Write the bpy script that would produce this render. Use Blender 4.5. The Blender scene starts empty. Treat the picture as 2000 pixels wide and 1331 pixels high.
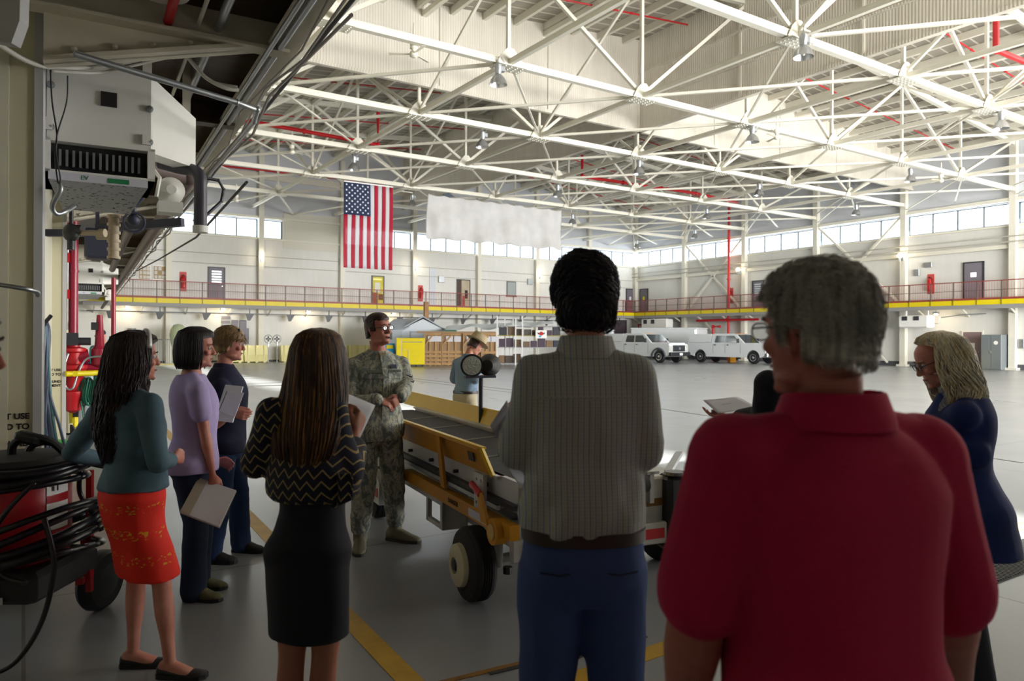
import bpy, math, random
import numpy as np
from mathutils import Vector, Matrix
rnd = random.Random(7)
COL = bpy.context.scene.collection
SC = bpy.context.scene
PI = math.pi
# ------------------------------------------------------------------ camera
F_PX, HOR, EYE, ROLL = 1446.0, 661.0, 1.62, .005
YAW = math.radians(33.45)
FW = Vector((math.sin(YAW), math.cos(YAW), 0)); RT = Vector((math.cos(YAW), -math.sin(YAW), 0))
cam_d = bpy.data.cameras.new('camera'); cam = bpy.data.objects.new('camera', cam_d); COL.objects.link(cam)
cam.location = (0, 0, EYE); cam.rotation_euler = (Matrix.Rotation(-YAW, 3, 'Z') @ Matrix.Rotation(PI/2, 3, 'X') @ Matrix.Rotation(ROLL, 3, 'Z')).to_euler()
cam_d.sensor_width = 36.0; cam_d.lens = 36.0*F_PX/2000.0
cam_d.shift_y = -(665.5-HOR)/2000.0
cam_d.clip_start = 0.05; cam_d.clip_end = 400
cam_d.dof.use_dof = True; cam_d.dof.focus_distance = 6.2; cam_d.dof.aperture_fstop = 3.5
SC.camera = cam
# ------------------------------------------------------------------ view, world, light
SC.view_settings.view_transform = 'Standard'; SC.view_settings.look = 'None'
SC.view_settings.gamma = 1.0; SC.view_settings.use_curve_mapping = False
SC.view_settings.exposure = 0.06
SC.cycles.use_denoising = True
SC.cycles.max_bounces = 7; SC.cycles.diffuse_bounces = 5; SC.cycles.glossy_bounces = 3
SC.cycles.transparent_max_bounces = 12; SC.cycles.transmission_bounces = 5
SC.cycles.sample_clamp_indirect = 4.0
SC.cycles.caustics_reflective = False; SC.cycles.caustics_refractive = False
world = bpy.data.worlds.new('world'); SC.world = world; world.use_nodes = True
bg = world.node_tree.nodes['Background']
bg.inputs[0].default_value = (0.86, 0.93, 1.0, 1); bg.inputs[1].default_value = 2.6
def area(name, loc, direction, sx, sy, power, color=(1, 1, 1)):
    l = bpy.data.lights.new(name, 'AREA'); l.shape = 'RECTANGLE'; l.size = sx; l.size_y = sy
    l.energy = power; l.color = color
    o = bpy.data.objects.new(name, l); COL.objects.link(o); o.location = loc
    o.rotation_euler = Vector(direction).to_track_quat('-Z', 'Y').to_euler()
    return o
# daylight that comes in through the open hangar door (south side) and the window bands
area('door_daylight', (30, -11.5, 5.0), (-.1, 1, 0.15), 30, 9.0, 18500, (1.0, 0.985, 0.96))
area('apron_bounce', (30, -11.3, 1.2), (-.1, .7, .7), 30, 2.2, 7500, (1.0, 0.98, 0.93))
area('window_daylight_right', (46.6, 20, 8.5), (-1, 0, 0), 58, 1.5, 2400, (.93, .97, 1.0))
area('window_daylight_back', (20, 50.1, 8.6), (0, -1, 0), 52, 1.5, 2200, (.93, .97, 1.0))
sun_d = bpy.data.lights.new('sun', 'SUN'); sun_d.energy = 70.0; sun_d.angle = math.radians(0.25); sun_d.color = (1.0, .95, .86)
sun = bpy.data.objects.new('sun', sun_d); COL.objects.link(sun)
sun.rotation_euler = Vector((-1, 0.0, -.2125)).to_track_quat('-Z', 'Y').to_euler()

# ------------------------------------------------------------------ coordinates
def CW(x, d, z=0.0):
    """right / forward metres from the tripod point -> world"""
    v = FW*d + RT*x
    return Vector((v.x, v.y, z))
def unroll(px, py):
    """photo pixel -> offsets from the principal point with the camera's slight roll taken out"""
    dx, dy = px-1000.0, py-HOR
    return dx+ROLL*dy, dy-ROLL*dx
def PX(px, py, d):
    x, y = unroll(px, py); return CW(x/F_PX*d, d, EYE-y/F_PX*d)
def FL(px, py):
    return PX(px, py, EYE*F_PX/unroll(px, py)[1])
def rp(px, py, z):
    return PX(px, py, (EYE-z)*F_PX/unroll(px, py)[1])
# ------------------------------------------------------------------ materials
MATS = {}
def srgb(c):
    if isinstance(c, str):
        c = tuple(int(c[i:i+2], 16)/255 for i in (0, 2, 4))
    return tuple((v/12.92 if v <= .04045 else ((v+.055)/1.055)**2.4) for v in c)+(1.0,)
def mat(name, color='cccccc', rough=.6, metal=0.0, var=0.0, vscale=4.0, bump=0.0, bscale=40.0, emit=0.0, spec=.5, color2=None, detail=4.0, sheen=0.0):
    if name in MATS: return MATS[name]
    m = bpy.data.materials.new(name); m.use_nodes = True
    nt = m.node_tree; b = nt.nodes['Principled BSDF']
    c = srgb(color); b.inputs['Base Color'].default_value = c
    b.inputs['Roughness'].default_value = rough; b.inputs['Metallic'].default_value = metal
    b.inputs['Specular IOR Level'].default_value = spec
    if sheen: b.inputs['Sheen Weight'].default_value = sheen
    tc = nt.nodes.new('ShaderNodeTexCoord')
    if var or color2:
        n = nt.nodes.new('ShaderNodeTexNoise'); n.inputs['Scale'].default_value = vscale; n.inputs['Detail'].default_value = detail
        nt.links.new(tc.outputs['Object'], n.inputs['Vector'])
        r = nt.nodes.new('ShaderNodeValToRGB'); r.color_ramp.elements[0].position = .3; r.color_ramp.elements[1].position = .7
        c2 = srgb(color2) if color2 else tuple(v*(1-var) for v in c[:3])+(1,)
        r.color_ramp.elements[0].color = c2; r.color_ramp.elements[1].color = c
        nt.links.new(n.outputs['Fac'], r.inputs['Fac']); nt.links.new(r.outputs['Color'], b.inputs['Base Color'])
    if bump:
        n2 = nt.nodes.new('ShaderNodeTexNoise'); n2.inputs['Scale'].default_value = bscale; n2.inputs['Detail'].default_value = 5
        nt.links.new(tc.outputs['Object'], n2.inputs['Vector'])
        bp = nt.nodes.new('ShaderNodeBump'); bp.inputs['Strength'].default_value = bump; bp.inputs['Distance'].default_value = .02
        nt.links.new(n2.outputs['Fac'], bp.inputs['Height']); nt.links.new(bp.outputs['Normal'], b.inputs['Normal'])
    if emit:
        b.inputs['Emission Color'].default_value = c; b.inputs['Emission Strength'].default_value = emit
    MATS[name] = m
    return m
class NG:
    """tiny node-graph helper on a fresh principled material"""
    def __init__(s, name, rough=.6, metal=0.0, spec=.5):
        s.m = bpy.data.materials.new(name); s.m.use_nodes = True; s.nt = s.m.node_tree
        s.b = s.nt.nodes['Principled BSDF']; s.b.inputs['Roughness'].default_value = rough; s.b.inputs['Metallic'].default_value = metal
        s.b.inputs['Specular IOR Level'].default_value = spec
        s.tc = s.nt.nodes.new('ShaderNodeTexCoord'); MATS[name] = s.m
        s.sep = None
    def link(s, a, b): s.nt.links.new(a, b)
    def xyz(s, k):
        if s.sep is None:
            s.sep = s.nt.nodes.new('ShaderNodeSeparateXYZ'); s.link(s.tc.outputs['Object'], s.sep.inputs[0])
        return s.sep.outputs[k]
    def math(s, op, a, b=None, c=None):
        n = s.nt.nodes.new('ShaderNodeMath'); n.operation = op
        for i, v in enumerate((a, b, c)):
            if v is None: continue
            if isinstance(v, (int, float)): n.inputs[i].default_value = v
            else: s.link(v, n.inputs[i])
        return n.outputs[0]
    def noise(s, scale, detail=4, vec=None, rough=.5, dist=0.0, stretch=None):
        n = s.nt.nodes.new('ShaderNodeTexNoise'); n.inputs['Scale'].default_value = scale; n.inputs['Detail'].default_value = detail
        n.inputs['Roughness'].default_value = rough; n.inputs['Distortion'].default_value = dist
        if stretch:
            mp = s.nt.nodes.new('ShaderNodeMapping'); mp.inputs['Scale'].default_value = stretch
            s.link(vec or s.tc.outputs['Object'], mp.inputs[0]); s.link(mp.outputs[0], n.inputs['Vector'])
        else: s.link(vec or s.tc.outputs['Object'], n.inputs['Vector'])
        return n.outputs['Fac']
    def ramp(s, f, stops, const=False):
        r = s.nt.nodes.new('ShaderNodeValToRGB'); cr = r.color_ramp
        if const: cr.interpolation = 'CONSTANT'
        while len(cr.elements) < len(stops): cr.elements.new(.5)
        for e, (p, c) in zip(cr.elements, stops):
            e.position = p; e.color = srgb(c) if isinstance(c, str) else (c, c, c, 1)
        s.link(f, r.inputs['Fac']); return r.outputs['Color']
    def mix(s, f, a, b, mode='MIX'):
        n = s.nt.nodes.new('ShaderNodeMix'); n.data_type = 'RGBA'; n.blend_type = mode
        for i, v in ((0, f), (6, a), (7, b)):
            if isinstance(v, (int, float)): n.inputs[i].default_value = v
            elif isinstance(v, str): n.inputs[i].default_value = srgb(v)
            else: s.link(v, n.inputs[i])
        return n.outputs[2]
    def color(s, c):
        if isinstance(c, str): s.b.inputs['Base Color'].default_value = srgb(c)
        else: s.link(c, s.b.inputs['Base Color'])
    def bump(s, h, strength=.3, dist=.02):
        bp = s.nt.nodes.new('ShaderNodeBump'); bp.inputs['Strength'].default_value = strength; bp.inputs['Distance'].default_value = dist
        s.link(h, bp.inputs['Height']); s.link(bp.outputs['Normal'], s.b.inputs['Normal'])

# ------------------------------------------------------------------ mesh builder
def frame_from(d, up=None):
    d = Vector(d).normalized()
    u = Vector(up) if up is not None else (Vector((0, 0, 1)) if abs(d.z) < .95 else Vector((0, 1, 0)))
    a = u.cross(d)
    if a.length < 1e-5: a = Vector((1, 0, 0)).cross(d)
    a.normalize(); b = d.cross(a).normalized()
    return a, b, d          # a = sideways, b = 'up', d = along
class MB:
    def __init__(s, xf=None): s.v = []; s.f = []; s.xf = xf
    def add(s, vs, fs):
        n = len(s.v)
        for p in vs:
            p = Vector(p); s.v.append(s.xf @ p if s.xf is not None else p)
        for f in fs: s.f.append([i+n for i in f])
        return s
    def box(s, c, size, rot=None, bevel=0.0):
        x, y, z = size[0]/2, size[1]/2, size[2]/2; c = Vector(c)
        R = rot.to_3x3() if rot is not None else None
        vs = []
        if bevel <= 0:
            for i in (-1, 1):
                for j in (-1, 1):
                    for k in (-1, 1): vs.append(Vector((i*x, j*y, k*z)))
            fs = [(0, 1, 3, 2), (4, 6, 7, 5), (0, 4, 5, 1), (2, 3, 7, 6), (0, 2, 6, 4), (1, 5, 7, 3)]
        else:
            b = min(bevel, x*.99, y*.99, z*.99)
            prof = [(-x+b, -y), (x-b, -y), (x, -y+b), (x, y-b), (x-b, y), (-x+b, y), (-x, y-b), (-x, -y+b)]
            prof2 = [(px*(x-b)/x, py*(y-b)/y) for px, py in prof]
            for pr, zz in ((prof2, -z), (prof, -z+b), (prof, z-b), (prof2, z)):
                for px, py in pr: vs.append(Vector((px, py, zz)))
            fs = [tuple(range(7, -1, -1)), tuple(range(24, 32))]
            for r in range(3):
                for i in range(8):
                    j = (i+1) % 8; fs.append((r*8+i, r*8+j, r*8+8+j, r*8+8+i))
        if R is not None: vs = [R @ p for p in vs]
        return s.add([p+c for p in vs], fs)
    def box2(s, p0, p1, bevel=0.0):
        p0 = Vector(p0); p1 = Vector(p1)
        return s.box((p0+p1)/2, [abs(a) for a in (p1-p0)], None, bevel)
    def bar(s, p0, p1, w, h, up=None):
        p0 = Vector(p0); p1 = Vector(p1); a, b, d = frame_from(p1-p0, up)
        vs = [p+a*i*w/2+b*j*h/2 for p in (p0, p1) for i, j in ((-1, -1), (1, -1), (1, 1), (-1, 1))]
        return s.add(vs, [(3, 2, 1, 0), (4, 5, 6, 7), (0, 1, 5, 4), (1, 2, 6, 5), (2, 3, 7, 6), (3, 0, 4, 7)])
    def loft(s, rings, cap=True):
        n = len(rings[0]); vs = [p for r in rings for p in r]; fs = []
        for k in range(len(rings)-1):
            for i in range(n):
                j = (i+1) % n; fs.append((k*n+i, k*n+j, (k+1)*n+j, (k+1)*n+i))
        if cap:
            fs.append(tuple(range(n-1, -1, -1))); m = (len(rings)-1)*n; fs.append(tuple(range(m, m+n)))
        return s.add(vs, fs)
    def cyl(s, p0, p1, r0, r1=None, n=12, cap=True):
        r1 = r0 if r1 is None else r1
        p0 = Vector(p0); p1 = Vector(p1); a, b, d = frame_from(p1-p0)
        return s.loft([[p+(a*math.cos(2*PI*i/n)+b*math.sin(2*PI*i/n))*r for i in range(n)] for p, r in ((p0, r0), (p1, r1))], cap)
    def lathe(s, c, axis, prof, n=24, cap=True):
        """prof: list of (along, radius)"""
        c = Vector(c); a, b, d = frame_from(axis)
        return s.loft([[c+d*t+(a*math.cos(2*PI*i/n)+b*math.sin(2*PI*i/n))*max(r, 1e-4) for i in range(n)] for t, r in prof], cap)
    def tube(s, pts, r, n=8, ry=None, up=None):
        pts = [Vector(p) for p in pts]; m = len(pts); rings = []
        rr = r if isinstance(r, (list, tuple)) else [r]*m
        prev = None
        for i, p in enumerate(pts):
            d = (pts[min(i+1, m-1)]-pts[max(i-1, 0)])
            if d.length < 1e-9: d = Vector((0, 0, 1))
            d.normalize()
            if prev is None: a, b, _ = frame_from(d, up)
            else:
                a = prev - d*prev.dot(d)
                if a.length < 1e-6: a, b, _ = frame_from(d, up)
                a.normalize(); b = d.cross(a)
            prev = a
            k = 1.0 if ry is None else ry
            rings.append([p+a*math.cos(2*PI*j/n)*rr[i]+b*math.sin(2*PI*j/n)*rr[i]*k for j in range(n)])
        return s.loft(rings)
    def ball(s, c, r, n=14, m=9, rot=None):
        c = Vector(c); r = Vector(r if hasattr(r, '__len__') else (r, r, r)); rings = []
        for k in range(m+1):
            t = PI*k/m*.994+.003*PI
            ring = [Vector((math.sin(t)*math.cos(2*PI*i/n)*r.x, math.sin(t)*math.sin(2*PI*i/n)*r.y, -math.cos(t)*r.z)) for i in range(n)]
            if rot is not None: ring = [rot @ p for p in ring]
            rings.append([p+c for p in ring])
        return s.loft(rings)
    def prism(s, poly, off):
        """poly: list of 3D points (planar), extruded by vector off"""
        off = Vector(off); poly = [Vector(p) for p in poly]; n = len(poly)
        fs = [tuple(range(n-1, -1, -1)), tuple(range(n, 2*n))]
        for i in range(n):
            j = (i+1) % n; fs.append((i, j, n+j, n+i))
        return s.add(poly+[p+off for p in poly], fs)
    def grid(s, fn, nu, nv, thick=None):
        vs = [fn(i/(nu-1), j/(nv-1)) for j in range(nv) for i in range(nu)]
        fs = [(j*nu+i, j*nu+i+1, (j+1)*nu+i+1, (j+1)*nu+i) for j in range(nv-1) for i in range(nu-1)]
        return s.add(vs, fs)
    def mesh(s, name):
        me = bpy.data.meshes.new(name); me.from_pydata([tuple(p) for p in s.v], [], s.f); me.update(); return me
    def build(s, name, m, parent=None, smooth=False, fix=True):
        me = s.mesh(name)
        if fix:
            import bmesh
            bm = bmesh.new(); bm.from_mesh(me); bmesh.ops.recalc_face_normals(bm, faces=bm.faces); bm.to_mesh(me); bm.free()
        if smooth: smooth_mesh(me, smooth)
        o = bpy.data.objects.new(name, me); COL.objects.link(o)
        if m is not None: me.materials.append(m)
        if parent is not None: o.parent = parent
        return o
def smooth_mesh(me, ang=True):
    me.polygons.foreach_set('use_smooth', [True]*len(me.polygons))
    if ang is not True:
        import bmesh
        bm = bmesh.new(); bm.from_mesh(me)
        for e in bm.edges:
            if len(e.link_faces) == 2 and e.calc_face_angle(0) > math.radians(ang): e.smooth = False
        bm.to_mesh(me); bm.free()
def tag(o, label=None, cat=None, group=None, kind=None):
    if label: o['label'] = label
    if cat: o['category'] = cat
    if group: o['group'] = group
    if kind: o['kind'] = kind
    return o
def thing(name, label, cat, loc=(0, 0, 0), rot=0.0, group=None, kind=None):
    o = bpy.data.objects.new(name, None); COL.objects.link(o); o.location = loc; o.rotation_euler = (0, 0, rot)
    o.empty_display_size = .1
    return tag(o, label, cat, group, kind)
def struct(o): o['kind'] = 'structure'; return o
def kids(o): return [c for c in bpy.data.objects if c.parent == o]
def copy_tree(o, parent=None, children=None):
    if children is None:
        children = {}
        for c in bpy.data.objects:
            if c.parent is not None: children.setdefault(c.parent.name, []).append(c)
    c = o.copy(); COL.objects.link(c)
    if parent is not None: c.parent = parent; c.matrix_parent_inverse = o.matrix_parent_inverse
    for ch in children.get(o.name, []): copy_tree(ch, c, children)
    return c
def text_obj(body, size, m, name, parent=None, extrude=.001, bold=0.0, align='CENTER'):
    cu = bpy.data.curves.new(name, 'FONT'); cu.body = body; cu.size = size; cu.extrude = extrude; cu.align_x = align; cu.align_y = 'CENTER'; cu.offset = bold
    t = bpy.data.objects.new(name, cu); COL.objects.link(t)
    dg = bpy.context.evaluated_depsgraph_get(); me = bpy.data.meshes.new_from_object(t.evaluated_get(dg))
    bpy.data.objects.remove(t); o = bpy.data.objects.new(name, me); COL.objects.link(o); me.materials.clear(); me.materials.append(m)
    if parent is not None: o.parent = parent
    return o
def remeshed(mb, voxel, smooth=6, fn=None):
    """closed shapes of mb grown together into one skin"""
    me = mb.mesh('tmp'); import bmesh
    bm = bmesh.new(); bm.from_mesh(me); bmesh.ops.recalc_face_normals(bm, faces=bm.faces); bm.to_mesh(me); bm.free()
    o = bpy.data.objects.new('tmp', me); COL.objects.link(o)
    r = o.modifiers.new('r', 'REMESH'); r.mode = 'VOXEL'; r.voxel_size = voxel; r.adaptivity = 0
    if smooth:
        sm = o.modifiers.new('s', 'SMOOTH'); sm.iterations = smooth; sm.factor = .5
    dg = bpy.context.evaluated_depsgraph_get(); out = bpy.data.meshes.new_from_object(o.evaluated_get(dg))
    bpy.data.objects.remove(o); bpy.data.meshes.remove(me)
    if fn is not None:
        n = len(out.vertices); co = np.empty(n*3); out.vertices.foreach_get('co', co); co = co.reshape(-1, 3)
        no = np.empty(n*3); out.vertex_normals.foreach_get('vector', no); no = no.reshape(-1, 3)
        co = fn(co, no); out.vertices.foreach_set('co', co.ravel()); out.update()
    out.polygons.foreach_set('use_smooth', [True]*len(out.polygons)); out.materials.clear()
    return out
def obj(name, me, m, parent=None):
    o = bpy.data.objects.new(name, me); COL.objects.link(o); me.materials.append(m); me.name = name
    if parent is not None: o.parent = parent
    return o
# ================================================================== hangar shell
XW, YW = 45.9, 49.4          # right wall, back wall
XC = [1.9+5.5*i for i in range(9)]            # column lines along the back wall (x)
XT = [1.3+5.5*i for i in range(9)]            # truss nodes (x)
YC = [49.4-6.1*i for i in range(7, 0, -1)]    # column lines along the right wall (y)
ZR, XR = 15.05, 23.3
def wx(y): return math.tan(math.radians(33.45-30.04))*y-.42   # left wall line
def roof_z(x): return ZR-.095*abs(x-XR)
# --- materials
g = NG('wall_paint', .75)
n = g.noise(.35, 5); n2 = g.noise(6, 3, stretch=(1, 1, .15))
c = g.ramp(n, [(.3, 'd6d6d2'), (.7, 'e2e2df')]); c = g.mix(g.math('MULTIPLY', n2, .22), c, 'a9a59a'); g.color(c)
brick = g.math('FRACT', g.math('MULTIPLY', g.xyz(2), 2.5)); g.bump(g.math('LESS_THAN', brick, .06), .15, .01)
M_WALL = g.m
M_WALLG = mat('upper_wall_panel', 'cdd1d9', .7, var=.05, vscale=.6)
M_STEEL = mat('white_painted_steel', 'dfdccf', .55, var=.05, vscale=3)
M_STEEL2 = mat('cream_painted_steel', 'd5d1bd', .55, var=.08, vscale=2)
g = NG('corrugated_panel', .6)
w = g.math('SINE', g.math('MULTIPLY', g.math('ADD', g.xyz(0), g.xyz(1)), 60.0))
c = g.ramp(g.noise(.8, 4, stretch=(3, 3, .3)), [(.3, 'd9d4c8'), (.75, 'e6e1d6')]); c = g.mix(g.ramp(w, [(.0, .0), (1, .12)]), c, 'b5aea0'); g.color(c); g.bump(w, .35, .02)
M_CORR = g.m
g = NG('roof_deck_panels', .7)
sx = g.math('FRACT', g.math('MULTIPLY', g.xyz(1), 1.65)); seam = g.math('LESS_THAN', sx, .13)
blk = g.noise(1.0, 2, stretch=(.5, 1.2, 1)); c = g.ramp(blk, [(.3, '8f8a80'), (.7, 'a9a296')]); c = g.mix(seam, c, 'd8d3c6'); g.color(c)
M_DECK = g.m
g = NG('concrete_floor', .3, spec=.6)
base = g.ramp(g.noise(.22, 6, rough=.65), [(.25, '84878d'), (.5, '92959a'), (.78, '9ea1a6')])
st = g.ramp(g.noise(.9, 7, rough=.6, dist=.3), [(.35, .0), (.8, .35)]); c = g.mix(st, base, '7c7b78')
jx = g.math('LESS_THAN', g.math('FRACT', g.math('MULTIPLY', g.xyz(0), 1/5.15)), .0035); jy = g.math('LESS_THAN', g.math('FRACT', g.math('MULTIPLY', g.xyz(1), 1/5.4)), .0035)
c = g.mix(g.math('MULTIPLY', g.math('MAXIMUM', jx, jy), .7), c, '55524e'); g.color(c)
g.link(g.math('ADD', .24, g.math('MULTIPLY', g.noise(.7, 2), .12)), g.b.inputs['Roughness'])
M_FLOOR = g.m
M_YEL = mat('yellow_paint', 'dcc800', .5, var=.06, vscale=3)
M_YELLINE = mat('yellow_floor_paint', 'c79c1a', .5, var=.25, vscale=6)
M_MULL = mat('window_mullion', '4f5d66', .5)
M_REDB = mat('red_brown_rail', '8a3a34', .5)
M_RAILD = mat('dark_rail_post', '5a5048', .5)
M_RED = mat('fire_pipe_red', 'b5121c', .4)
M_DARK = mat('dark_metal', '2a2b30', .45)
M_BLACK = mat('black_rubber', '17171a', .6)
M_GREYD = mat('grey_door_paint', '6a6670', .5)
M_BROWND = mat('brown_door_paint', '5b3d3c', .5)
M_CHROME = mat('chrome', 'd8d8d8', .15, 1.0)
M_GALV = mat('galvanised_steel', 'a9adb1', .35, .8, var=.1, vscale=8)
M_ALU = mat('spun_aluminium', 'c9ccd0', .28, .9)
M_WHITE = mat('white_paint', 'e8e8e6', .4)
M_PAPER = mat('white_paper', 'c9c9d2', .8)
m = bpy.data.materials.new('window_glass'); m.use_nodes = True; nt = m.node_tree; nt.nodes.clear()
out = nt.nodes.new('ShaderNodeOutputMaterial'); tr = nt.nodes.new('ShaderNodeBsdfTransparent'); tr.inputs[0].default_value = (.95, .97, .97, 1)
gl = nt.nodes.new('ShaderNodeBsdfGlossy'); gl.inputs['Roughness'].default_value = .1
mx = nt.nodes.new('ShaderNodeMixShader'); mx.inputs[0].default_value = .06; nt.links.new(tr.outputs[0], mx.inputs[1]); nt.links.new(gl.outputs[0], mx.inputs[2]); nt.links.new(mx.outputs[0], out.inputs[0])
M_GLASS = m
# --- floor and ground outside the door
struct(MB().box2((-30, -12, -.3), (XW+.6, YW+.6, 0)).build('floor', M_FLOOR))
M_APRON = mat('concrete_apron', 'bdb9ae', .8, var=.1, vscale=.3)
o = MB().box2((-60, -75, -.4), (100, -12, -.02)).build('floor_apron', M_APRON); struct(o)
# floor markings and grate
def strip(name, a, b, w, m, z=.003):
    mb = MB(); mb.bar((a.x, a.y, z-.002), (b.x, b.y, z-.002), w, .004, (0, 0, 1)); return struct(mb.build(name, m))
a0 = FL(800, 1331); a1 = FL(480, 1003); dr = (a1-a0).normalized()
strip('trim_1', a0-dr*3, a1+dr*28, .12, M_YELLINE)
b0 = FL(1110, 1331); b1 = FL(1990, 1030); dr = (b1-b0).normalized()
strip('trim_2', b0-dr*1.0, b1+dr*30, .12, M_YELLINE, .0035)
for k, (q0, q1, w) in enumerate([((785, 737), (1240, 790), .12), ((785, 741), (1240, 797), .05), ((1700, 716), (2000, 726), .15), ((1290, 799), (2000, 905), .04)]):
    strip('trim_%d' % (k+3), FL(*q0), FL(*q1), w, mat('floor_track', '5e5f62', .4), .004)
g0, g1 = FL(1760, 1165), FL(2080, 1058); mb = MB(); gd = (g1-g0).normalized(); gs = Vector((gd.y, -gd.x, 0)); L = (g1-g0).length
mb.bar(g0+Vector((0, 0, .003)), g1+Vector((0, 0, .003)), .42, .004, (0, 0, 1)); gp = thing('drain_grate', 'long dark metal drain grate set in the floor beside the yellow line', 'grate', g0)
o = mb.build('tray', M_BLACK); o.parent = gp; o.matrix_parent_inverse = Matrix.Translation(-g0)
mb = MB()
for i in range(int(L/.035)): p = gd*(i*.035)+Vector((0, 0, .008)); mb.bar(p-gs*.2, p+gs*.2, .012, .008)
tag(mb.build('slats', M_DARK, gp), kind='stuff')
# oil-dark floor crack
mb = MB(); pts = [FL(955, 1318), FL(1040, 1297), FL(1120, 1290), FL(1175, 1262), FL(1260, 1243)]
for i in range(4): mb.bar(pts[i]+Vector((0, 0, .003)), pts[i+1]+Vector((0, 0, .003)), .03+.02*(i % 2), .003, (0, 0, 1))
struct(mb.build('trim_7', mat('dark_joint_filler', '33302d', .5)))

for k in range(3): q = [FL(840, 1340), FL(990, 1303), FL(1105, 1278), FL(1170, 1252)]; strip('trim_%d' % (11+k), q[k], q[k+1], .035, mat('worn_orange_line', '9a6a20', .6, var=.5, vscale=12), .004)
# --- walls with window openings
WZ0, WZ1 = 8.09, 9.1
def wall_strips(name, axis, fixed, a, b, solid):
    """axis 'x': wall runs along x at y=fixed. solid: list of (from,to) spans closed at window height"""
    mb = MB(); mu = MB()
    def bx(m, u0, u1, z0, z1):
        if axis == 'x': m.box2((u0, fixed, z0), (u1, fixed+.3, z1))
        else: m.box2((fixed, u0, z0), (fixed+.3, u1, z1))
    bx(mb, a, b, 0, WZ0); bx(mu, a, b, WZ1+.22, 15.6)
    for s0, s1 in solid: bx(mb, s0, s1, WZ0, WZ1+.22)
    o = struct(mb.build(name, M_WALL)); struct(mu.build(name+'_upper', M_WALLG)); return o
wall_strips('wall_back', 'x', YW, -26, XW+.3, [(-26, 1.9), (14.35, 18.4)])
wall_strips('wall_right', 'y', XW, -12, YW, [])
# wall behind and to the left of the camera
e = Vector((-math.sin(math.radians(30.04)), math.cos(math.radians(30.04)), 0)); nn = Vector((math.cos(math.radians(30.04)), math.sin(math.radians(30.04)), 0))
def LM(s, t, z=0.0):
    """mezzanine frame: s along the mezzanine, t to its right, from the camera point"""
    v = e*s+nn*t; return CW(v.x, v.y, z)
struct(MB().prism([LM(5.7, -.42), LM(54.5, -.42), LM(54.5, -.9), LM(5.7, -.9)], (0, 0, 13)).build('wall_left', M_STEEL2))
struct(MB().prism([LM(-2.2, -1.9), LM(5.7, -1.9), LM(5.7, -2.2), LM(-2.5, -2.2)], (0, 0, 13)).build('wall_alcove', M_STEEL2))
struct(MB().prism([LM(-2.2, -2.2), LM(-2.2, 5.4), LM(-2.5, 5.4), LM(-2.5, -2.2)], (0, 0, 14)).build('wall_near', M_WALL))
q0 = LM(-2.2, 5.4)
struct(MB().prism([q0, (q0.x, q0.y-.3, 0), (13, -1.1, 0), (13, -.8, 0)], (0, 0, 15.3)).build('wall_light_partition', M_WALL))  # unseen partition, added to keep direct door daylight off the near group
struct(MB().box2((12.7, -12, 0), (13, -1.1, 15.3)).build('wall_partition_end', M_WALL))  # unseen return of the added partition, closing it toward the door
struct(MB().box2((XW+.3, -12, 9.3), (XW+4.36, YW, 9.5)).build('trim_45', M_WALL))  # unseen overhang outside, added to narrow the sun band on the floor
struct(MB().box2((8, -12.3, 9.2), (XW+.3, -12, 15.6)).build('wall_front', M_WALL))
# roof: two slopes
mb = MB()
for x0, x1 in ((-12, XR), (XR, XW+.3)): mb.prism([(x0, -12, roof_z(x0)), (x1, -12, roof_z(x1)), (x1, -12, roof_z(x1)+.25), (x0, -12, roof_z(x0)+.25)], (0, YW+12.3, 0))
ceil_o = struct(mb.build('ceiling', M_DECK))
for i in range(32):
    x = .6+i*1.43
    struct(MB().box2((x-.07, -11, roof_z(x)-.3), (x+.07, YW, roof_z(x)-.01)).build('purlin', M_STEEL, ceil_o))
# draft curtains of ribbed sheet
def curtain_x(y, x0, x1, zb):
    mb = MB(); pts = [(x0, y, zb), (x1, y, zb), (x1, y, roof_z(x1)+.05)]
    if x0 < XR < x1: pts.append((XR, y, ZR+.05))
    pts.append((x0, y, roof_z(x0)+.05)); mb.prism(pts, (0, .08, 0)); mb.box2((x0, y-.05, zb-.1), (x1, y+.12, zb+.02))
    for x in range(int(x0)+2, int(x1), 5): mb.box2((x-.06, y-.04, zb), (x+.06, y, roof_z(x)-.1))
    return mb
struct(curtain_x(24.6, 1.2, XW, 11.0).build('trim_8', M_CORR))
XQ = 23.05; mb = MB(); mb.box2((XQ, 24.72, 11.0), (XQ+.08, YW, 15.02)).box2((XQ, -11, 11.0), (XQ+.08, 24.55, 15.02))
for y in range(-6, 24, 5): mb.box2((XQ-.06, y-.06, 11), (XQ, y+.06, 15))
for z in (12.2, 13.5): mb.box2((XQ-.1, -11, z-.04), (XQ, YW, z+.04))
mb.box2((XQ-.07, -11, 10.9), (XQ+.15, YW, 11.02)); struct(mb.build('trim_9', M_CORR))

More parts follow.
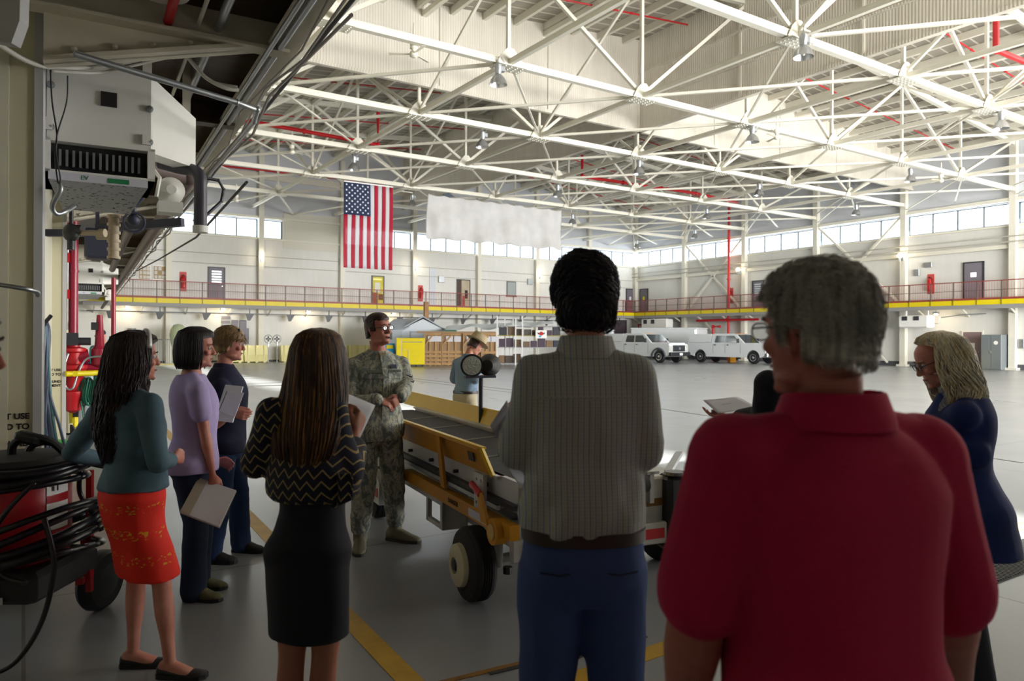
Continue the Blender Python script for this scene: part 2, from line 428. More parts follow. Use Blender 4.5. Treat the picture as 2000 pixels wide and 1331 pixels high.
# --- columns, wall beams
for i, x in enumerate(XC[:-1]):
    mb = MB(); mb.box2((x-.16, YW-.34, 0), (x+.16, YW-.02, 13.8)); struct(mb.build('trim_%d' % (20+i), M_STEEL))
for i, y in enumerate(YC+[YW-.2]):
    mb = MB(); mb.box2((XW-.36, y-.17, 0), (XW-.02, y+.17, 12.8)); mb.box2((XW-.5, y-.3, 0), (XW-.02, y+.3, .12)); struct(mb.build('trim_%d' % (30+i), M_STEEL))
mb = MB()
mb.box2((XW-.32, -12, 9.36), (XW-.02, YW, 9.55)).box2((XW-.25, -12, 6.75), (XW-.02, YW, 6.98)).box2((XW-.12, -12, 7.97), (XW-.02, YW, 8.09)); struct(mb.build('trim_40', M_STEEL))
mb = MB(); mb.box2((-20, YW-.2, 9.36), (XW, YW-.02, 9.5)).box2((-20, YW-.12, 7.97), (XW, YW-.02, 8.09)).box2((-20, YW-.05, 11.2), (XW, YW-.01, 11.3)).box2((-16, YW-.16, 11.9), (XW, YW-.02, 12.3)); struct(mb.build('trim_41', M_STEEL))
mb = MB()
for z in (6.95, 6.3): mb.cyl((-18, YW-.06, z), (XW, YW-.06, z-.15), .025, n=6)
for z in (7.1, 7.4): mb.cyl((XW-.4, -5, z), (XW-.4, YW, z), .04, n=6)
struct(mb.build('trim_42', mat('wall_conduit', 'b5b2a9', .5)))
# raking wall braces on the right wall
mb = MB()
for (y0, y1) in ((37.2, 43.3), (25.0, 31.1)):
    for z0, z1 in ((3.9, 9.3), (9.3, 3.9)): mb.bar((XW-.2, y0+.2, z0), (XW-.2, y1-.2, z1), .13, .13)
    mb.bar((XW-.22, y0+1, .2), (XW-.22, (y0+y1)/2+1, 3.2), .1, .1)
struct(mb.build('trim_43', M_STEEL))
# base plinth
struct(MB().box2((XW-.06, -12, 0), (XW, YW, .3)).build('baseboard_right', mat('dark_plinth', '4b4d52', .6)))
struct(MB().box2((-24, YW-.04, 0), (XW, YW, .12)).build('baseboard_back', mat('dark_plinth')))

# --- windows: one per bay, four panes with mullions
def window(idx, axis, u0, u1, panes, fixed):
    fr = MB(); gl = MB(); n = panes; zc0, zc1 = WZ0, WZ1+.2
    def bx(m, a, b, z0, z1, d0, d1):
        if axis == 'x': m.box2((a, fixed+d0, z0), (b, fixed+d1, z1))
        else: m.box2((fixed+d0, a, z0), (fixed+d1, b, z1))
    for i in range(n+1):
        u = u0+(u1-u0)*i/n; w = .035 if 0 < i < n else .05; bx(fr, u-w, u+w, zc0, zc1, .05, .13)
    bx(fr, u0, u1, zc0, zc0+.05, .05, .13); bx(fr, u0, u1, zc1-.06, zc1, .05, .13)
    o = struct(fr.build('window_%d' % idx, M_MULL))
    bars = MB()
    for i in range(n):
        a = u0+(u1-u0)*i/n; b = u0+(u1-u0)*(i+1)/n
        for k in (1, 2): bx(bars, a, b, zc0+(zc1-zc0)*k/3-.008, zc0+(zc1-zc0)*k/3+.008, .07, .1)
    bars.build('glazing_bar', mat('pale_glazing_bar', 'cfd6d8', .4), o)
    bx(gl, u0, u1, zc0+.03, zc1-.03, .09, .095); gl.build('pane', M_GLASS, o)
wi = 1
for i in range(8):
    a, b = XC[i]+.2, XC[i+1]-.2
    if i == 2: window(wi, 'x', a, 14.3, 1, YW); wi += 1; continue
    window(wi, 'x', a, b, 4, YW); wi += 1
ys = [.6]+YC+[YW]
for i in range(len(ys)-1):
    window(wi, 'y', ys[i]+.2, ys[i+1]-.2, 4, XW); wi += 1
# blank panel that replaces a window, back wall
struct(MB().box2((14.4, YW-.04, 7.5), (18.2, YW-.005, 9.9)).build('trim_44', mat('cream_blank_panel', 'd4d1c4', .6)))

# ================================================================== roof trusses
ZC = 10.0
def truss_x(y, label):
    t = thing('roof_truss', label, 'truss', (0, y, ZC), 0, 'roof trusses running toward the right wall')
    X0 = wx(y)+.1
    mb = MB(); mb.box2((X0, -.10, -.10), (XW, .10, -.07)).box2((X0, -.10, .07), (XW, .10, .10)).box2((X0, -.08, -.08), (XW, -.06, .08)).box2((X0, .06, -.08), (XW, .08, .08)); mb.build('lower_chord', M_STEEL, t)
    mb = MB()
    for a, b in ((X0, XR), (XR, XW)): mb.bar((a, 0, roof_z(a)-ZC-.4), (b, 0, roof_z(b)-ZC-.4), .2, .22)
    mb.build('upper_chord', M_STEEL, t)
    xs = [XT[0]-5.5*k for k in (2, 1)]+XT
    for i, x in enumerate(xs[:-1]):
        if x < X0+.6: continue
        zt = roof_z(x)-ZC-.4
        MB().bar((x, 0, 0), (x, 0, zt), .11, .11).build('vertical', M_STEEL, t)
        if i % 2 == 1:
            for x2 in (max(x-5.5, X0+.3), x+5.5): MB().bar((x, 0, .05), (min(x2, XW-.2), 0, roof_z(x2)-ZC-.45), .11, .12).build('diagonal', M_STEEL, t)
        gp = MB(); gp.prism([(x-.5, -.14, -.12), (x+.5, -.14, -.12), (x+.32, -.14, .2), (x+.1, -.14, .42), (x-.1, -.14, .42), (x-.32, -.14, .2)], (0, .02, 0))
        gp.box((x, 0, -.15), (1.0, .55, .03))
        for k in range(5):
            for q in (-.18, -.06, .06, .18): gp.box((x-.4+k*.2, q, -.175), (.035, .035, .03))
        gp.build('gusset_plate', M_STEEL, t)
    return t
def truss_y(x, label):
    t = thing('cross_truss', label, 'truss', (x, 0, ZC), 0, 'cross trusses running toward the back wall')
    y0 = 3.2 if x < 14 else -5.5; zt = roof_z(x)-ZC-.45; L = YW-.3
    mb = MB(); mb.box2((-.07, y0, -.08), (.07, L, -.06)).box2((-.07, y0, .06), (.07, L, .08)).box2((-.06, y0, -.07), (-.04, L, .07)); mb.build('lower_chord', M_STEEL, t)
    MB().box2((-.09, y0, zt-.1), (.09, L, zt+.1)).build('upper_chord', M_STEEL, t)
    yy = [.6]+YC
    for k, y in enumerate(yy):
        if k % 2 == 0 and y >= y0:
            for y2 in (y-6.1, y+6.1): MB().bar((0, y, .05), (0, max(y0, min(y2, L)), zt), .09, .1).build('diagonal', M_STEEL, t)
    return t
ordn = ['first', 'second', 'third', 'fourth', 'fifth', 'sixth', 'seventh', 'eighth', 'ninth']
for i, y in enumerate(YC): truss_x(y, 'white roof truss running toward the right wall, %s from the back wall' % ordn[len(YC)-1-i])
for i, x in enumerate(XT[:-1]):
    if i: truss_y(x, 'white cross truss running toward the back wall, %s from the right wall' % ordn[len(XC)-2-i])
for i in range(1, 8):
    for j in range(len(YC)-1):
        if XT[i+1] < 18 and YC[j+1] < 20: continue
        x0, x1, y0, y1 = XT[i], XT[i+1], YC[j], YC[j+1]
        mb = MB(); mb.bar((x0+.3, y1-.3, ZC), (x1-.3, y0+.3, ZC), .1, .09)
        if (i+j) % 2 == 0 or j > 3: mb.bar((x0+.3, y0+.3, ZC+.1), (x1-.3, y1-.3, ZC+.1), .07, .06)
        struct(mb.build('trim_%d' % (100+i*10+j), M_STEEL))
# edge bay braces to the walls
for j, y in enumerate(YC+[YW]):
    mb = MB(); mb.bar((XT[7]+.2, y-6.1, ZC-.05), (XW-.3, y-3.05, ZC-.25), .07, .07).bar((XT[7]+.2, y-6.1, ZC), (XW-.3, y-.2, ZC-.3), .05, .05); struct(mb.build('trim_%d' % (200+j), M_STEEL))
for i in range(1, 8):
    x = XT[i]; mb = MB(); mb.bar((x, YC[-1], ZC), (x+2.7, YW-.2, ZC-.2), .08, .08).bar((x+5.45, YC[-1], ZC), (x+2.8, YW-.2, ZC-.2), .08, .08); struct(mb.build('trim_%d' % (210+i), M_STEEL))

# --- red sprinkler pipes under the deck
def pipe(label, pts, r, m=M_RED, name='sprinkler_pipe', cat='pipe', group=None, couplers=True):
    mb = MB(); mb.tube(pts, r, 8)
    if couplers:
        for i in range(len(pts)-1):
            a, b = Vector(pts[i]), Vector(pts[i+1]); L = (b-a).length; k = int(L/3)
            for q in range(1, k): p = a+(b-a)*q/k; d = (b-a).normalized(); mb.cyl(p-d*.05, p+d*.05, r*1.5, n=8)
        for p in pts[1:-1]: mb.ball(p, r*1.35, 8, 6)
    return tag(mb.build(name, m, smooth=40), label, cat, group)
pipe('long red pipe that drops through the truss bay above the flag', [rp(440, 228, 11.1), rp(738, 283, 10.5), (rp(738, 283, 10.5)+Vector((0, 0, 1.5)))], .09)
a = rp(1137, 345, 10.8); pipe('long red pipe stepping down between trusses right of the banner', [a+Vector((0, 0, 1.2)), a, rp(1360, 378, 10.9), rp(1440, 396, 10.9)], .09)
a = rp(1945, 98, 10.8); pipe('red pipe stepping down in the upper right corner of the roof', [a+Vector((0, 0, 2.4)), a, rp(2070, 150, 10.8)], .1)
for i, y in enumerate([.2, 4, 9.2, 15.2, 21.5]):
    for side in (0, 1):
        x0, x1 = ((wx(y)+.15, 22.8), (23.8, 45))[side]
        pipe('thin red pipe under near roof deck, %s before the ribbed curtain, %s slope' % (ordn[4-i], ('left', 'right')[side]), [(x0, y, roof_z(x0)-.42), (x1, y, roof_z(x1)-.42)], .035, group='thin sprinkler lines')
for i, y in enumerate([27.5, 33.5, 40, 46.0]):
    for side in (0, 1):
        x0, x1 = ((wx(y)+.15, 22.8), (23.8, 45))[side]
        pipe('thin red pipe under far roof deck, %s from back wall, %s slope' % (ordn[3-i], ('left', 'right')[side]), [(x0, y, roof_z(x0)-.42), (x1, y, roof_z(x1)-.42)], .035, group='thin sprinkler lines')
pipe('tall red riser pipe standing against the right wall', [(XW-.55, 38.4, 0), (XW-.55, 38.4, 12.5)], .1)
pipe('red pipe branch under the right walkway behind the pickup truck', [(XW-.7, 41.5, 3.1), (XW-.7, 35.5, 3.1)], .09)
pipe('red pipe loop with a step behind the pickup truck', [(XW-.9, 39.6, 0), (XW-.9, 39.6, 2.6), (XW-.9, 38.9, 2.6)], .11)
pipe('red pipe along the top of the far wall under the roof edge', [(3.2, YW-.3, 12.3), (22, YW-.3, 12.6)], .07)

# --- high-bay lamps and fans
def highbay(p, label):
    t = thing('high_bay_lamp', label, 'lamp', p, 0, 'high bay lamps under the trusses')
    mb = MB(); mb.lathe((0, 0, 0), (0, 0, 1), [(0, .27), (.03, .26), (.12, .24), (.22, .18), (.3, .1), (.33, .08)], 20, cap=False); mb.lathe((0, 0, 0), (0, 0, 1), [(.002, .262), (.12, .23), (.22, .17), (.3, .09)], 20, cap=False); mb.build('reflector', M_ALU, t, smooth=30)
    mb = MB(); mb.ball((0, 0, .14), (.06, .06, .1), 10, 8); mb.build('bulb', mat('frosted_bulb', 'f4f4ee', .3), t, smooth=True)
    mb = MB(); mb.lathe((0, 0, 0), (0, 0, 1), [(.32, .09), (.4, .1), (.42, .11), (.6, .11), (.64, .07)], 12); mb.box((.14, 0, .5), (.16, .14, .18), bevel=.02); mb.build('ballast', M_GALV, t, smooth=30)
    mb = MB(); mb.tube([(0, 0, .62), (0, 0, .8), (.03, 0, .86)], .015, 6); mb.tube([(.1, 0, .6), (.22, 0, .72), (.1, 0, .86)], .01, 5); mb.build('hook', M_GALV, t)
    dxs = min(XT, key=lambda v: abs(v-p.x))-p.x; dys = min(YC, key=lambda v: abs(v-p.y))-p.y
    tip = Vector((dxs, 0, ZC-.05-p.z)) if abs(dxs) < abs(dys) else Vector((0, dys, ZC-.05-p.z)); mb = MB(); mb.cyl((0, 0, .8), (0, 0, tip.z), .015, n=6); mb.bar((0, 0, tip.z), tip, .04, .04); mb.build('support_arm', M_STEEL, t)
    return t
lamps = [(973, 166, 'above the airman right of the fan'), (1569, 112, 'large, at the top of the photo above the red shirt'), (1955, 252, 'at the upper right edge'), (1469, 278, 'left of the right hand fan'),
 (691, 332, 'just above the flag'), (1248, 340, 'straight above the white pickup with the black bumper'), (1778, 355, 'near the right wall above the windows'), (1672, 420, 'low over the grey haired man'), (942, 288, 'left of centre under the ribbed curtain'),
 (500, 217, 'beside the dark mezzanine edge'), (805, 402, 'between the flag and the white banner'), (1089, 384, 'above the right end of the banner'), (1380, 427, 'beside the tall red riser'), (1118, 437, 'right of the banner edge'), (1244, 484, 'in the far corner of the hangar'), (1482, 382, 'right of the tall red riser'), (1357, 465, 'lowest, near the far right corner windows')]
for px, py, w in lamps: highbay(rp(px, py, 9.2), 'silver high bay lamp %s' % w)
def fan(p, label, rz):
    t = thing('ceiling_fan', label, 'fan', p, rz, 'ceiling fans under the trusses')
    mb = MB(); mb.lathe((0, 0, 0), (0, 0, 1), [(-.1, .05), (-.06, .12), (.04, .12), (.1, .06), (.14, .06), (.16, .11), (.3, .11), (.33, .03), (.9, .025)], 14); mb.build('motor', M_STEEL, t, smooth=30)
    for k in range(3):
        R = Matrix.Rotation(k*2*PI/3, 4, 'Z'); mb = MB(R @ Matrix.Rotation(.2, 4, 'X')); mb.prism([(.1, -.04, 0), (.7, -.08, 0), (.72, .05, 0), (.1, .03, 0)], (0, 0, .01)); mb.build('blade', mat('fan_blade', 'd8d2c0', .5), t)
    return t
fan(rp(808, 106, 9.7), 'white three blade fan near the top of the photo left of a lamp', .5)
fan(rp(1517, 268, 9.6), 'white three blade fan at the right of the ribbed curtain', 1.2)
fan(rp(462, 392, 9.0), 'small white fan beside the dark mezzanine edge', 0)
fan(rp(570, 297, 9.7), 'white fan hanging left of the flag', .3)
fan(rp(1838, 353, 9.6), 'white fan near the right wall high windows', .9)
# ================================================================== things on the walls
def bx(px):   # x on the back wall
    k = unroll(px, 600)[0]/F_PX; return YW*(FW.x+RT.x*k)/(FW.y+RT.y*k)
def bz(px, py, off=0.0):
    x, y = unroll(px, py); k = x/F_PX; d = (YW-off)/(FW.y+RT.y*k); return EYE-y/F_PX*d
def ry(px):
    k = unroll(px, 600)[0]/F_PX; return XW*(FW.y+RT.y*k)/(FW.x+RT.x*k)
def rz(px, py, off=0.0):
    x, y = unroll(px, py); k = x/F_PX; d = (XW-off)/(FW.x+RT.x*k); return EYE-y/F_PX*d
# --- walkway on back and right wall
WB, WT = 3.62, 3.89
def walkway(axis, length, lab, labr):
    """local: runs along +x from 0, wall at y=0, walkway on the -y side"""
    loc, rot = ((2.8, YW, 0), 0) if axis == 'x' else ((XW, YW-.06, 0), -PI/2)
    t = thing('walkway', lab, 'walkway', loc, rot)
    MB().box2((0, -1.3, WB), (length, -1.24, WT)).build('edge_beam', M_YEL, t)
    mb = MB(); mb.box2((0, -1.24, WT-.03), (length, -.02, WT)); mb.build('deck', mat('walkway_deck', '7e7a74', .7), t)
    n = int(length/1.25); sp = length/n
    for i in range(n+1): MB().box2((i*sp-.03, -1.32, WB), (i*sp+.03, -1.3, WT)).build('beam_stiffener', mat('olive_stiffener', '8a7a10', .5), t)
    mb = MB(); mb.box2((0, -1.28, WB-.22), (length, -1.1, WB)); mb.build('lower_channel', mat('grey_channel', '8d8c8c', .6), t)
    for i in range(int(length/2.5)):
        mb = MB(); x = i*2.5+.6; mb.bar((x, -.05, WB-.6), (x, -1.1, WB-.1), .06, .1); mb.box2((x-.03, -1.1, WB-.14), (x+.03, -.05, WB)); mb.build('bracket', M_STEEL, t)
    r = thing('guard_railing', labr, 'railing', (loc[0], loc[1], WT), rot)
    H = 1.05
    for i in range(n+1): MB().box2((i*sp-.025, -1.28, -.1), (i*sp+.025, -1.23, H)).build('post', M_RAILD, r)
    mb = MB(); mb.box2((0, -1.28, H-.03), (length, -1.23, H+.02)); mb.build('top_rail', M_REDB, r)
    mb = MB(); mb.box2((0, -1.27, H*.5), (length, -1.24, H*.5+.03)); mb.build('mid_rail', M_RAILD, r)
    MB().box2((0, -1.245, 0), (length, -1.235, .12)).build('toe_board', M_REDB, r)
    mb = MB()
    for i in range(int(length/.14)): mb.box2((i*.14-.006, -1.26, .1), (i*.14+.006, -1.25, H))
    tag(mb.build('infill_bars', mat('red_infill', 'b8605a', .5), r), kind='stuff')
walkway('x', XW-.02-2.8-1.3, 'yellow edged upper walkway along the back wall', 'red and brown guard railing of the back wall walkway')
walkway('y', 48, 'yellow edged upper walkway along the right wall', 'red and brown guard railing of the right wall walkway')

# --- doors and openings: (px0, px1, py_top, py_bottom)
DN = [1]
def door(wall, px0, px1, pt, color, zb=None, zh=None, extras=None, frame=M_DARK):
    f = bx if wall == 'b' else ry; fz = bz if wall == 'b' else rz
    a, b = f(px0), f(px1); z1 = fz((px0+px1)/2, pt); z0 = WT if zb is None else zb
    w = abs(b-a); loc = ((a+b)/2, YW, z0) if wall == 'b' else (XW, (a+b)/2, z0); rot = 0 if wall == 'b' else -PI/2
    h = z1-z0; i = DN[0]; DN[0] += 1
    t = bpy.data.objects.new('door_%d' % i, None); COL.objects.link(t); t.location = loc; t.rotation_euler = (0, 0, rot); t['kind'] = 'structure'
    mb = MB(); mb.box2((-w/2-.07, -.08, 0), (-w/2, -.002, h+.07)).box2((w/2, -.08, 0), (w/2+.07, -.002, h+.07)).box2((-w/2, -.08, h), (w/2, -.002, h+.07)); mb.build('door_frame', frame, t)
    MB().box2((-w/2, -.05, 0), (w/2, -.003, h)).build('door_leaf', color, t)
    if extras: extras(t, w, h)
    MB().cyl((w*.36, -.05, h*.45), (w*.36, -.12, h*.45), .035).build('door_handle', M_GALV, t)
    return t
def louvre(t, w, h):
    mb = MB()
    for k in range(5): mb.box2((-w*.33, -.062, h*.55+k*h*.08), (w*.33, -.05, h*.55+k*h*.08+.1))
    mb.build('louvre', M_GALV, t)
def sign(c):
    def f(t, w, h): MB().box2((-w*.13, -.062, h*.56), (w*.13, -.05, h*.7)).build('notice', c, t)
    return f
def glass_square(t, w, h):
    MB().box2((-w*.16, -.062, h*.63), (w*.16, -.05, h*.75)).build('vision_panel', mat('bright_glass', 'e8eef2', .2, emit=.8), t)
def lit_room(col, items):
    def f(t, w, h):
        MB().box2((-w*.5, -.058, 0), (w*.5, -.05, h)).build('lit_opening', mat('room_seen_'+col, col, .8, emit=.25, var=.3, vscale=2), t)
        for (u, z, a, b, c) in items: MB().box2((u*w, -.066, z*h), ((u+a)*w, -.058, (z+b)*h)).build('furnishing', mat('f_'+c, c, .7), t)
    return f
door('b', 408, 437, 524, M_GREYD, extras=louvre)
door('b', 727, 748, 541, mat('lit_room', 'c9b93a'), extras=lit_room('c2b44a', [(-.45, .88, .8, .06, 'fff8a0'), (-.3, .45, .5, .35, 'd8d8c8'), (-.5, .05, .5, .4, '9a4a20'), (.05, .2, .4, .2, '6b3a1c')]))
door('b', 893, 916, 548, mat('brown_open_room', '9a8a78'), extras=lit_room('a89c86', [(-.5, .0, .32, 1, '4d3a30'), (.1, .35, .25, .3, '1b1b20'), (-.1, 0, .2, .45, 'a8403a')]))
door('b', 1223, 1237, 566, M_GREYD, extras=sign(M_WHITE))
door('r', 1251, 1265, 566, M_GREYD, extras=sign(M_YEL))
door('r', 1471, 1491, 550, M_GREYD, extras=louvre)
door('r', 1884, 1920, 514, mat('grey_mauve_door', '77727c', .5), extras=glass_square)
door('r', 1882, 1919, 649, mat('mauve_door', '7e6a6c', .6), zb=0, frame=M_STEEL, extras=sign(M_WHITE))
door('b', 1188, 1222, 627, mat('dark_brown_roller_door', '4a3b44', .6), zb=0)
# recess + small window on the back wall, upper level
o = MB().box2((bx(838), YW-.05, WT), (bx(850), YW-.005, bz(844, 524))).build('trim_50', M_WALLG); struct(o)
t = MB().box2((bx(989), YW-.06, bz(998, 578)), (bx(1007), YW-.005, bz(998, 550))).build('window_30', M_GREYD); struct(t)
MB().box2((bx(990.5), YW-.075, bz(998, 577)), (bx(1005.5), YW-.06, bz(998, 552))).build('pane', mat('shaded_glass', '9aa2a0', .2), t)
MB().box2((bx(988), YW-.12, bz(998, 580)), (bx(1008), YW-.005, bz(998, 578))).build('window_sill', M_REDB, t)
# lower window band (grey, shuttered)
t = MB().box2((bx(428), YW-.07, bz(457, 673)), (bx(486), YW-.005, bz(457, 641))).build('window_31', mat('grey_shutter', '76767c', .6)); struct(t)
mb = MB()
for k in range(4): mb.box2((bx(432), YW-.09, 1.9+k*.28), (bx(449), YW-.07, 1.9+k*.28+.2))
for u in (452, 468): mb.box2((bx(u), YW-.09, 1.7), (bx(u+13), YW-.07, 2.7))
mb.build('shutter_panel', M_GREYD, t)
# notice boards
for n_, (a, b, lab) in enumerate([(268, 295, 'left of two cork notice boards on the back wall above the walkway'), (297, 326, 'right of two framed notice boards on the back wall above the walkway')]):
    t = thing('notice_board', lab, 'board', (bx(a), YW-.06, bz(a, 547)), 0)
    w = bx(b)-bx(a); h = bz(a, 518)-bz(a, 547)
    MB().box2((0, 0, 0), (w, .05, h)).build('frame', M_WHITE, t); MB().box2((.06, -.01, .06), (w-.06, 0, h-.06)).build('cork', mat('cork', 'a89270', .9), t)
    for i in range(3):
        for j in range(3):
            if rnd.random() < .8: MB().box2((.12+i*(w-.2)/3, -.015, .1+j*(h-.15)/3), (.05+(i+.9)*(w-.1)/3, -.01, .05+(j+.85)*(h-.1)/3)).build('sheet', mat('paper_note', 'cfcfca', .8), t)
# fire extinguishers
def extinguisher(p, lab, rot):
    t = thing('fire_extinguisher', lab, 'extinguisher', p, rot, 'fire extinguishers above the walkway')
    mb = MB(); mb.lathe((0, -.15, 0), (0, 0, 1), [(0, .12), (.02, .14), (.6, .14), (.7, .08), (.75, .04)], 14); mb.build('cylinder', M_RED, t, smooth=40)
    MB().box2((-.2, -.02, -.2), (.2, 0, 1.0)).build('backboard', mat('red_board', 'c04a44', .6), t)
    mb = MB(); mb.box((0, -.15, .79), (.1, .05, .07)); mb.tube([(0, -.15, .78), (.14, -.17, .72), (.15, -.17, .3)], .018, 6); mb.build('hose', M_BLACK, t)
for px, py, w, lab in ((357, 563, 'b', 'red fire extinguisher beside the louvred door on the back wall'), (821, 584, 'b', 'red fire extinguisher above the walkway right of the lit room'), (1428, 588, 'r', 'red fire extinguisher cabinet beside the tall red riser'), (1818, 568, 'r', 'red fire extinguisher left of the mauve upper door')):
    if w == 'b': extinguisher((bx(px), YW, bz(px, py)), lab, 0)
    else: extinguisher((XW, ry(px), rz(px, py)), lab, -PI/2)
# wall lamps
M_LAMP = mat('lit_wall_lamp', 'fff2cc', .4, emit=9.0)
def wall_lamp(p, lab, rot, power=25):
    t = thing('wall_lamp', lab, 'lamp', p, rot, 'lit globe lamps on the walls')
    mb = MB(); mb.ball((0, -.3, 0), .15, 12, 8); mb.build('globe', M_LAMP, t, smooth=True)
    mb = MB(); mb.box2((-.06, -.05, -.3), (.06, 0, .1)); mb.cyl((0, 0, -.1), (0, -.25, -.1), .03); mb.lathe((0, -.3, -.12), (0, 0, 1), [(-.25, .07), (0, .1)], 10); mb.build('bracket', M_GALV, t)
    l = bpy.data.lights.new('bulb_light', 'POINT'); l.energy = power; l.color = (1, .85, .6); l.shadow_soft_size = .15
    lo = bpy.data.objects.new('bulb_light', l); COL.objects.link(lo); lo.parent = t; lo.location = (0, -.55, 0)
for px, py, w, lab in ((508, 503, 'b', 'left of the three lit globe lamps on the back wall'), (808, 520, 'b', 'lit globe lamp on the back wall between flag and banner'), (1049, 537, 'b', 'rightmost lit globe lamp on the back wall'), (1452, 528, 'r', 'lit globe lamp on the right wall beside the red riser'), (1768, 501, 'r', 'lit globe lamp on a right wall column near the upper mauve door')):
    wall_lamp((bx(px), YW, bz(px, py)) if w == 'b' else (XW-.35, ry(px), rz(px, py)), lab, 0 if w == 'b' else -PI/2)
# small lamps under the walkway
for i, px in enumerate((246, 430, 595, 760, 1845)):
    if px < 1500: p = Vector((bx(px), YW-.7, 3.2)); 
    else: p = Vector((XW-1.0, ry(px), 3.1))
    t = thing('bulkhead_lamp', ['warm bulkhead lamp under the walkway at far left', 'warm bulkhead lamp under the walkway above the grey shuttered window', 'warm bulkhead lamp under the walkway behind the long haired woman', 'warm bulkhead lamp under the walkway above the shed', 'lit lamp under the right walkway above the blonde woman'][i], 'lamp', p, 0, 'lamps under the walkway')
    MB().lathe((0, 0, 0), (0, 0, 1), [(0, .05), (.03, .11), (.08, .11)], 12).build('lens', M_LAMP, t); MB().box2((-.13, -.13, .08), (.13, .13, .2)).build('housing', M_GALV, t); MB().cyl((0, 0, .2), (0, 0, .66), .02, n=6).build('stem', M_GALV, t)
    l = bpy.data.lights.new('bulb_light', 'POINT'); l.energy = 30; l.color = (1, .8, .5); l.shadow_soft_size = .12
    lo = bpy.data.objects.new('bulb_light', l); COL.objects.link(lo); lo.parent = t; lo.location = (0, 0, -.12)
# trolley rail with hangers under the walkway (dark brackets)
t = thing('trolley_rail', 'dark rail on black brackets below the back wall walkway', 'rail', (3, YW-.9, 3.05)); MB().box2((0, -.03, 0), (41, .03, .06)).build('rail', M_DARK, t)
for i in range(16): MB().box2((1.2+i*2.6, -.02, .06), (1.26+i*2.6, .02, .76)).build('hanger', M_DARK, t); MB().prism([(1+i*2.6, -.02, .0), (1.5+i*2.6, -.02, .0), (1.25+i*2.6, -.02, -.4), (1.1+i*2.6, -.02, -.4)], (0, .04, 0)).build('bracket', M_DARK, t)
# unit heater under the right walkway
p = Vector((XW-1.1, ry(1812), 2.35)); t = thing('unit_heater', 'white unit heater hanging under the right walkway by the lit lamp', 'heater', p, -PI/2)
mb = MB(); mb.box2((-1.0, -.4, 0), (.8, .4, .75), .08); mb.build('casing', M_WHITE, t)
for q in (-.6, .1): MB().box2((q-.16, -.43, .45), (q+.16, -.4, .7)).build('vent', M_DARK, t)
mb = MB(); mb.cyl((-.7, 0, .75), (-.7, 0, 1.04), .03).cyl((.6, 0, .75), (.6, 0, 1.04), .03).tube([(.8, 0, .3), (1.2, 0, .25), (1.3, 0, .6), (2.4, .3, .75), (3.4, .8, .8)], .03, 6); mb.build('hanger', M_GALV, t)
p = Vector((XW-1.2, ry(1305), 2.5)); t = thing('unit_heater', 'white unit heater under the walkway right of the NO SMOKING sign', 'heater', p, -PI/2)
MB().box2((-1.6, -.4, 0), (1.4, .4, .8), .06).build('casing', M_WHITE, t)
for q in (-1.1, -.2): MB().box2((q-.2, -.43, .4), (q+.2, -.4, .75)).build('vent', M_DARK, t)
MB().box2((-1.2, -.1, .8), (-1.15, .1, .89)).box2((1.0, -.1, .8), (1.05, .1, .89)).build('hanger', M_GALV, t)
# NO SMOKING sign
ys = ry(1260); t = thing('no_smoking_sign', 'red bordered NO SMOKING sign on the right wall above the white trailer', 'sign', (XW-.03, ys, rz(1260, 641)), -PI/2)
MB().box2((-1.45, -.02, -.35), (1.45, 0, .35)).build('board', mat('sign_red', 'b8333a', .6), t); o = text_obj('NO SMOKING', .52, M_WHITE, 'lettering', t, .004, .01); o.rotation_euler = (PI/2, 0, 0); o.location = (0, -.03, 0)
# grey cabinet, yellow drum/bin near the right wall floor level
c = Vector((XW-.5, (ry(1931)+ry(1973))/2, 0)); w = abs(ry(1973)-ry(1931))*.95
t = thing('storage_cabinet', 'tall grey metal cabinet against the right wall beside a mauve door', 'cabinet', c, -PI/2)
MB().box2((-w/2, -.45, 0), (w/2, .4, 1.95), .02).build('body', mat('cabinet_grey', '6c7377', .5), t); MB().box2((-w/2+.03, -.47, .06), (-.01, -.45, 1.9)).build('door', mat('cabinet_grey'), t); MB().box2((.01, -.47, .06), (w/2-.03, -.45, 1.9)).build('door', mat('cabinet_grey'), t)
MB().cyl((.25, -.47, 1.5), (.25, -.475, 1.5), .11).build('round_sticker', M_WHITE, t); MB().box2((-.05, -.5, .9), (.05, -.47, 1.05)).build('handle', M_GALV, t)
c = Vector((XW-1.6, ry(1921)+.15, 0)); t = thing('waste_bin', 'bright yellow upright bin standing left of the grey cabinet', 'bin', c, -PI/2)
MB().box2((-.3, -.25, 0), (.3, .25, .9), .02).build('body', M_YEL, t); MB().box2((-.31, -.26, .9), (.31, .26, .93)).build('lid', mat('bin_lid', 'c9b400', .5), t); o = text_obj('used', .16, M_DARK, 'lettering', t); o.rotation_euler = (PI/2, 0, 0); o.location = (0, -.256, .7)
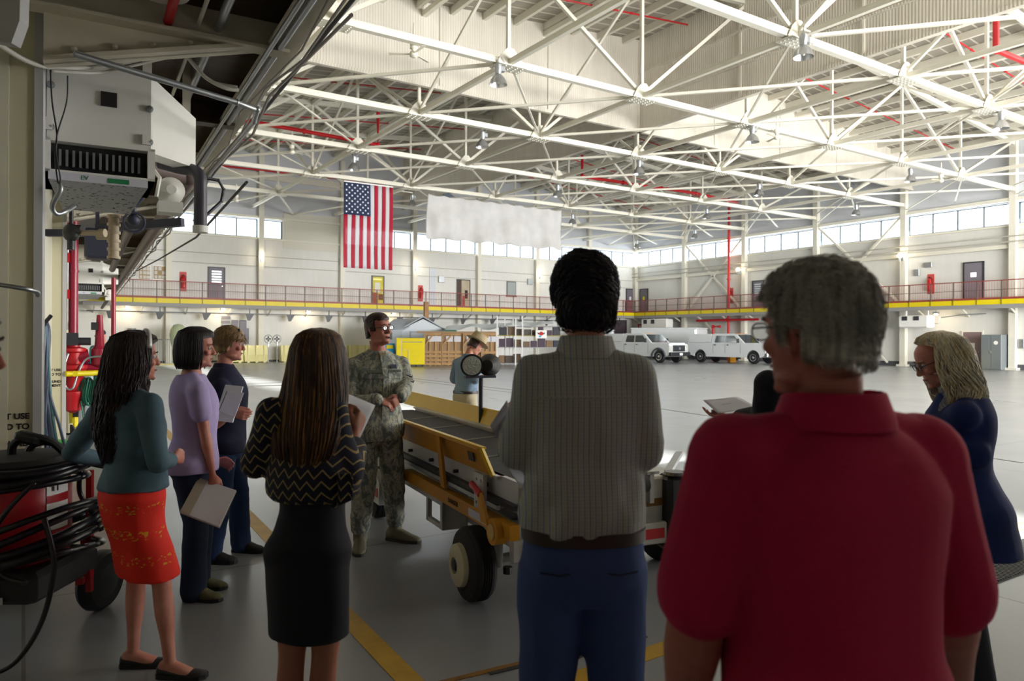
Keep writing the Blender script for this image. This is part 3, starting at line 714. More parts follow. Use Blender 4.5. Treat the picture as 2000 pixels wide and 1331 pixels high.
# small fittings
for i, (px, py, w_, h_, lab) in enumerate([(1813, 518, .5, .3, 'pair of grey junction boxes on the right wall above the extinguisher'), (1791, 533, .35, .4, 'small pale switch box on the right wall left of the junction boxes'), (1996, 672, .35, .5, 'small box on the right wall at the right edge of the photo')]):
    tag(MB().box2((XW-.12, ry(px)-w_/2, rz(px, py)-h_/2), (XW, ry(px)+w_/2, rz(px, py)+h_/2), .02).build('junction_box', M_GALV), lab, 'box')
for i, (px, py, lab) in enumerate([(1034, 551, 'grey square box on the back wall right of the small upper window'), (861, 546, 'small grey box on the back wall right of the recess'), (668, 512, 'tiny grey box on the back wall under the flag')]):
    tag(MB().box2((bx(px)-.25, YW-.12, bz(px, py)-.25), (bx(px)+.25, YW, bz(px, py)+.25), .02).build('junction_box', M_GALV), lab, 'box')

# ================================================================== flag and banner
def flag():
    x0, x1, z1, z0 = 13.85, 16.6, 9.72, 5.25; y = 36.85; w = x1-x0; h = z1-z0
    t = thing('national_flag', 'large United States flag hanging vertically from a roof truss', 'flag', (x0, y, z0))
    def cloth(name, u0, u1, v0, v1, m, off=0.0, nu=4, nv=12):
        def fn(u, v):
            a = u0+(u1-u0)*u; b = v0+(v1-v0)*v
            return Vector((a*w, off+.03*math.sin(a*9+b*3)+.02*math.sin(b*7), b*h))
        mb = MB(); mb.grid(fn, nu, nv); o = mb.build(name, m, t, smooth=True)
        s = o.modifiers.new('s', 'SOLIDIFY'); s.thickness = .004; return o
    def trans(name, col):
        g = NG(name, .8); g.color(col); nt = g.nt; tr = nt.nodes.new('ShaderNodeBsdfTranslucent'); tr.inputs[0].default_value = srgb(col)
        tp = nt.nodes.new('ShaderNodeBsdfTransparent'); m1 = nt.nodes.new('ShaderNodeMixShader'); m1.inputs[0].default_value = .35
        m2 = nt.nodes.new('ShaderNodeMixShader'); m2.inputs[0].default_value = .22
        o = nt.nodes['Material Output']; g.link(g.b.outputs[0], m1.inputs[1]); g.link(tr.outputs[0], m1.inputs[2]); g.link(m1.outputs[0], m2.inputs[1]); g.link(tp.outputs[0], m2.inputs[2]); g.link(m2.outputs[0], o.inputs[0]); return g.m
    R_, W_, B_ = trans('flag_red', 'c0183c'), trans('flag_white', 'e4e4ea'), trans('flag_blue', '25365f')
    cw, chh = 7/13, .38
    for i in range(13):      # stripes vertical; canton upper left
        u0, u1 = i/13, (i+1)/13; m = R_ if i % 2 == 0 else W_
        # from the right edge: the 13 stripes count from the right (outer) edge
        v1 = 1 - (chh if u1 <= cw+.001 else 0)
        cloth('red_stripe' if i % 2 == 0 else 'white_stripe', u0, u1, 0, v1, m)
    cloth('canton', 0, cw, 1-chh, 1, B_, 0, 14, 12)
    for r in range(11):
        for c in range(9):
            if (r+c) % 2: continue
            a = (c+1)/10*cw; b = 1-(r+1)/12*chh; cx, cz = a*w, b*h; yy = -.008+.03*math.sin(a*9+b*3)+.02*math.sin(b*7)
            pts = []
            for k in range(10): rr = .062 if k % 2 == 0 else .026; q = PI/2+k*PI/5; pts.append((cx+rr*math.cos(q), yy, cz+rr*math.sin(q)))
            MB().prism(pts, (0, -.003, 0)).build('star', M_WHITE, t)
    MB().box2((0, -.03, h-.02), (w, .03, h+.04)).build('header', M_WHITE, t); mb = MB()
    for x in (.1, w-.1): mb.cyl((x, 0, h+.03), (x, .25, ZC-z0-.13), .012, n=5)
    mb.build('tie_rope', M_DARK, t)
flag()
x0, x1 = 18.7, 28.0
def fnb(u, v):
    z = 9.62-.32*u*0-(1-v)*(2.45+.05*math.sin(u*40)); 
    fold = .13*math.sin(u*26+v*5*(1-u))+.05*math.sin(u*61+2*v)+.09*math.sin(11*u-7*v)
    sag = .07*(abs(math.sin(u*PI*9)))*v
    return Vector((x0+(x1-x0)*u-.1*(1-v)*(1-u), 36.85+fold*(.3+.7*(1-v)), z-sag))
mb = MB(); mb.grid(fnb, 120, 30); g = NG('banner_cloth', .85); g.color(g.ramp(g.noise(1.5, 5), [(.3, 'b9b8b8'), (.7, 'c6c5c5')]))
o = mb.build('cloth_banner', g.m, None, smooth=True); md = o.modifiers.new('s', 'SOLIDIFY'); md.thickness = .01
tag(o, 'wide blank white cloth banner hanging from a truss right of the flag', 'banner')
tag(MB().prism([(x0+.95, 36.95, 9.5), (x0+1.75, 36.95, 9.65), (x0+1.4, 36.95, 9.85), (x0+1.1, 36.95, 9.75)], (0, .15, 0)).build('folded_tarp', mat('dark_blue_tarp', '2c3a4a', .6)), 'dark blue folded corner of cloth above the white banner', 'tarp')
# ================================================================== mezzanine over the near left side
KM, ZO = 1.21, -.34                 # scale factor enlarging the mezzanine about the camera's eye point, and matching height offset
ME = math.radians(33.45-30.04)       # local y of the mezzanine frame = its length direction
def LV(o, s=0, t=0, z=0):
    """stand a thing in the mezzanine frame: local +y along it, +x towards the hangar"""
    o.location = LM(s*KM, t*KM, z*KM+ZO); o.rotation_euler = (0, 0, -ME); o.scale = (KM, KM, KM); return o  # position and size both enlarged about the camera's eye point
def LR(o, s=0, t=0, z=0):
    o.location = LM(s, t, z); o.rotation_euler = (0, 0, -ME); return o
def lthing(name, label, cat, s, t, z=0.0, group=None): return LV(thing(name, label, cat, group=group), s, t, z)
g = NG('mezzanine_soffit_steel', .38, .55)
g.color(g.ramp(g.noise(1.2, 6, rough=.7, dist=.6), [(.25, '2c2018'), (.5, '4a3a2c'), (.78, '6d604f')])); g.bump(g.noise(2.0, 3), .15)
M_SOF = g.m
def PXM(px, py, d): return PX(px, py, d*KM)  # image pixel at a depth enlarged like the mezzanine
def mthing(name, label, cat, loc):
    t = thing(name, label, cat, loc, -YAW*0); t.scale = (KM, KM, KM); return t
M_CREAM = mat('cream_wall_paint', 'cdc7aa', .6, var=.08, vscale=1.5)
M_CREAMT = mat('pale_column_trim', 'b8b8ba', .5)
M_BEAM = mat('cream_beam_paint', 'd3ccb8', .55, var=.15, vscale=5)
M_PIPEB = mat('old_brown_pipe', '5b4a45', .55, var=.2, vscale=4)
M_OLDW = mat('grimy_white_enamel', 'e4e3dc', .5, var=.08, vscale=3)
ZS = 3.5; TE = 1.12
g = LV(MB().box2((-.34, -5, ZS), (TE-.06, 44.6, ZS+.02)).build('mezzanine_soffit', M_SOF), 0, 0, 0); tag(g, kind='structure')
LV(struct(MB().box2((-1.6, -1.8, ZS+.14), (TE, 44.6, ZS+.45)).build('mezzanine_slab', M_BEAM)))
mb = MB(); mb.box2((TE-.06, -1.8, ZS-.12), (TE, 44.6, ZS+.5)).box2((TE-.18, -1.8, ZS-.14), (TE, 44.6, ZS-.12)); LV(struct(mb.build('trim_300', M_BEAM)))
for i in range(16):
    s = 1.0+i*1.8 if i < 6 else 11.8+(i-6)*4.2
    mb = MB(); mb.box2((-.34, s-.05, ZS-.16), (TE-.06, s-.03, ZS)).box2((-.34, s-.1, ZS-.18), (TE-.06, s+.02, ZS-.16)); LV(struct(mb.build('trim_%d' % (310+i), M_SOF if i % 2 else M_BEAM)))
# columns with cantilever brackets
for i in range(7):
    s = 4.72+i*6.2
    mb = MB(); w = .7
    mb.box2((-w-.2, s, .281), (-.22, s+.28, ZS+.2)); c = LV(struct(mb.build('trim_%d' % (340+i), M_CREAM)))
    mb = MB(); mb.box2((-.235, s-.012, .281), (-.195, s+.3, ZS)); o = mb.build('edge_trim', M_CREAMT, c)
    q = s-.12
    mb = MB(); mb.prism([(-.19, q, 3.05), (.95, q, 3.36), (.95, q, ZS), (-.19, q, ZS)], (0, .02, 0)); mb.prism([(-.19, q-.06, 3.05), (.95, q-.06, 3.36), (.95, q-.06, 3.385), (-.19, q-.06, 3.075)], (0, .14, 0))
    for k in range(6): mb.ball((-.05+k*.19, q-.01, 3.15+k*.05), .018, 8, 5)
    mb.build('cantilever_bracket', M_BEAM, c)
    if i < 2:
        tx = ['DO NOT USE', 'AROUND TO', '', 'GROUND', 'EQUIPMENT']; mt = mat('stencil_black', '1d1a18', .8)
        for k, b in enumerate(tx):
            if not b: continue
            o = text_obj(b, .042, mt, 'stencil', c, .0006, .0015, 'RIGHT'); o.rotation_euler = (PI/2, 0, 0); o.location = (-.25, s-.002, (1.19, 1.135, 0, 1.045, .995)[k])
# bent wall seam behind the first column
LR(struct(MB().box2((-.42, 6.1, 0), (-.37, 13.0, .14)).build('baseboard_left', M_CREAMT)))

# --- pipes and conduits under the soffit
def lpipe(label, pts, r, m, name='pipe', cat='pipe', ball=True, n=10):
    mb = MB(); mb.tube(pts, r, n)
    if ball:
        for p in pts[1:-1]: mb.ball(p, r*1.15, 10, 6)
    o = LV(mb.build(name, m, smooth=40)); return tag(o, label, cat)
lpipe('red pipe running under the dark soffit toward the camera', [(.40, .5, 3.38), (.40, 4.9, 3.38)], .026, M_RED)
mb = MB()
for s in (3.3, 4.1): mb.cyl((.40, s-.04, 3.38), (.40, s+.04, 3.38), .04)
o = mb.build('coupling', M_RED); o.parent = bpy.data.objects[[x.name for x in bpy.data.objects if x.get('label', '').startswith('red pipe running under the dark')][0]]
lpipe('galvanised conduit under the dark soffit right of the red pipe', [(.66, .5, 3.40), (.66, 6.2, 3.40)], .025, M_GALV)
lpipe('thin cream conduit between the red pipe and the galvanised one', [(.56, .5, 3.41), (.56, 6.0, 3.41)], .012, M_STEEL)
lpipe('thick brown pipe running along under the mezzanine edge', [(.30, 6.3, 2.93), (.74, 6.6, 2.93), (.74, 40, 2.96)], .062, M_PIPEB)
lpipe('second brown pipe lower under the mezzanine, farther back', [(.2, 10.2, 3.0), (.5, 10.6, 3.0), (.5, 17.4, 3.0)], .06, M_PIPEB)
for k, (t_, z_, r_, lab) in enumerate([(1.0, 3.34, .02, 'silver conduit along the inside of the mezzanine edge'), (.93, 3.3, .014, 'slim silver conduit along the mezzanine edge'), (1.15, 3.3, .012, 'slim dark conduit on the outer face of the mezzanine edge')]):
    lpipe(lab, [(t_, 2.0, z_), (t_, 40, z_)], r_, M_GALV if k < 2 else M_DARK, ball=False)
lpipe('long galvanised conduit crossing below the soffit from the column to the edge', [(-.05, 4.45, 3.08), (.8, 4.75, 3.05), (.93, 4.8, 3.04), (.95, 5.0, 3.02), (.9, 9.5, 3.04)], .018, M_GALV)
lpipe('black drain pipe bent out over the mezzanine edge', [(.62, 6.9, 3.02), (1.02, 6.95, 3.0), (1.07, 6.98, 2.93), (1.05, 6.98, 2.82), (.92, 6.95, 2.68), (.82, 6.95, 2.62)], .014, M_DARK)
lpipe('thin black cable hanging in a long line below the mezzanine edge', [(1.16, 6.4, 2.9), (1.15, 9.5, 2.8), (1.12, 14, 2.95), (1.1, 20, 3.2)], .012, M_BLACK, 'cable', 'cable', False)
for k in range(3): lpipe(['upper', 'middle', 'lower'][k]+' of three tangled grey wires along the mezzanine edge', [(1.05+.02*k+.03*math.sin(i*1.7+k), 3.5+i*.8, 3.30-.05*k+.035*math.cos(i*2.3+k)) for i in range(26)], .006+.002*k, mat('grey_wire', '8f8a84', .6), 'wire', 'wire', False, 5)
# white cable that loops over the bracket
def sm(pts, n=6):
    out = []; P = [Vector(p) for p in pts]
    for i in range(len(P)-1):
        p0, p1, p2, p3 = P[max(i-1, 0)], P[i], P[i+1], P[min(i+2, len(P)-1)]
        for k in range(n):
            t = k/n; out.append(.5*((2*p1)+(p2-p0)*t+(2*p0-5*p1+4*p2-p3)*t*t+(3*p1-p0-3*p2+p3)*t**3))
    out.append(P[-1]); return out
def wtube(label, pts, r, m, name='cable', cat='cable', n=6, seg=6):
    mb = MB(); mb.tube(sm(pts, seg), r*KM, n); return tag(mb.build(name, m, smooth=True), label, cat)
M_WIRE = mat('white_cable', 'c9c6bd', .5)
wtube('white cable draped from the column over the bracket to the soffit edge', [PXM(-40, 60, 3.4), PXM(0, 88, 3.6), PXM(50, 118, 3.8), PXM(100, 132, 4.0), PXM(170, 132, 4.3), PXM(245, 122, 4.4), PXM(300, 110, 4.5), PXM(358, 106, 4.6), PXM(400, 150, 4.7), PXM(440, 172, 4.75), PXM(465, 176, 4.8)], .013, M_WIRE)
wtube('second white cable sagging under the bracket beside the first', [PXM(100, 138, 4.0), PXM(190, 142, 4.3), PXM(260, 128, 4.35), PXM(330, 112, 4.5), PXM(360, 109, 4.6), PXM(385, 135, 4.7), PXM(415, 160, 4.75), PXM(464, 170, 4.8)], .010, M_WIRE)
wtube('thin wire loop hanging from the bracket down to the hook', [PXM(98, 132, 4.0), PXM(102, 200, 4.0), PXM(111, 262, 4.0), PXM(108, 310, 4.0), PXM(113, 355, 4.0), PXM(118, 350, 4.0), PXM(110, 300, 4.0), PXM(112, 262, 4.0), PXM(130, 200, 4.0), PXM(132, 148, 4.0)], .004, M_DARK, 'wire_loop', 'wire')
wtube('grey curved hook pipe hanging below the wire loop', [PXM(116, 360, 4.0), PXM(118, 372, 4.0), PXM(106, 392, 4.0), PXM(103, 408, 4.02), PXM(112, 418, 4.05), PXM(130, 412, 4.1), PXM(145, 402, 4.2)], .014, M_GALV, 'hook', 'hook')
wtube('grey conduit with an elbow fixed across the first column', [PXM(-30, 552, 3.2), PXM(40, 563, 3.25), PXM(66, 568, 3.3), PXM(74, 573, 3.34), PXM(74, 577, 3.36)], .011, M_GALV, 'conduit', 'pipe')
# round lamp body at the very top
t = mthing('soffit_lamp', 'underside of a round lamp at the top edge of the photo beside the red pipe', 'lamp', PXM(318, -8, 3.9)); MB().lathe((0, 0, 0), (0, 0, 1), [(0, .1), (.01, .13), (.03, .14), (.12, .1), (.2, .05)], 20).build('lamp_body', M_OLDW, t, smooth=30); MB().cyl((0, 0, .2), (0, 0, (3.9-t.location.z)/KM), .015).build('stem', M_GALV, t)
# hanging cream bulkhead at the upper left corner
o = MB().prism([PXM(-60, -60, 2.6), PXM(41, -60, 2.6), PXM(38, 40, 2.6), PXM(22, 84, 2.6), PXM(-60, 70, 2.6)], FW*.06).build('duct_end', M_CREAMT); tag(o, 'pale duct end hanging at the top left corner', 'duct')

# --- unit heaters
def heater(s, label, far=False):
    t = lthing('wall_heater', label, 'heater', s, -.2, 0)
    W = .56; mb = MB(); mb.box2((0, 0, 2.74), (W, .75, 3.22), .012); mb.build('cabinet', M_OLDW, t)
    mb = MB(); mb.prism([(W, .02, 2.74), (W+.3, .5, 2.78), (W+.3, .5, 3.12), (W, .02, 3.2)], (0, .2, 0)); mb.build('side_hood', M_OLDW, t)
    mb = MB(); mb.box2((-.02, -.02, 2.56), (W+.01, .6, 2.575)).box2((-.02, -.02, 2.74), (W+.01, .6, 2.755)).box2((-.02, -.02, 2.56), (.03, .6, 2.755)).box2((W-.03, -.02, 2.56), (W+.01, .6, 2.755)); mb.build('grille_frame', M_OLDW, t)
    MB().box2((.03, .06, 2.575), (W-.03, .1, 2.74)).build('grille_back', M_BLACK, t)
    for k in range(13): MB().box2((.07+k*.034, .01, 2.605), (.083+k*.034, .03, 2.70)).build('louvre', M_GALV, t)
    g = NG('filter_panel' if 'filter_panel' not in MATS else 'filter_panel_b', .6); sp = g.noise(40, 3, stretch=(1, 1, 4)); g.color(g.ramp(sp, [(.36, '3a3b3c'), (.42, 'a9acb0')]))
    mb = MB(); mb.prism([(.02, -.02, 2.53), (W-.03, -.02, 2.53), (W-.1, .5, 2.44), (.08, .5, 2.44)], (0, 0, -.015)); mb.build('filter_panel', g.m, t)
    MB().box2((.02, -.035, 2.515), (W-.03, -.02, 2.56)).build('label_strip', M_PAPER, t)
    o = text_obj('EV', .036, mat('sign_green', '1f7a4a', .5), 'lettering', t, .0005); o.rotation_euler = (PI/2, 0, 0); o.location = (.2, -.0365, 2.537)
    MB().box2((.32, -.038, 2.522), (.43, -.034, 2.55)).build('green_label', MATS['sign_green'], t)
    if not far:
        MB().box2((.28, -.012, 2.98), (.365, 0, 3.065)).build('soot_stained_socket', mat('sooty_plate', '1c1512', .8), t)
        for (x, z) in ((.02, 3.06), (.53, 3.0), (.02, 2.82), (.53, 2.8)):
            mb = MB(); mb.lathe((x+.01, -.004, z), (0, -1, 0), [(0, .022), (.012, .02), (.016, .008)], 10); mb.build('mounting_boss', M_GALV, t)
        mb = MB(); mb.box2((.5, -.02, 2.78), (.545, 0, 2.84)).box2((.5, -.02, 3.2), (.55, 0, 3.3)).box2((0, -.02, 2.8), (.04, 0, 2.87)); mb.build('hanger_bracket', M_OLDW, t)
        mb = MB(); mb.lathe((W+.12, .28, 2.56), (0, -1, 0), [(0, .085), (.06, .085), (.07, .06), (.09, .03), (.1, .03)], 20); mb.box2((W+.04, .1, 2.4), (W+.18, .25, 2.47)); mb.tube([(W, .2, 2.7), (W+.05, .15, 2.62), (W+.03, .15, 2.5)], .012, 6); mb.build('fan_motor', M_OLDW, t, smooth=40)
    return t
heater(5.0, 'white sooty wall heater hanging under the near mezzanine bracket')
heater(18.2, 'small distant wall heater above the red valves')
# exhaust elbow of the near heater
t = lthing('vent_pipe', 'dark vertical vent pipe with a white collar hanging in front of the far windows', 'pipe', 0, 0)
a = Vector((.42, 5.75, 2.78))
mb = MB(); mb.tube(sm([(.44, 5.55, 2.80), (.55, 5.5, 2.77), (.64, 5.45, 2.75), (.675, 5.4, 2.70), (.68, 5.4, 2.6), (.68, 5.4, 2.36)], 5), .042, 14); mb.build('pipe_body', mat('dark_painted_pipe', '3c3a44', .45), t, smooth=40)
MB().cyl((.68, 5.4, 2.37), (.68, 5.4, 2.325), .05, n=14).build('white_collar', M_OLDW, t, smooth=40); MB().bar((.6, 5.5, 2.8), (.6, 5.5, 3.5), .05, .02).build('hanger', M_BEAM, t)
# tangle of valves below the heater
t = mthing('black_gate_valve', 'black round gate valve below the heater hook', 'valve', PXM(139, 455, 5.2))
mb = MB(); mb.ball((0, 0, 0), (.055, .06, .065), 12, 9); mb.cyl((0, 0, 0), (0, 0, .16), .014); mb.cyl((0, 0, .02), RT*.08+Vector((0, 0, .02)), .035); mb.cyl((0, 0, -.05), (0, 0, -.12), .025); mb.build('valve_body', M_DARK, t, smooth=40)
mb = MB(); mb.cyl(RT*.07, RT*.2, .02); mb.cyl(RT*.2+Vector((0, 0, 0)), RT*.24, .03); mb.build('brass_stub', mat('dull_cream_fitting', 'b3a48c', .6), t, smooth=40)
t = mthing('pipe_tee', 'cream ribbed pipe standing upright beside the dark square duct', 'pipe', PXM(222, 490, 5.4))
mb = MB(); mb.cyl((0, 0, -.06), (0, 0, .25), .035, n=12); 
for k in range(6): mb.cyl((0, 0, -.06+k*.06), (0, 0, -.04+k*.06), .045, n=12)
mb.cyl((0, 0, .1), -RT*.12+Vector((0, 0, .1)), .022); mb.build('fitting', mat('dull_cream_fitting'), t, smooth=40)
t = mthing('square_duct', 'dark grey boxy duct hanging under the mezzanine above the far heater', 'duct', PXM(190, 478, 6.5))
mb = MB(); R_ = Matrix.Rotation(-ME, 4, 'Z'); mb.box((0, 0, 0), (.2, .25, .26), R_, .02); mb.build('duct_body', mat('dark_blue_grey', '35374a', .5), t)
mb = MB(); mb.bar((0, 0, .1), -RT*.45+Vector((0, 0, .1)), .06, .06).bar((0, 0, .14), RT*.75+Vector((0, 0, .2)), .07, .07); mb.bar((0, 0, .1), (0, 0, (3.9-t.location.z)/KM), .03, .03); mb.build('duct_arm', mat('dark_blue_grey'), t)
t = mthing('globe_valve', 'dark blue valve wheel under the mezzanine right of the heater filter', 'valve', PXM(261, 430, 5.4))
mb = MB(); mb.ball((0, 0, 0), (.045, .045, .045), 12, 8); mb.cyl((0, 0, .0), (0, 0, .12), .02); mb.tube([(0, 0, .1), RT*.06+Vector((0, 0, .16)), RT*.05+Vector((0, 0, .3))], .02, 8); mb.build('valve_body', mat('dark_blue_grey'), t, smooth=40)
MB().tube([Vector((.07*math.cos(a), 0, .07*math.sin(a)))+Vector((0, -.03, -.02)) for a in [i*PI/8 for i in range(17)]], .008, 6).build('hand_wheel', mat('dark_blue_grey'), t)

# --- fire riser and valve group against the wall, beyond the second column
t = lthing('fire_riser', 'thick red fire riser pipe beside the second column', 'pipe', 11.2, -.12)
mb = MB(); mb.cyl((0, 0, 1.5), (0, 0, 3.5), .055, n=14); mb.cyl((0, 0, 2.45), (0, 0, 2.48), .065, n=14); mb.build('riser', mat('fire_pipe_crimson', '8e1530', .35), t, smooth=40)
for k in range(3): MB().box2((-.14, -.08, 2.1+k*.47), (-.04, -.02, 2.22+k*.47)).build('marker_plate', M_RED, t)
mb = MB(); mb.cyl((-.075, -.06, 1.7), (-.075, -.06, 3.2), .022); mb.build('bright_conduit', M_CHROME, t)
mb = MB(); mb.lathe((0, 0, 0), (0, 0, 1), [(.62, .03), (.66, .1), (.8, .12), (.86, .15), (.9, .15), (.92, .1), (1.0, .12), (1.15, .13), (1.2, .17), (1.24, .17), (1.26, .1), (1.4, .11), (1.42, .15), (1.46, .15), (1.48, .08), (1.6, .07)], 20); mb.build('alarm_valve', M_RED, t, smooth=35)
mb = MB(); mb.cyl((0, 0, 1.33), (.18, 0, 1.36), .09); mb.lathe((.3, 0, 0), (0, 0, 1), [(1.2, .05), (1.25, .1), (1.45, .1), (1.5, .06), (1.9, .035)], 14); mb.cyl((.0, 0, 1.22), (.62, 0, 1.18), .06, .035); mb.cyl((.34, 0, 1.32), (.6, 0, 1.3), .05, .03); mb.cyl((.6, -.02, 1.3), (.6, .02, 1.3), .055); mb.build('branch_pipe', mat('fire_pipe_crimson'), t, smooth=35)
mb = MB(); mb.cyl((.46, 0, 1.22), (.46, 0, 2.4), .028); mb.cyl((.46, 0, 1.55), (.46, 0, 1.62), .05); mb.build('slim_riser', mat('fire_pipe_crimson'), t, smooth=35)
MB().tube([Vector((.78, .12*math.cos(a), 1.2+.12*math.sin(a))) for a in [i*PI/8 for i in range(17)]], .012, 6).build('hand_wheel', M_DARK, t)
MB().box2((.62, -.05, 1.3), (.7, .02, 1.38)).build('indicator_box', M_RED, t)
mb = MB(); mb.tube(sm([(-.05, -.16, 1.4), (-.1, -.2, 1.2), (-.08, -.2, .98), (.0, -.2, .95), (.06, -.18, 1.15), (.16, -.16, 1.33), (.4, -.14, 1.36)], 6), .014, 7); mb.build('flexible_conduit', M_GALV, t, smooth=True)
MB().box2((-.1, -.12, 1.5), (.06, .0, 1.66)).cyl((.05, -.05, 1.55), (.2, -.05, 1.55), .05).build('tamper_switch', M_DARK, t); MB().box2((.2, -.08, 1.7), (.28, 0, 1.8)).build('pressure_switch', M_DARK, t)
o = lthing('guard_barrier', 'round yellow guard rail in front of the red valves', 'barrier', 10.9, -.2)
mb = MB(); mb.cyl((0, 0, 1.14), (.62, .3, 1.14), .035, n=12); mb.cyl((0.1, 0, 1.14), (.1, 1.9, 1.14), .035, n=12); mb.build('rail', M_YEL, o, smooth=40); MB().cyl((.6, .3, .281), (.6, .3, 1.14), .035, n=12).build('post', M_YEL, o, smooth=40); MB().cyl((.1, 1.9, .281), (.1, 1.9, 1.14), .035, n=12).build('post', M_YEL, o, smooth=40)
t = thing('plastic_drum', 'bright blue plastic drum standing in front of the teal shirted person', 'drum', PX(157, 745, 24.5)-Vector((0, 0, PX(157, 745, 24.5).z))); mb = MB(); mb.lathe((0, 0, .06), (0, 0, 1), [(0, .27), (.03, .29), (.28, .29), (.3, .3), (.33, .29), (.6, .29), (.63, .3), (.66, .29), (.86, .28), (.9, .2)], 20); mb.build('drum_body', mat('drum_blue', '1f40c0', .4), t, smooth=35); MB().box2((-.25, -.25, 0), (.25, .25, .06)).build('dolly', M_DARK, t)
t = thing('metal_locker', 'low pale metal cabinet below the red valves', 'cabinet', CW(-8.78, 14.5), -YAW); MB().box2((0, 0, 0), (.33, .5, .82), .01).build('body', mat('pale_cabinet', 'b9c0c0', .4), t); MB().box2((.02, -.015, .08), (.15, 0, .78)).build('door', mat('pale_cabinet'), t); MB().box2((.17, -.015, .08), (.31, 0, .78)).build('door', mat('pale_cabinet'), t)
t = thing('hand_cart', 'yellow framed hand cart with a cream box beside the second column', 'cart', CW(-7.33, 12.05), -YAW)
mb = MB(); mb.box2((0, 0, .72), (.3, .35, .76)).box2((.14, 0, .2), (.18, .04, .72)).box2((.0, .3, .1), (.04, .34, .72)).box2((.0, -.01, .63), (.28, .02, .67)); mb.build('frame', M_YEL, t); MB().box2((-.02, -.02, .04), (.13, .1, .66)).build('box', M_CREAM, t); MB().box2((.19, .0, .3), (.27, .2, .6)).build('battery', M_DARK, t)
mb = MB(); mb.cyl((.06, .1, .76), (-.02, .1, 1.05), .012); mb.build('stick', M_DARK, t); MB().box2((.3, .0, .2), (.33, .03, 1.12)).build('post', mat('worn_white_post', 'c9c3b8', .7, var=.4, vscale=20), t); MB().cyl((.1, .02, .09), (.1, .06, .09), .09).build('wheel', M_BLACK, t)
# green hose coil on the floor-standing reel
t = thing('hose_coil', 'coil of green hose hanging on a stand left of the long haired woman', 'hose', CW(-6.75, 11.7), -YAW)
mb = MB(); M_GH = mat('green_hose', '0f6a58', .5)
for k in range(11):
    x = -.05+k*.028; pts = [Vector((x+.012*math.sin(a*3), .10*math.cos(a)+.02*math.sin(k), .74+(.2+.03*math.sin(k*1.7))*math.sin(a))) for a in [i*2*PI/20 for i in range(21)]]; mb.tube(pts, .013, 6)
mb.tube(sm([(0, -.1, .6), (.05, -.1, .3), (.12, -.12, .05), (.3, -.1, .02), (.5, .1, .015)], 6), .013, 6); mb.build('coils', M_GH, t, smooth=True); MB().box2((-.08, -.02, 0), (-.05, .02, .95)).box2((-.1, -.02, .9), (.3, .02, .93)).build('stand', M_GALV, t)
# blue-grey hoses hanging on a wall hook by the first column
t = lthing('hanging_hoses', 'bundle of blue grey air hoses hanging from a hook on the wall', 'hose', 6.6, -.26)
M_BH = mat('blue_grey_hose', '4a5672', .4)
for k in range(9):
    r2 = random.Random(k); x0 = -.05+.012*k; pts = [(x0*.4, 0, 1.72), (x0*.5+.01, -.04+.01*k, 1.62), (x0+.03*r2.uniform(-1, 1), -.05, 1.25), (x0+.05*r2.uniform(-1, 1)+.02, -.05, .9), (x0+.05+.03*k*.3, -.05+.015*k, .55), (x0+.07+.02*r2.uniform(-1, 1), -.03, .32)]
    MB().tube(sm(pts, 6), .011+.003*(k % 2), 7).build('hose', M_BH if k % 3 else mat('teal_hose', '4e7a80', .4), t, smooth=True)
mb = MB(); mb.cyl((0, .0, 1.7), (.02, -.14, 1.73), .014); mb.cyl((.02, -.14, 1.73), (.05, -.16, 1.77), .014); mb.build('hook', M_DARK, t)
MB().cyl((-.0, 0, .62), (-.01, 0, .9), .01).build('valve_key', M_DARK, t)
tag(LR(MB().box2((-.36, 11.2, .0), (-.16, 11.4, .26), .03).build('green_canister', mat('green_plastic', '2e9a3a', .5))), 'small green canister on the floor at the foot of the hoses', 'canister')

# --- red tank machine at lower left (pressure washer on a cart)
base = CW(-2.63, 3.9); t = thing('tank_machine', 'red tank machine on a wheeled cart wrapped in black hoses', 'machine', base, -YAW); t.scale = (1, 1, .86)
M_REDM = mat('machine_red', 'a30d1c', .35); M_HOSE = mat('black_hose', '14131a', .3)
mb = MB(); mb.lathe((0, 0, 0), (0, 0, 1), [(.5, .2), (.54, .26), (.6, .275), (.98, .275), (1.04, .25), (1.07, .15)], 28); mb.build('tank', M_REDM, t, smooth=35)
mb = MB(); mb.lathe((0, 0, 0), (0, 0, 1), [(1.06, .275), (1.12, .285), (1.15, .26), (1.16, .1)], 28); mb.build('tank_rim', M_BLACK, t, smooth=35)
# label wrapped on the right side
def lab_arc(z0, z1, a0, a1, m, nm):
    mb = MB(); mb.grid(lambda u, v: Vector((.279*math.cos(a0+(a1-a0)*u), .279*math.sin(a0+(a1-a0)*u), z0+(z1-z0)*v)), 8, 2); mb.build(nm, m, t, smooth=True)
lab_arc(.93, 1.03, -.42, .1, M_WHITE, 'label'); lab_arc(.72, .88, -.42, .1, M_WHITE, 'label'); lab_arc(.885, .925, -.42, .1, M_REDM, 'label_band')
o = text_obj('Hi', .085, M_DARK, 'lettering', t, .001); o.location = (.279*math.cos(-.33), .279*math.sin(-.33)-.004, .98); o.rotation_euler = (PI/2, 0, PI/2-.33-.35)
mb = MB(); mb.box2((-.34, -.28, .34), (.3, .3, .52), .03); mb.build('pump_housing', M_BLACK, t)
mb = MB(); mb.bar((.24, .3, .2), (.24, .3, 1.0), .03, .03).bar((.1, .5, .2), (.1, .5, .62), .03, .05).bar((.24, .2, .3), (.1, .55, .26), .04, .04).bar((-.36, .2, .36), (.31, .2, .36), .04, .04).bar((-.1, -.25, .0), (-.1, -.25, .36), .03, .03); mb.build('cart_frame', M_REDM, t)
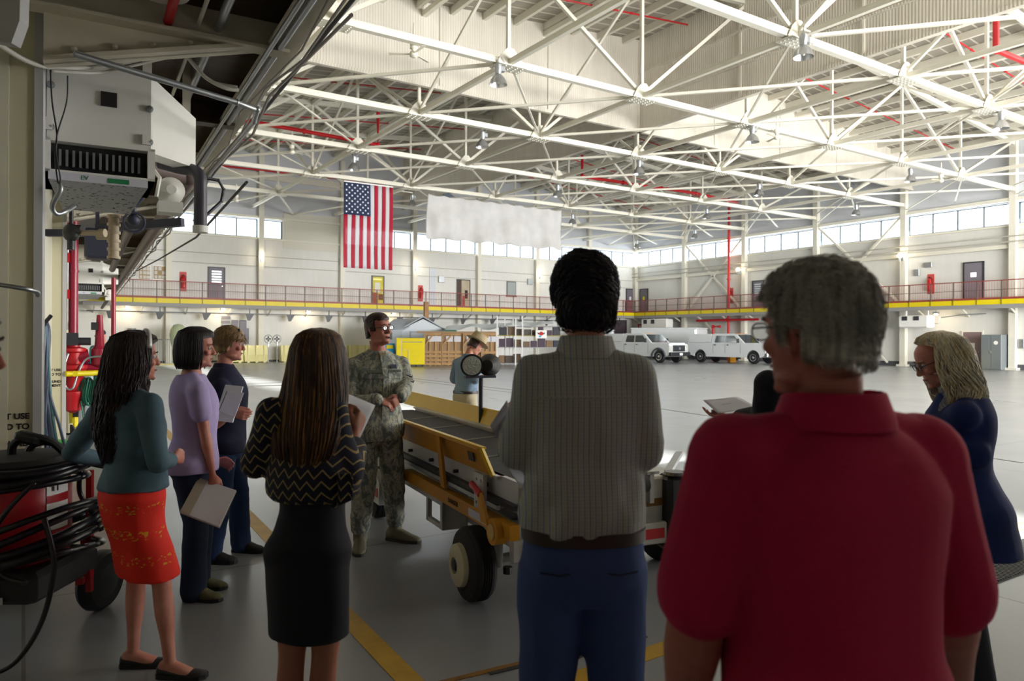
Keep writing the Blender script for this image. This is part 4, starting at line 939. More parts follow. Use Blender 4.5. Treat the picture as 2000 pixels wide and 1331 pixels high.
for (x, y) in ((.19, .5), (-.5, .55)):
    mb = MB(); mb.lathe((x-.05, y, .2), (1, 0, 0), [(0, .12), (.005, .18), (.03, .2), (.075, .2), (.1, .18), (.105, .12)], 26); w = mb.build('wheel', M_BLACK, t, smooth=35); MB().lathe((x-.055, y, .2), (1, 0, 0), [(0, .03), (.01, .11), (.11, .11), (.12, .03)], 18).build('hub', M_DARK, w, smooth=35)
MB().box2((.05, -.305, .36), (.16, -.3, .4)).build('data_plate', M_PAPER, t)
def hose_ring(zc, rx, ry, tilt, ph, r=.022, sag=.0, a0=0, a1=2*PI, dy=0.0):
    pts = []
    for i in range(29):
        a = a0+(a1-a0)*i/28; x = rx*math.cos(a); y = ry*math.sin(a); pts.append((x, y+dy, zc+tilt*x+sag*math.sin(a*2+ph)-.0*y))
    return pts
for k, (zc, rx, ry, ti, ph, r, sg) in enumerate([(1.1, .36, .34, .03, 0, .03, .02), (1.06, .38, .36, .02, 1, .026, .03), (1.02, .35, .33, -.06, 2, .02, .02), (.62, .42, .38, .30, .5, .024, .03), (.58, .44, .39, .22, 1.2, .024, .03), (.66, .43, .37, .36, 2.0, .02, .03), (.54, .43, .38, .14, 3.0, .02, .03), (.70, .45, .38, .42, 3.3, .018, .02)]):
    MB().tube(hose_ring(zc, rx, ry, ti, ph, r, sg), r, 8).build('wound_hose', M_HOSE, t, smooth=True)
for k, pts in enumerate([[(.36, -.3, .85), (.42, -.32, .6), (.38, -.34, .3), (.3, -.4, .1), (.18, -.42, .03), (.02, -.4, .04), (-.1, -.35, .12)], [(.3, -.28, 1.05), (.2, -.33, .9), (.12, -.34, .72), (.18, -.34, .55), (.3, -.34, .5)], [(.33, .05, 1.05), (.3, .1, .9), (.36, .1, .78), (.42, .1, .66)], [(-.1, -.33, 1.05), (-.02, -.36, .86), (-.05, -.37, .7), (-.25, -.36, .58)]]):
    MB().tube(sm(pts, 7), .013, 7).build('loose_hose', M_HOSE, t, smooth=True)
mb = MB(); mb.tube(sm([(.0, .0, 1.14), (.02, -.02, 1.22), (.1, -.03, 1.27), (.2, 0, 1.24), (.26, .1, 1.12), (.36, .3, 1.02)], 6), .022, 8); mb.tube(sm([(.02, .1, 1.14), (.06, .08, 1.2), (.16, .06, 1.22), (.24, .1, 1.16)], 6), .02, 8); mb.box((.1, -.02, 1.26), (.14, .07, .07), Matrix.Rotation(.3, 4, 'Y'), .02); mb.build('handle', M_BLACK, t, smooth=40)
mb = MB(); mb.cyl((-.16, -.12, 1.12), (-.02, -.08, 1.22), .013); mb.cyl((-.06, -.1, 1.19), (-.02, -.08, 1.22), .022); mb.build('brass_lance', mat('brass', '8a6a3a', .3, .9), t, smooth=40)
# ================================================================== belt loader
A_L = math.radians(25.4); base = CW(.331, 4.585); LROT = A_L-YAW
M_LW = mat('loader_white', 'bdbcb8', .4, var=.06, vscale=5); M_LY = mat('loader_yellow', 'd9b400', .4, var=.08, vscale=4); M_LYD = mat('loader_orange_yellow', 'c98a10', .45, var=.12, vscale=6)
g = NG('belt_rubber', .75); g.color(g.ramp(g.noise(8, 5), [(.3, '24252b'), (.7, '31323a')])); g.bump(g.noise(220, 2), .4, .004); M_BELT = g.m
t = thing('belt_loader', 'white and yellow conveyor belt loader vehicle the group stands around', 'vehicle', base, LROT)
W, L = .475, 4.3
mb = MB(); mb.prism([(-W+.02, -.05, .62), (-W+.02, L, .62), (-W+.02, L, .81), (-W+.02, -.28, .81), (-W+.02, -.28, .70)], (.03, 0, 0)); mb.prism([(W-.05, -.3, .62), (W-.05, L, .62), (W-.05, L, .81), (W-.05, -.3, .81)], (.03, 0, 0))
mb.box2((-W-.01, -.05, .795), (-W+.05, L, .81)).box2((W-.07, -.3, .795), (W+.02, L, .812)); side = mb.build('boom_side', M_LW, t)
mb = MB(); mb.box2((-W+.06, -.3, .74), (W-.08, L, .78)); belt = mb.build('belt', M_BELT, t)
for y in (.1, .95, 1.75, 2.6, 3.4): MB().bar((-W+.07, y-.25, .783), (W-.09, y+.02, .783), .014, .008).build('belt_seam', mat('pale_belt_lacing', '9c9b94', .6), belt)
mb = MB(); mb.cyl((-W+.05, -.3, .74), (W-.08, -.3, .74), .05, n=16); mb.build('end_roller', M_DARK, t, smooth=40)
for k in range(8):
    y = .15+k*.5; MB().cyl((-W-.012, y, .725), (-W+.02, y, .725), .013, n=8).build('bolt', M_DARK, side)
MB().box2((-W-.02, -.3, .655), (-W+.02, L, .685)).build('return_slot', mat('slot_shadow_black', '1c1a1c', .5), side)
MB().box2((-W-.03, -.1, .625), (-W-.01, L-.5, .65)).build('lower_channel', M_GALV, side)
# rails: near rail (left) and far rail (right), leaning outwards
mb = MB(); mb.prism([(-W-.01, .0, .80), (-W-.06, .06, .955), (-W-.06, L, .955), (-W-.01, L, .80)], (.012, 0, .004)); mb.prism([(-W-.06, .06, .945), (-W-.09, .06, .955), (-W-.09, L, .955), (-W-.06, L, .945)], (0, 0, .01)); nr = mb.build('near_rail', M_LYD, t)
mb = MB(); mb.prism([(-W-.062, .06, .957), (-W-.03, .06, .957), (-W-.03, L, .957), (-W-.062, L, .957)], (0, 0, .012)); mb.bar((-W-.01, -.0, .80), (-W-.06, .06, .96), .03, .02); mb.build('rail_lip', M_LY, nr)
for y, w_ in ((.2, .09), (1.97, .12)): MB().prism([(-W-.042, y, .86), (-W-.042, y+w_, .86), (-W-.055, y+w_, .915), (-W-.055, y, .915)], (-.006, 0, 0)).build('rail_sticker', M_DARK, nr)
for y in (.72,): MB().prism([(-W-.03, y, .60), (-W-.03, y+.07, .60), (-W-.07, y+.07, .95), (-W-.07, y, .95)], (-.02, 0, 0)).build('rail_strap', M_LYD, nr)
mb = MB(); mb.prism([(W+.0, -.2, .80), (W+.05, -.2, .955), (W+.05, L+.6, .955), (W+.0, L+.6, .80)], (.012, 0, .0)); mb.build('far_rail', M_LY, t)
# lift arm, pivot, handle, plate
mb = MB(); mb.box2((-W-.05, -.32, .50), (-W+.01, 1.62, .585)); arm = mb.build('lift_arm', M_LYD, t)
MB().box2((-W-.054, .0, .515), (-W-.05, .28, .565)).build('data_sticker', M_PAPER, arm); o = text_obj('DANGER', .045, mat('sticker_black', '2a2622'), 'lettering', arm); o.rotation_euler = (PI/2, 0, -PI/2); o.location = (-W-.0545, .55, .54)
MB().cyl((-W-.09, -.16, .52), (-W-.02, -.16, .52), .075, n=24).build('pivot_disc', M_LYD, arm, smooth=35); MB().cyl((-W-.096, -.16, .52), (-W-.09, -.16, .52), .045, n=20).build('pivot_cap', mat('pivot_cream', 'c9a860', .5), arm)
MB().prism([(-W-.1, -.12, .55), (-W-.1, -.02, .55), (-W-.1, .03, .7), (-W-.1, -.0, .72)], (.02, 0, 0)).build('lever', M_LYD, arm)
MB().cyl((-W-.09, .0, .70), (-W-.09, .14, .74), .02, n=10).build('red_grip', M_RED, arm)
mb = MB(); mb.box2((-W-.045, .07, .56), (-W-.02, .21, .80)); pl = mb.build('bolted_plate', M_LW, t)
for y in (.1, .17):
    for z in (.62, .69, .76): MB().cyl((-W-.052, y, z), (-W-.045, y, z), .009, n=8).build('bolt', M_GALV, pl)
# chassis, hood, bumper
mb = MB(); mb.box2((-.36, .0, .36), (.95, .16, .5)).box2((-.30, .1, .32), (-.2, 3.4, .5)).box2((.55, .1, .32), (.68, 3.4, .5)).box2((-.36, 2.75, .32), (.9, 2.9, .46)); mb.build('chassis', M_LW, t)
mb = MB(); mb.box2((-.38, -.05, .28), (.98, .0, .42), .01); bp = mb.build('front_bumper', M_LW, t)
MB().box2((-.31, -.056, .32), (-.17, -.05, .385)).build('red_reflector', M_RED, bp); MB().box2((.55, -.056, .32), (.72, -.05, .385)).build('red_reflector', M_RED, bp)
mb = MB(); mb.box2((.52, .0, .42), (.95, 1.4, .71), .015); hd = mb.build('hood', M_LW, t)
MB().box2((.53, -.006, .52), (.93, .0, .57)).build('brown_stripe', mat('hood_stripe', '6f4a14', .5), hd)
mb = MB(); mb.box2((.74, -.08, .22), (.93, .1, .72), .03); mb.build('black_corner_guard', mat('guard_black', '1d1c24', .35), t)
mb = MB(); mb.lathe((.83, -.02, .72), (0, 0, 1), [(0, .08), (.02, .07)], 16); mb.build('guard_cap', mat('guard_grey', '55555c', .4), t)
mb = MB(); mb.bar((.9, .15, .70), (1.35, .6, .74), .05, .03); mb.build('grey_handrail', M_GALV, t)
mb = MB(); mb.bar((.93, .0, .62), (1.16, .05, .80), .02, .06).bar((1.16, .05, .80), (1.5, .1, .85), .02, .06); mb.build('yellow_arm', M_LY, t)
mb = MB(); mb.box2((.95, .2, .38), (1.3, 1.5, .62), .03); mb.build('operator_step', M_LW, t)
def wheel(x, y, r, wd, outer=-1, nm='wheel'):
    mb = MB(); c = (x-wd/2*1.0, y, r)
    prof = [(0, r*.62), (.006, r*.80), (.02, r*.93), (.04, r*.99), (.055, r)]+[(.055+(wd-.11)*k/8, r*(1.0 if k % 2 == 0 else .965)) for k in range(9)]+[(wd-.04, r*.99), (wd-.02, r*.93), (wd-.006, r*.8), (wd, r*.62)]
    mb.lathe(c, (1, 0, 0), prof, 40); w = mb.build(nm, mat('tyre_rubber', '1e1d1e', .75, bump=.3, bscale=60), t, smooth=25)
    xo = x-wd/2 if outer < 0 else x+wd/2
    mb = MB(); mb.lathe((xo, y, r), (-outer*-1.0, 0, 0), [(-.012, r*.64), (-.02, r*.6), (.03, r*.56), (.05, r*.3), (.045, r*.22), (-.02, r*.2), (-.03, r*.12)], 28, cap=False); mb.build('rim', mat('cream_rim', 'c9c2a2', .45), w, smooth=35)
    MB().lathe((xo, y, r), (outer, 0, 0), [(-.05, r*.3), (.03, r*.18), (.05, r*.1)], 16).build('hub', M_DARK, w, smooth=35)
    return w
wheel(-.51, .235, .228, .17); wheel(1.06, .45, .228, .17, 1); wheel(-.48, 2.55, .228, .17); wheel(.95, 2.55, .228, .17, 1)
mb = MB(); mb.cyl((-.37, .2, .2), (-.37, .2, .44), .04, n=14); mb.box2((-.45, .12, .42), (-.3, .28, .46), .01); mb.cyl((-.46, .235, .228), (1.0, .45, .228), .03); mb.build('steering_knuckle', M_LW, t, smooth=35)
mb = MB(); mb.cyl((-.37, .2, .44), (-.37, .2, .48), .025, n=10).cyl((-.34, .1, .18), (-.34, .1, .22), .03, n=8); mb.build('grease_fittings', M_DARK, t)
mb = MB(); mb.box2((-.49, .85, .45), (-.46, 2.4, .53)).box2((-.49, .85, .28), (-.46, .9, .53)).box2((-.49, .85, .28), (-.46, 1.2, .31)).box2((-.49, 1.16, .28), (-.46, 1.2, .53)).box2((-.49, .85, .28), (-.3, .88, .53)); mb.build('side_step', M_LW, t)
mb = MB(); mb.lathe((-.62, 2.5, .2), (1, 0, 0), [(0, .33), (.02, .34), (.2, .34)], 24, cap=False); 
mb = MB(); mb.prism([(-.64, 1.95, .24), (-.64, 2.9, .24), (-.64, 2.95, .42), (-.64, 2.75, .5), (-.64, 2.1, .5), (-.64, 1.95, .42)], (.06, 0, 0)); fd = mb.build('rear_fender', M_LW, t); MB().box2((-.646, 2.0, .3), (-.64, 2.14, .37)).build('red_reflector', M_RED, fd)
# flood lights on a post
mb = MB(); mb.cyl((W+.02, 2.5, .78), (W+.02, 2.5, 1.25), .022, n=10); mb.box2((W-.15, 2.46, 1.24), (W+.16, 2.52, 1.265)); lp = mb.build('light_post', mat('post_blue_black', '1d2230', .4), t, smooth=35)
for x_, dd in ((W-.08, (-.25, -1, 0)), (W+.10, (.5, .8, 0))):
    d = Vector(dd).normalized(); c = Vector((x_, 2.5, 1.36)); mb = MB(); mb.lathe(c, d, [(-.11, .02), (-.1, .055), (-.05, .09), (.02, .108), (.045, .11), (.045, .1)], 24); h = mb.build('flood_light', M_BLACK, lp, smooth=35)
    mb = MB(); mb.lathe(c, d, [(.03, .098), (.046, .09), (.05, .03)], 24); mb.build('lens', mat('flood_lens', 'b9c0bd', .12, .6, bump=.5, bscale=60), h, smooth=35)
    mb = MB(); mb.cyl((x_, 2.5, 1.26), (x_, 2.5, 1.3), .015); mb.build('yoke', M_GALV, h)
tag(LV(MB().box((0, 0, 0), (.06, .015, .004)).build('yellow_tag', M_LY)), 'tiny yellow scrap lying on the black belt', 'scrap').location = (Matrix.Translation(base) @ Matrix.Rotation(LROT, 4, 'Z')) @ Vector((-.3, 2.35, .783))
tg = bpy.data.objects['yellow_tag']

# ================================================================== vehicles in the far corner
M_TW = mat('truck_white', 'dfe4e8', .25, spec=.6); M_TG = mat('truck_glass', '27353c', .08, spec=.8); M_TB = mat('truck_black_plastic', '24262c', .5); M_TGR = mat('fender_grey', '4c525a', .5)
def truck(name, label, p, head, style):
    """local: +y = front; built with length 6.4, width 2.0"""
    t = thing(name, label, 'truck', p, head)
    w = 1.0
    def sidewall(poly, x, th, m, nm, par=t): return MB().prism([(x, y, z) for y, z in poly], (th, 0, 0)).build(nm, m, par)
    mb = MB()
    def arch(yc, r): return [(yc+r*math.cos(a), .42+r*math.sin(a)) for a in [PI-i*PI/8 for i in range(9)]]
    lowpoly = [(-3.1, .62)]+arch(-2.1, .5)+arch(2.1, .5)+[(2.95, .55), (3.0, 1.15), (2.9, 1.28), (1.3, 1.36), (-3.1, 1.32)]
    mb.prism([(-w, y, z) for y, z in lowpoly], (2*w, 0, 0)); mb.build('body', M_TW, t)
    # cab greenhouse (tapered)
    def gh(x0, x1, pts):
        b = MB(); bot = [(y, z) for y, z in pts]; n = len(bot)
        vs = [Vector((-w+.02+(z-1.3)*.14, y, z)) for y, z in bot]+[Vector((w-.02-(z-1.3)*.14, y, z)) for y, z in bot]
        b.add(vs, [tuple(range(n-1, -1, -1)), tuple(range(n, 2*n))]+[(i, (i+1) % n, n+(i+1) % n, n+i) for i in range(n)]); return b
    gh(0, 0, [(-1.15, 1.3), (1.45, 1.34), (.75, 1.93), (.4, 2.0), (-1.0, 2.0), (-1.15, 1.9)]).build('cab', M_TW, t)
    for s in (-1, 1):
        def pane(pts, nm='side_window'):
            b = MB(); b.prism([Vector((s*(w-.005-(z-1.3)*.14), y, z)) for y, z in pts], (s*.012, 0, 0)); return b.build(nm, M_TG, t)
        pane([(-.88, 1.40), (-.12, 1.40), (-.12, 1.86), (-.78, 1.86)]); pane([(.0, 1.40), (1.05, 1.42), (.62, 1.86), (.0, 1.86)])
        MB().box2((s*(w+.0), -.92, 1.2), (s*(w+.03), -.80, 1.26)).build('door_handle', M_TB, t); MB().box2((s*(w+.0), .1, 1.2), (s*(w+.03), .22, 1.26)).build('door_handle', M_TB, t)
        mb = MB(); mb.box2((s*(w+.06), 1.0, 1.38), (s*(w+.26), 1.1, 1.66), .02).box2((s*(w-.05), .98, 1.42), (s*(w+.1), 1.03, 1.47)); mb.build('wing_mirror', M_TB, t)
        for yl in (-1.02, -.05, 1.15): MB().box2((s*(w), yl-.008, .66), (s*(w+.004), yl+.008, 1.3)).build('door_gap', M_TGR, t)
        for yc in (-2.1, 2.1):
            mb = MB(); c = (s*(w-.14), yc, .42); mb.lathe(c, (s, 0, 0), [(-.14, .25), (-.13, .39), (-.08, .42), (.08, .42), (.13, .39), (.14, .26)], 28); wl = mb.build('wheel', M_BLACK, t, smooth=30)
            MB().lathe((s*(w-.02), yc, .42), (s, 0, 0), [(-.05, .25), (.03, .24), (.0, .12), (.04, .08), (.05, .03)], 20).build('rim', M_CHROME if style == 1 else M_GALV, wl, smooth=30)
            if style == 1 and yc > 0:
                mb = MB(); pts = [(s*(w+.02), yc+.56*math.cos(a), .42+.56*math.sin(a)) for a in [PI-.05-i*(PI-.1)/10 for i in range(11)]]; mb.tube(pts, .07, 8); mb.build('wheel_arch', M_TGR, t, smooth=True)
    # windscreen
    mb = MB(); mb.add([(-.84, 1.40, 1.36), (.84, 1.40, 1.36), (.76, .80, 1.91), (-.76, .80, 1.91), (-.84, 1.42, 1.38), (.84, 1.42, 1.38), (.76, .82, 1.93), (-.76, .82, 1.93)], [(0, 1, 2, 3), (4, 5, 6, 7), (0, 1, 5, 4), (1, 2, 6, 5), (2, 3, 7, 6), (3, 0, 4, 7)]); mb.build('windscreen', M_TG, t)
    MB().box2((-.86, 2.0, 1.27), (.86, 2.9, 1.36), .04).build('bonnet', M_TW, t)
    MB().box2((-.62, 2.97, .78), (.62, 3.05, 1.2), .02).build('grille', M_TB, t)
    for z in (.88, .99, 1.1): MB().box2((-.6, 3.05, z), (.6, 3.065, z+.02)).build('grille_bar', M_TGR, t)
    MB().cyl((0, 3.06, .99), (0, 3.09, .99), .09, n=16).build('oval_badge', M_GALV, t)
    for s in (-1, 1): MB().box2((s*.64, 2.96, .80), (s*.97, 3.04, 1.18), .03).build('headlight', mat('headlamp_lens', 'dfe0dc', .1, .4), t)
    mb = MB(); mb.box2((-1.02, 2.95, .48), (1.02, 3.2, .74), .04); mb.build('front_bumper', M_TB if style == 1 else M_CHROME, t)
    MB().box2((-.16, 3.2, .52), (.16, 3.21, .68)).build('number_plate', M_WHITE, t)
    MB().box2((-1.0, -3.3, .5), (1.0, -3.1, .68), .03).build('rear_bumper', M_GALV, t)
    # canopy over the bed
    b = MB(); pts = [(-3.15, 1.32), (-1.2, 1.32), (-1.2, 1.98), (-3.0, 1.98)]; n = 4
    vs = [Vector((-w+.02+(z-1.3)*.1, y, z)) for y, z in pts]+[Vector((w-.02-(z-1.3)*.1, y, z)) for y, z in pts]; b.add(vs, [(3, 2, 1, 0), (4, 5, 6, 7), (0, 1, 5, 4), (1, 2, 6, 5), (2, 3, 7, 6), (3, 0, 4, 7)]); b.build('bed_canopy', M_TW, t)
    for s in (-1, 1): MB().box2((s*(w-.03), -3.05, 1.40), (s*(w-.015), -1.3, 1.42)).build('canopy_seam', M_TGR, t)
    for k in range(5): MB().box((-.4+.2*k, .45, 2.01), (.06, .06, .03)).build('roof_light', mat('amber_lens', 'd98a20', .3), t)
    return t
th1 = math.radians(-90-40)   # facing right and toward the camera, in the camera frame
f1 = PX(1288, 709.5, 50.0); f1.z = 0
def place_truck(nm, lab, wp, head, style):
    R_ = Matrix.Rotation(head-YAW, 4, 'Z'); off = R_ @ Vector((.86, 2.1, 0)); p = Vector((wp.x, wp.y, 0))-off; return truck(nm, lab, p, head-YAW, style)
place_truck('pickup_truck', 'white crew cab pickup with black bumper and grey wheel arches, facing the camera', CW(10.0, 50.0), math.radians(-141), 1)
place_truck('pickup_truck', 'white pickup with bed canopy parked side-on beside the grey haired man', CW(15.9, 48.6), math.radians(-141), 2)
def trailer(label, p, head, L, H, spare=True):
    t = thing('box_trailer', label, 'trailer', p, head)
    mb = MB(); mb.box2((-1.15, 0, .6), (1.15, L, H), .12); mb.build('box', M_TW, t)
    MB().box2((-1.1, -.02, H-.06), (1.1, L+.02, H+.05), .03).build('roof', M_TW, t)
    for s in (-1, 1):
        for y in (L*.4, L*.4+.9):
            mb = MB(); mb.lathe((s*1.0, y, .36), (s, 0, 0), [(-.1, .36), (.1, .36), (.12, .2)], 22); mb.build('wheel', M_BLACK, t)
    if spare: MB().lathe((.35, L+.02, 1.15), (0, 1, 0), [(0, .36), (.16, .36), (.2, .26), (.18, .1)], 24).build('spare_wheel', M_BLACK, t, smooth=30)
    MB().bar((0, L, .55), (0, L+1.3, .5), .1, .1).build('drawbar', M_TB, t); MB().cyl((0, L+1.0, 0), (0, L+1.0, .5), .05).build('jack', M_GALV, t)
    return t
trailer('white box trailer with a spare wheel parked behind the two pickups', CW(10.2, 60.5), math.radians(-127)-YAW, 5.6, 2.45)
trailer('low white trailer roof showing over the striped shirt shoulder', CW(5.7, 60.5), math.radians(-100)-YAW, 2.6, 2.3, False)

# ================================================================== things along the back wall
def at(px, d, z=0.0): return CW((px-1000)/F_PX*d, d, z)
HB = 0.0   # things square to the hangar
# tool chest
t = thing('tool_chest', 'bright yellow wheeled tool chest in front of the wooden crates', 'cabinet', at(802, 41.5), -YAW+.1)
mb = MB(); mb.box2((-.78, -.35, .12), (.78, .35, 1.6), .02); mb.build('body', M_YEL, t); MB().box2((-.5, -.36, .12), (-.47, -.35, 1.6)).build('pale_edge', M_PAPER, t)
for k in range(6): MB().box2((-.44, -.37, .2+k*.19), (.74, -.35, .37+k*.19)).build('drawer', M_YEL, t)
MB().box2((-.44, -.375, 1.36), (.66, -.35, 1.4)).build('grey_handle', M_GALV, t); MB().tube([(-.35, -.39, .95), (-.1, -.39, .95), (-.1, -.39, .2)], .015, 6).build('hose', M_PAPER, t)
for x in (-.65, -.2, .3, .65): MB().cyl((x, -.25, .06), (x+.05, -.25, .06), .06).build('caster', M_DARK, t)
t = thing('scrubber_machine', 'small blue floor machine left of the yellow tool chest', 'machine', at(763, 41.8), -YAW); mb = MB(); mb.box2((-.35, -.3, .1), (.3, .3, .75), .05); mb.prism([(-.35, -.3, .75), (.3, -.3, .75), (.2, -.3, 1.3), (-.2, -.3, 1.3)], (0, .5, 0)); mb.build('body', mat('machine_blue', '1e95cf', .4), t); MB().box2((-.18, -.32, 1.0), (.2, -.3, 1.2)).build('yellow_panel', M_YEL, t); MB().box2((-.4, -.35, 0), (.32, .3, .3), .03).build('base', M_LW, t)
# shed
t = thing('garden_shed', 'pale grey gabled plastic shed standing behind the tool chest', 'shed', at(826, 46.4), -YAW+math.radians(12))
w2, hw, pk, L = 1.32, 2.15, 2.9, 2.2; MS = mat('shed_white', 'c3cbd3', .5); MSG = mat('shed_grey', '98a0a8', .5)
MB().prism([(-w2, 0, 0), (w2, 0, 0), (w2, 0, hw), (0, 0, pk-.1), (-w2, 0, hw)], (0, L, 0)).build('walls', MS, t)
mb = MB(); mb.prism([(-w2-.15, -.1, hw-.08), (0, -.1, pk), (0, -.1, pk+.08), (-w2-.15, -.1, hw)], (0, L+.2, 0)).prism([(w2+.15, -.1, hw-.08), (0, -.1, pk), (0, -.1, pk+.08), (w2+.15, -.1, hw)], (0, L+.2, 0)); mb.build('roof', MSG, t)
mb = MB(); mb.box2((-.75, -.03, .1), (-.02, 0, hw-.2)).box2((.02, -.03, .1), (.75, 0, hw-.2)); mb.build('doors', MS, t); mb = MB(); mb.box2((-.8, -.05, 0), (-.75, 0, hw-.14)).box2((.75, -.05, 0), (.8, 0, hw-.14)).box2((-.8, -.05, hw-.2), (.8, 0, hw-.14)); mb.build('door_frame', MSG, t)
for x in (-w2, w2): MB().box2((x-.04, -.04, 0), (x+.04, .02, hw)).build('corner_trim', MSG, t)
X2 = (Matrix.Translation(t.location) @ Matrix.Rotation(-YAW+math.radians(12), 4, 'Z')).inverted() @ Matrix.Translation(at(766, 45.8)) @ Matrix.Rotation(-YAW+math.radians(2), 4, 'Z')
MB(X2).box2((-.62, 0, 0), (.62, 1.8, 2.1)).build('side_wall', MS, t); MB(X2).prism([(-.7, -.08, 2.1), (.75, -.08, 2.1), (1.9, 1.8, 2.85), (-.1, 1.8, 2.75)], (0, 0, .06)).build('side_roof', MSG, t); MB(X2).box2((-.35, -.03, 1.5), (.0, 0, 1.95)).build('window', mat('dim_pane', '6f7570', .3), t)
# timber post
tag(MB().box2((-.14, -.1, 0), (.14, .1, 3.95)).build('timber_post', mat('timber', '9a7350', .8, var=.25, vscale=5)), 'tall brown timber post rising behind the shed to the walkway', 'post').location = at(832, 47.9)
# wooden crates / pallets
M_WOOD = mat('pine_wood', 'b08d62', .8, var=.2, vscale=4); M_WOODD = mat('ply_wood', '9a7f62', .8, var=.15, vscale=3)
def crate(px0, px1, d, label, slats=True):
    a, b = at(px0, d), at(px1, d); w = (b-a).length; t = thing('wooden_crate', label, 'crate', a, -YAW, 'wooden crates and pallets in front of the shed')
    MB().box2((.03, .06, .1), (w-.03, 1.0, 1.85)).build('plywood_box', M_WOODD, t)
    for x in [i*w/3 for i in range(4)]: MB().box2((max(0, x-.05), 0, .0), (min(w, x+.05), .06, 1.9)).build('upright', M_WOOD, t)
    for k in range(6):
        if k == 4: continue
        MB().box2((0, -.04, .03+k*.23 if k < 5 else 1.78), (w, 0, .17+k*.23 if k < 5 else 1.9)).build('slat', M_WOOD, t)
    MB().bar((.05, -.02, 1.2), (w/2, -.02, 1.8), .03, .08).build('brace', M_WOOD, t)
    for k in range(2): MB().box2((w*(.2+.4*k), -.01, 1.4), (w*(.2+.4*k)+.4, .058, 1.72)).build('shipping_label', M_PAPER, t)
crate(829, 862, 43.0, 'left pine crate right of the yellow tool chest'); crate(863, 903, 43.2, 'middle pine crate behind the hat wearing man'); crate(904, 940, 43.1, 'pine crate right behind the straw hat'); crate(941, 969, 42.9, 'rightmost pine crate beside the white rack')
t = thing('timber_board', 'long raw timber lying on top of the wooden crates', 'board', at(800, 43.0, 1.9), -YAW); MB().box2((.4, .0, 0), (5.0, .5, .1)).build('plank', M_WOODD, t)
# clutter above crates
for i, (px, d, z, sx, sz, c, nm, lab) in enumerate([(878, 45.0, 1.0, .74, 1.3, '2f6b5a', 'green_bin', 'dark green bin behind the crates left of the peaked cover'), (905, 45.2, 1.0, .6, 1.15, 'a8503a', 'orange_box', 'orange box behind the crates under the white cover'), (927, 45.2, 1.0, .62, 1.2, '4f5a5a', 'grey_bin', 'grey bin behind the crates under the white cover'), (952, 45.0, 1.0, .7, 1.2, '5b5a50', 'dark_box', 'dark olive box behind the crates near the rack')]):
    t = thing('storage_bin', lab, 'bin', at(px, d), -YAW); MB().box2((-sx/2, 0, 0), (sx/2, .6, z+sz*.85-.1), .03).build('body', mat(nm, c, .6), t); MB().box2((-sx/2-.02, -.02, z+sz*.85-.1), (sx/2+.02, .62, z+sz*.85)).build('lid', mat(nm, c, .6), t)
# white cover sheet on poles
def cov(u, v):
    x = -1.0+u*6.8; pk = abs(math.sin(u*PI*2.4))*.28; return Vector((x, 1.3*v, 2.35+.35*u+(.25*pk-.28*(1-v)*(1+math.sin(u*19)*.3))+.03*math.sin(u*31)))
mb = MB(); mb.grid(cov, 48, 8); t = thing('cover_sheet', 'white translucent sheet draped on poles behind the crates', 'cover', at(900, 45.5), -YAW); o = mb.build('sheet', mat('white_sheet', 'd3d8da', .6), t, smooth=True); md = o.modifiers.new('s', 'SOLIDIFY'); md.thickness = .01
for x in (-.6, 1.2, 3.0, 4.8): MB().cyl((x, 1.2, 0), (x, 1.2, 2.3), .025).build('pole', M_WHITE, t)
# storage rack: white posts, shelves, boxes
t = thing('storage_rack', 'tall rack with white posts and shelves of dark boxes left of the striped shirt', 'rack', at(971, 44.0), -YAW)
M_POST = mat('rack_white', 'd8dadc', .4)
for x, y, h in ((0, 0, 2.95), (.45, .9, 2.8), (.95, .9, 2.8), (1.1, 0, 2.8), (1.5, 0, 2.95), (4.3, 0, 2.8)): MB().box2((x-.035, y-.035, 0), (x+.035, y+.035, h)).build('post', M_POST, t)
for z in (.1, 1.05, 1.75, 2.3): MB().box2((0, 0, z), (4.3, .95, z+.05)).build('shelf', mat('grey_shelf', '8d8f92', .5) if z != 1.75 else mat('olive_shelf', '8f8436', .5), t)
r2 = random.Random(3); bc = ['3c3d44', '4a4038', '6b5846', '2f3440', '55504a', '7a6248', '4a3c4c', '5c4a3a']; bn = ['charcoal', 'dark brown', 'brown', 'navy grey', 'dim olive', 'tan', 'dull purple', 'dark tan']
for z in (.15, 1.10, 1.8):
    x = .1
    n_ = 0
    while x < 3.75:
        n_ += 1
        w_ = r2.uniform(.28, .5); h_ = r2.uniform(.3, .55); c = bc[r2.randrange(len(bc))]
        o = MB().box2((0, 0, 0), (w_, .5, h_), .02).build('storage_box', mat('box_'+c, c, .7)); o.location = t.matrix_basis @ Vector((0, 0, 0)) if False else at(971, 44.0)+RT*x+FW*.2+Vector((0, 0, z+.001)); o.rotation_euler = (0, 0, -YAW)
        tag(o, '%s box, %s from the left on the %s shelf of the rack' % (bn[bc.index(c)], ['first', 'second', 'third', 'fourth', 'fifth', 'sixth', 'seventh', 'eighth', 'ninth', 'tenth', 'eleventh'][n_-1], {.15: 'lowest', 1.10: 'middle', 1.8: 'top'}[z]), 'box', 'boxes on the %s shelf of the rack' % {.15: 'lowest', 1.10: 'middle', 1.8: 'top'}[z]); x += w_+.04
t = thing('poster_board', 'white poster with a red, black and blue emblem on the storage rack', 'sign', at(1057, 43.8, 1.62), -YAW); MB().box2((-.33, 0, 0), (.33, .02, .48)).build('board', M_WHITE, t)
MB().lathe((0, -.01, .28), (0, 1, 0), [(0, .12), (.01, .12)], 20).build('red_emblem', M_RED, t)
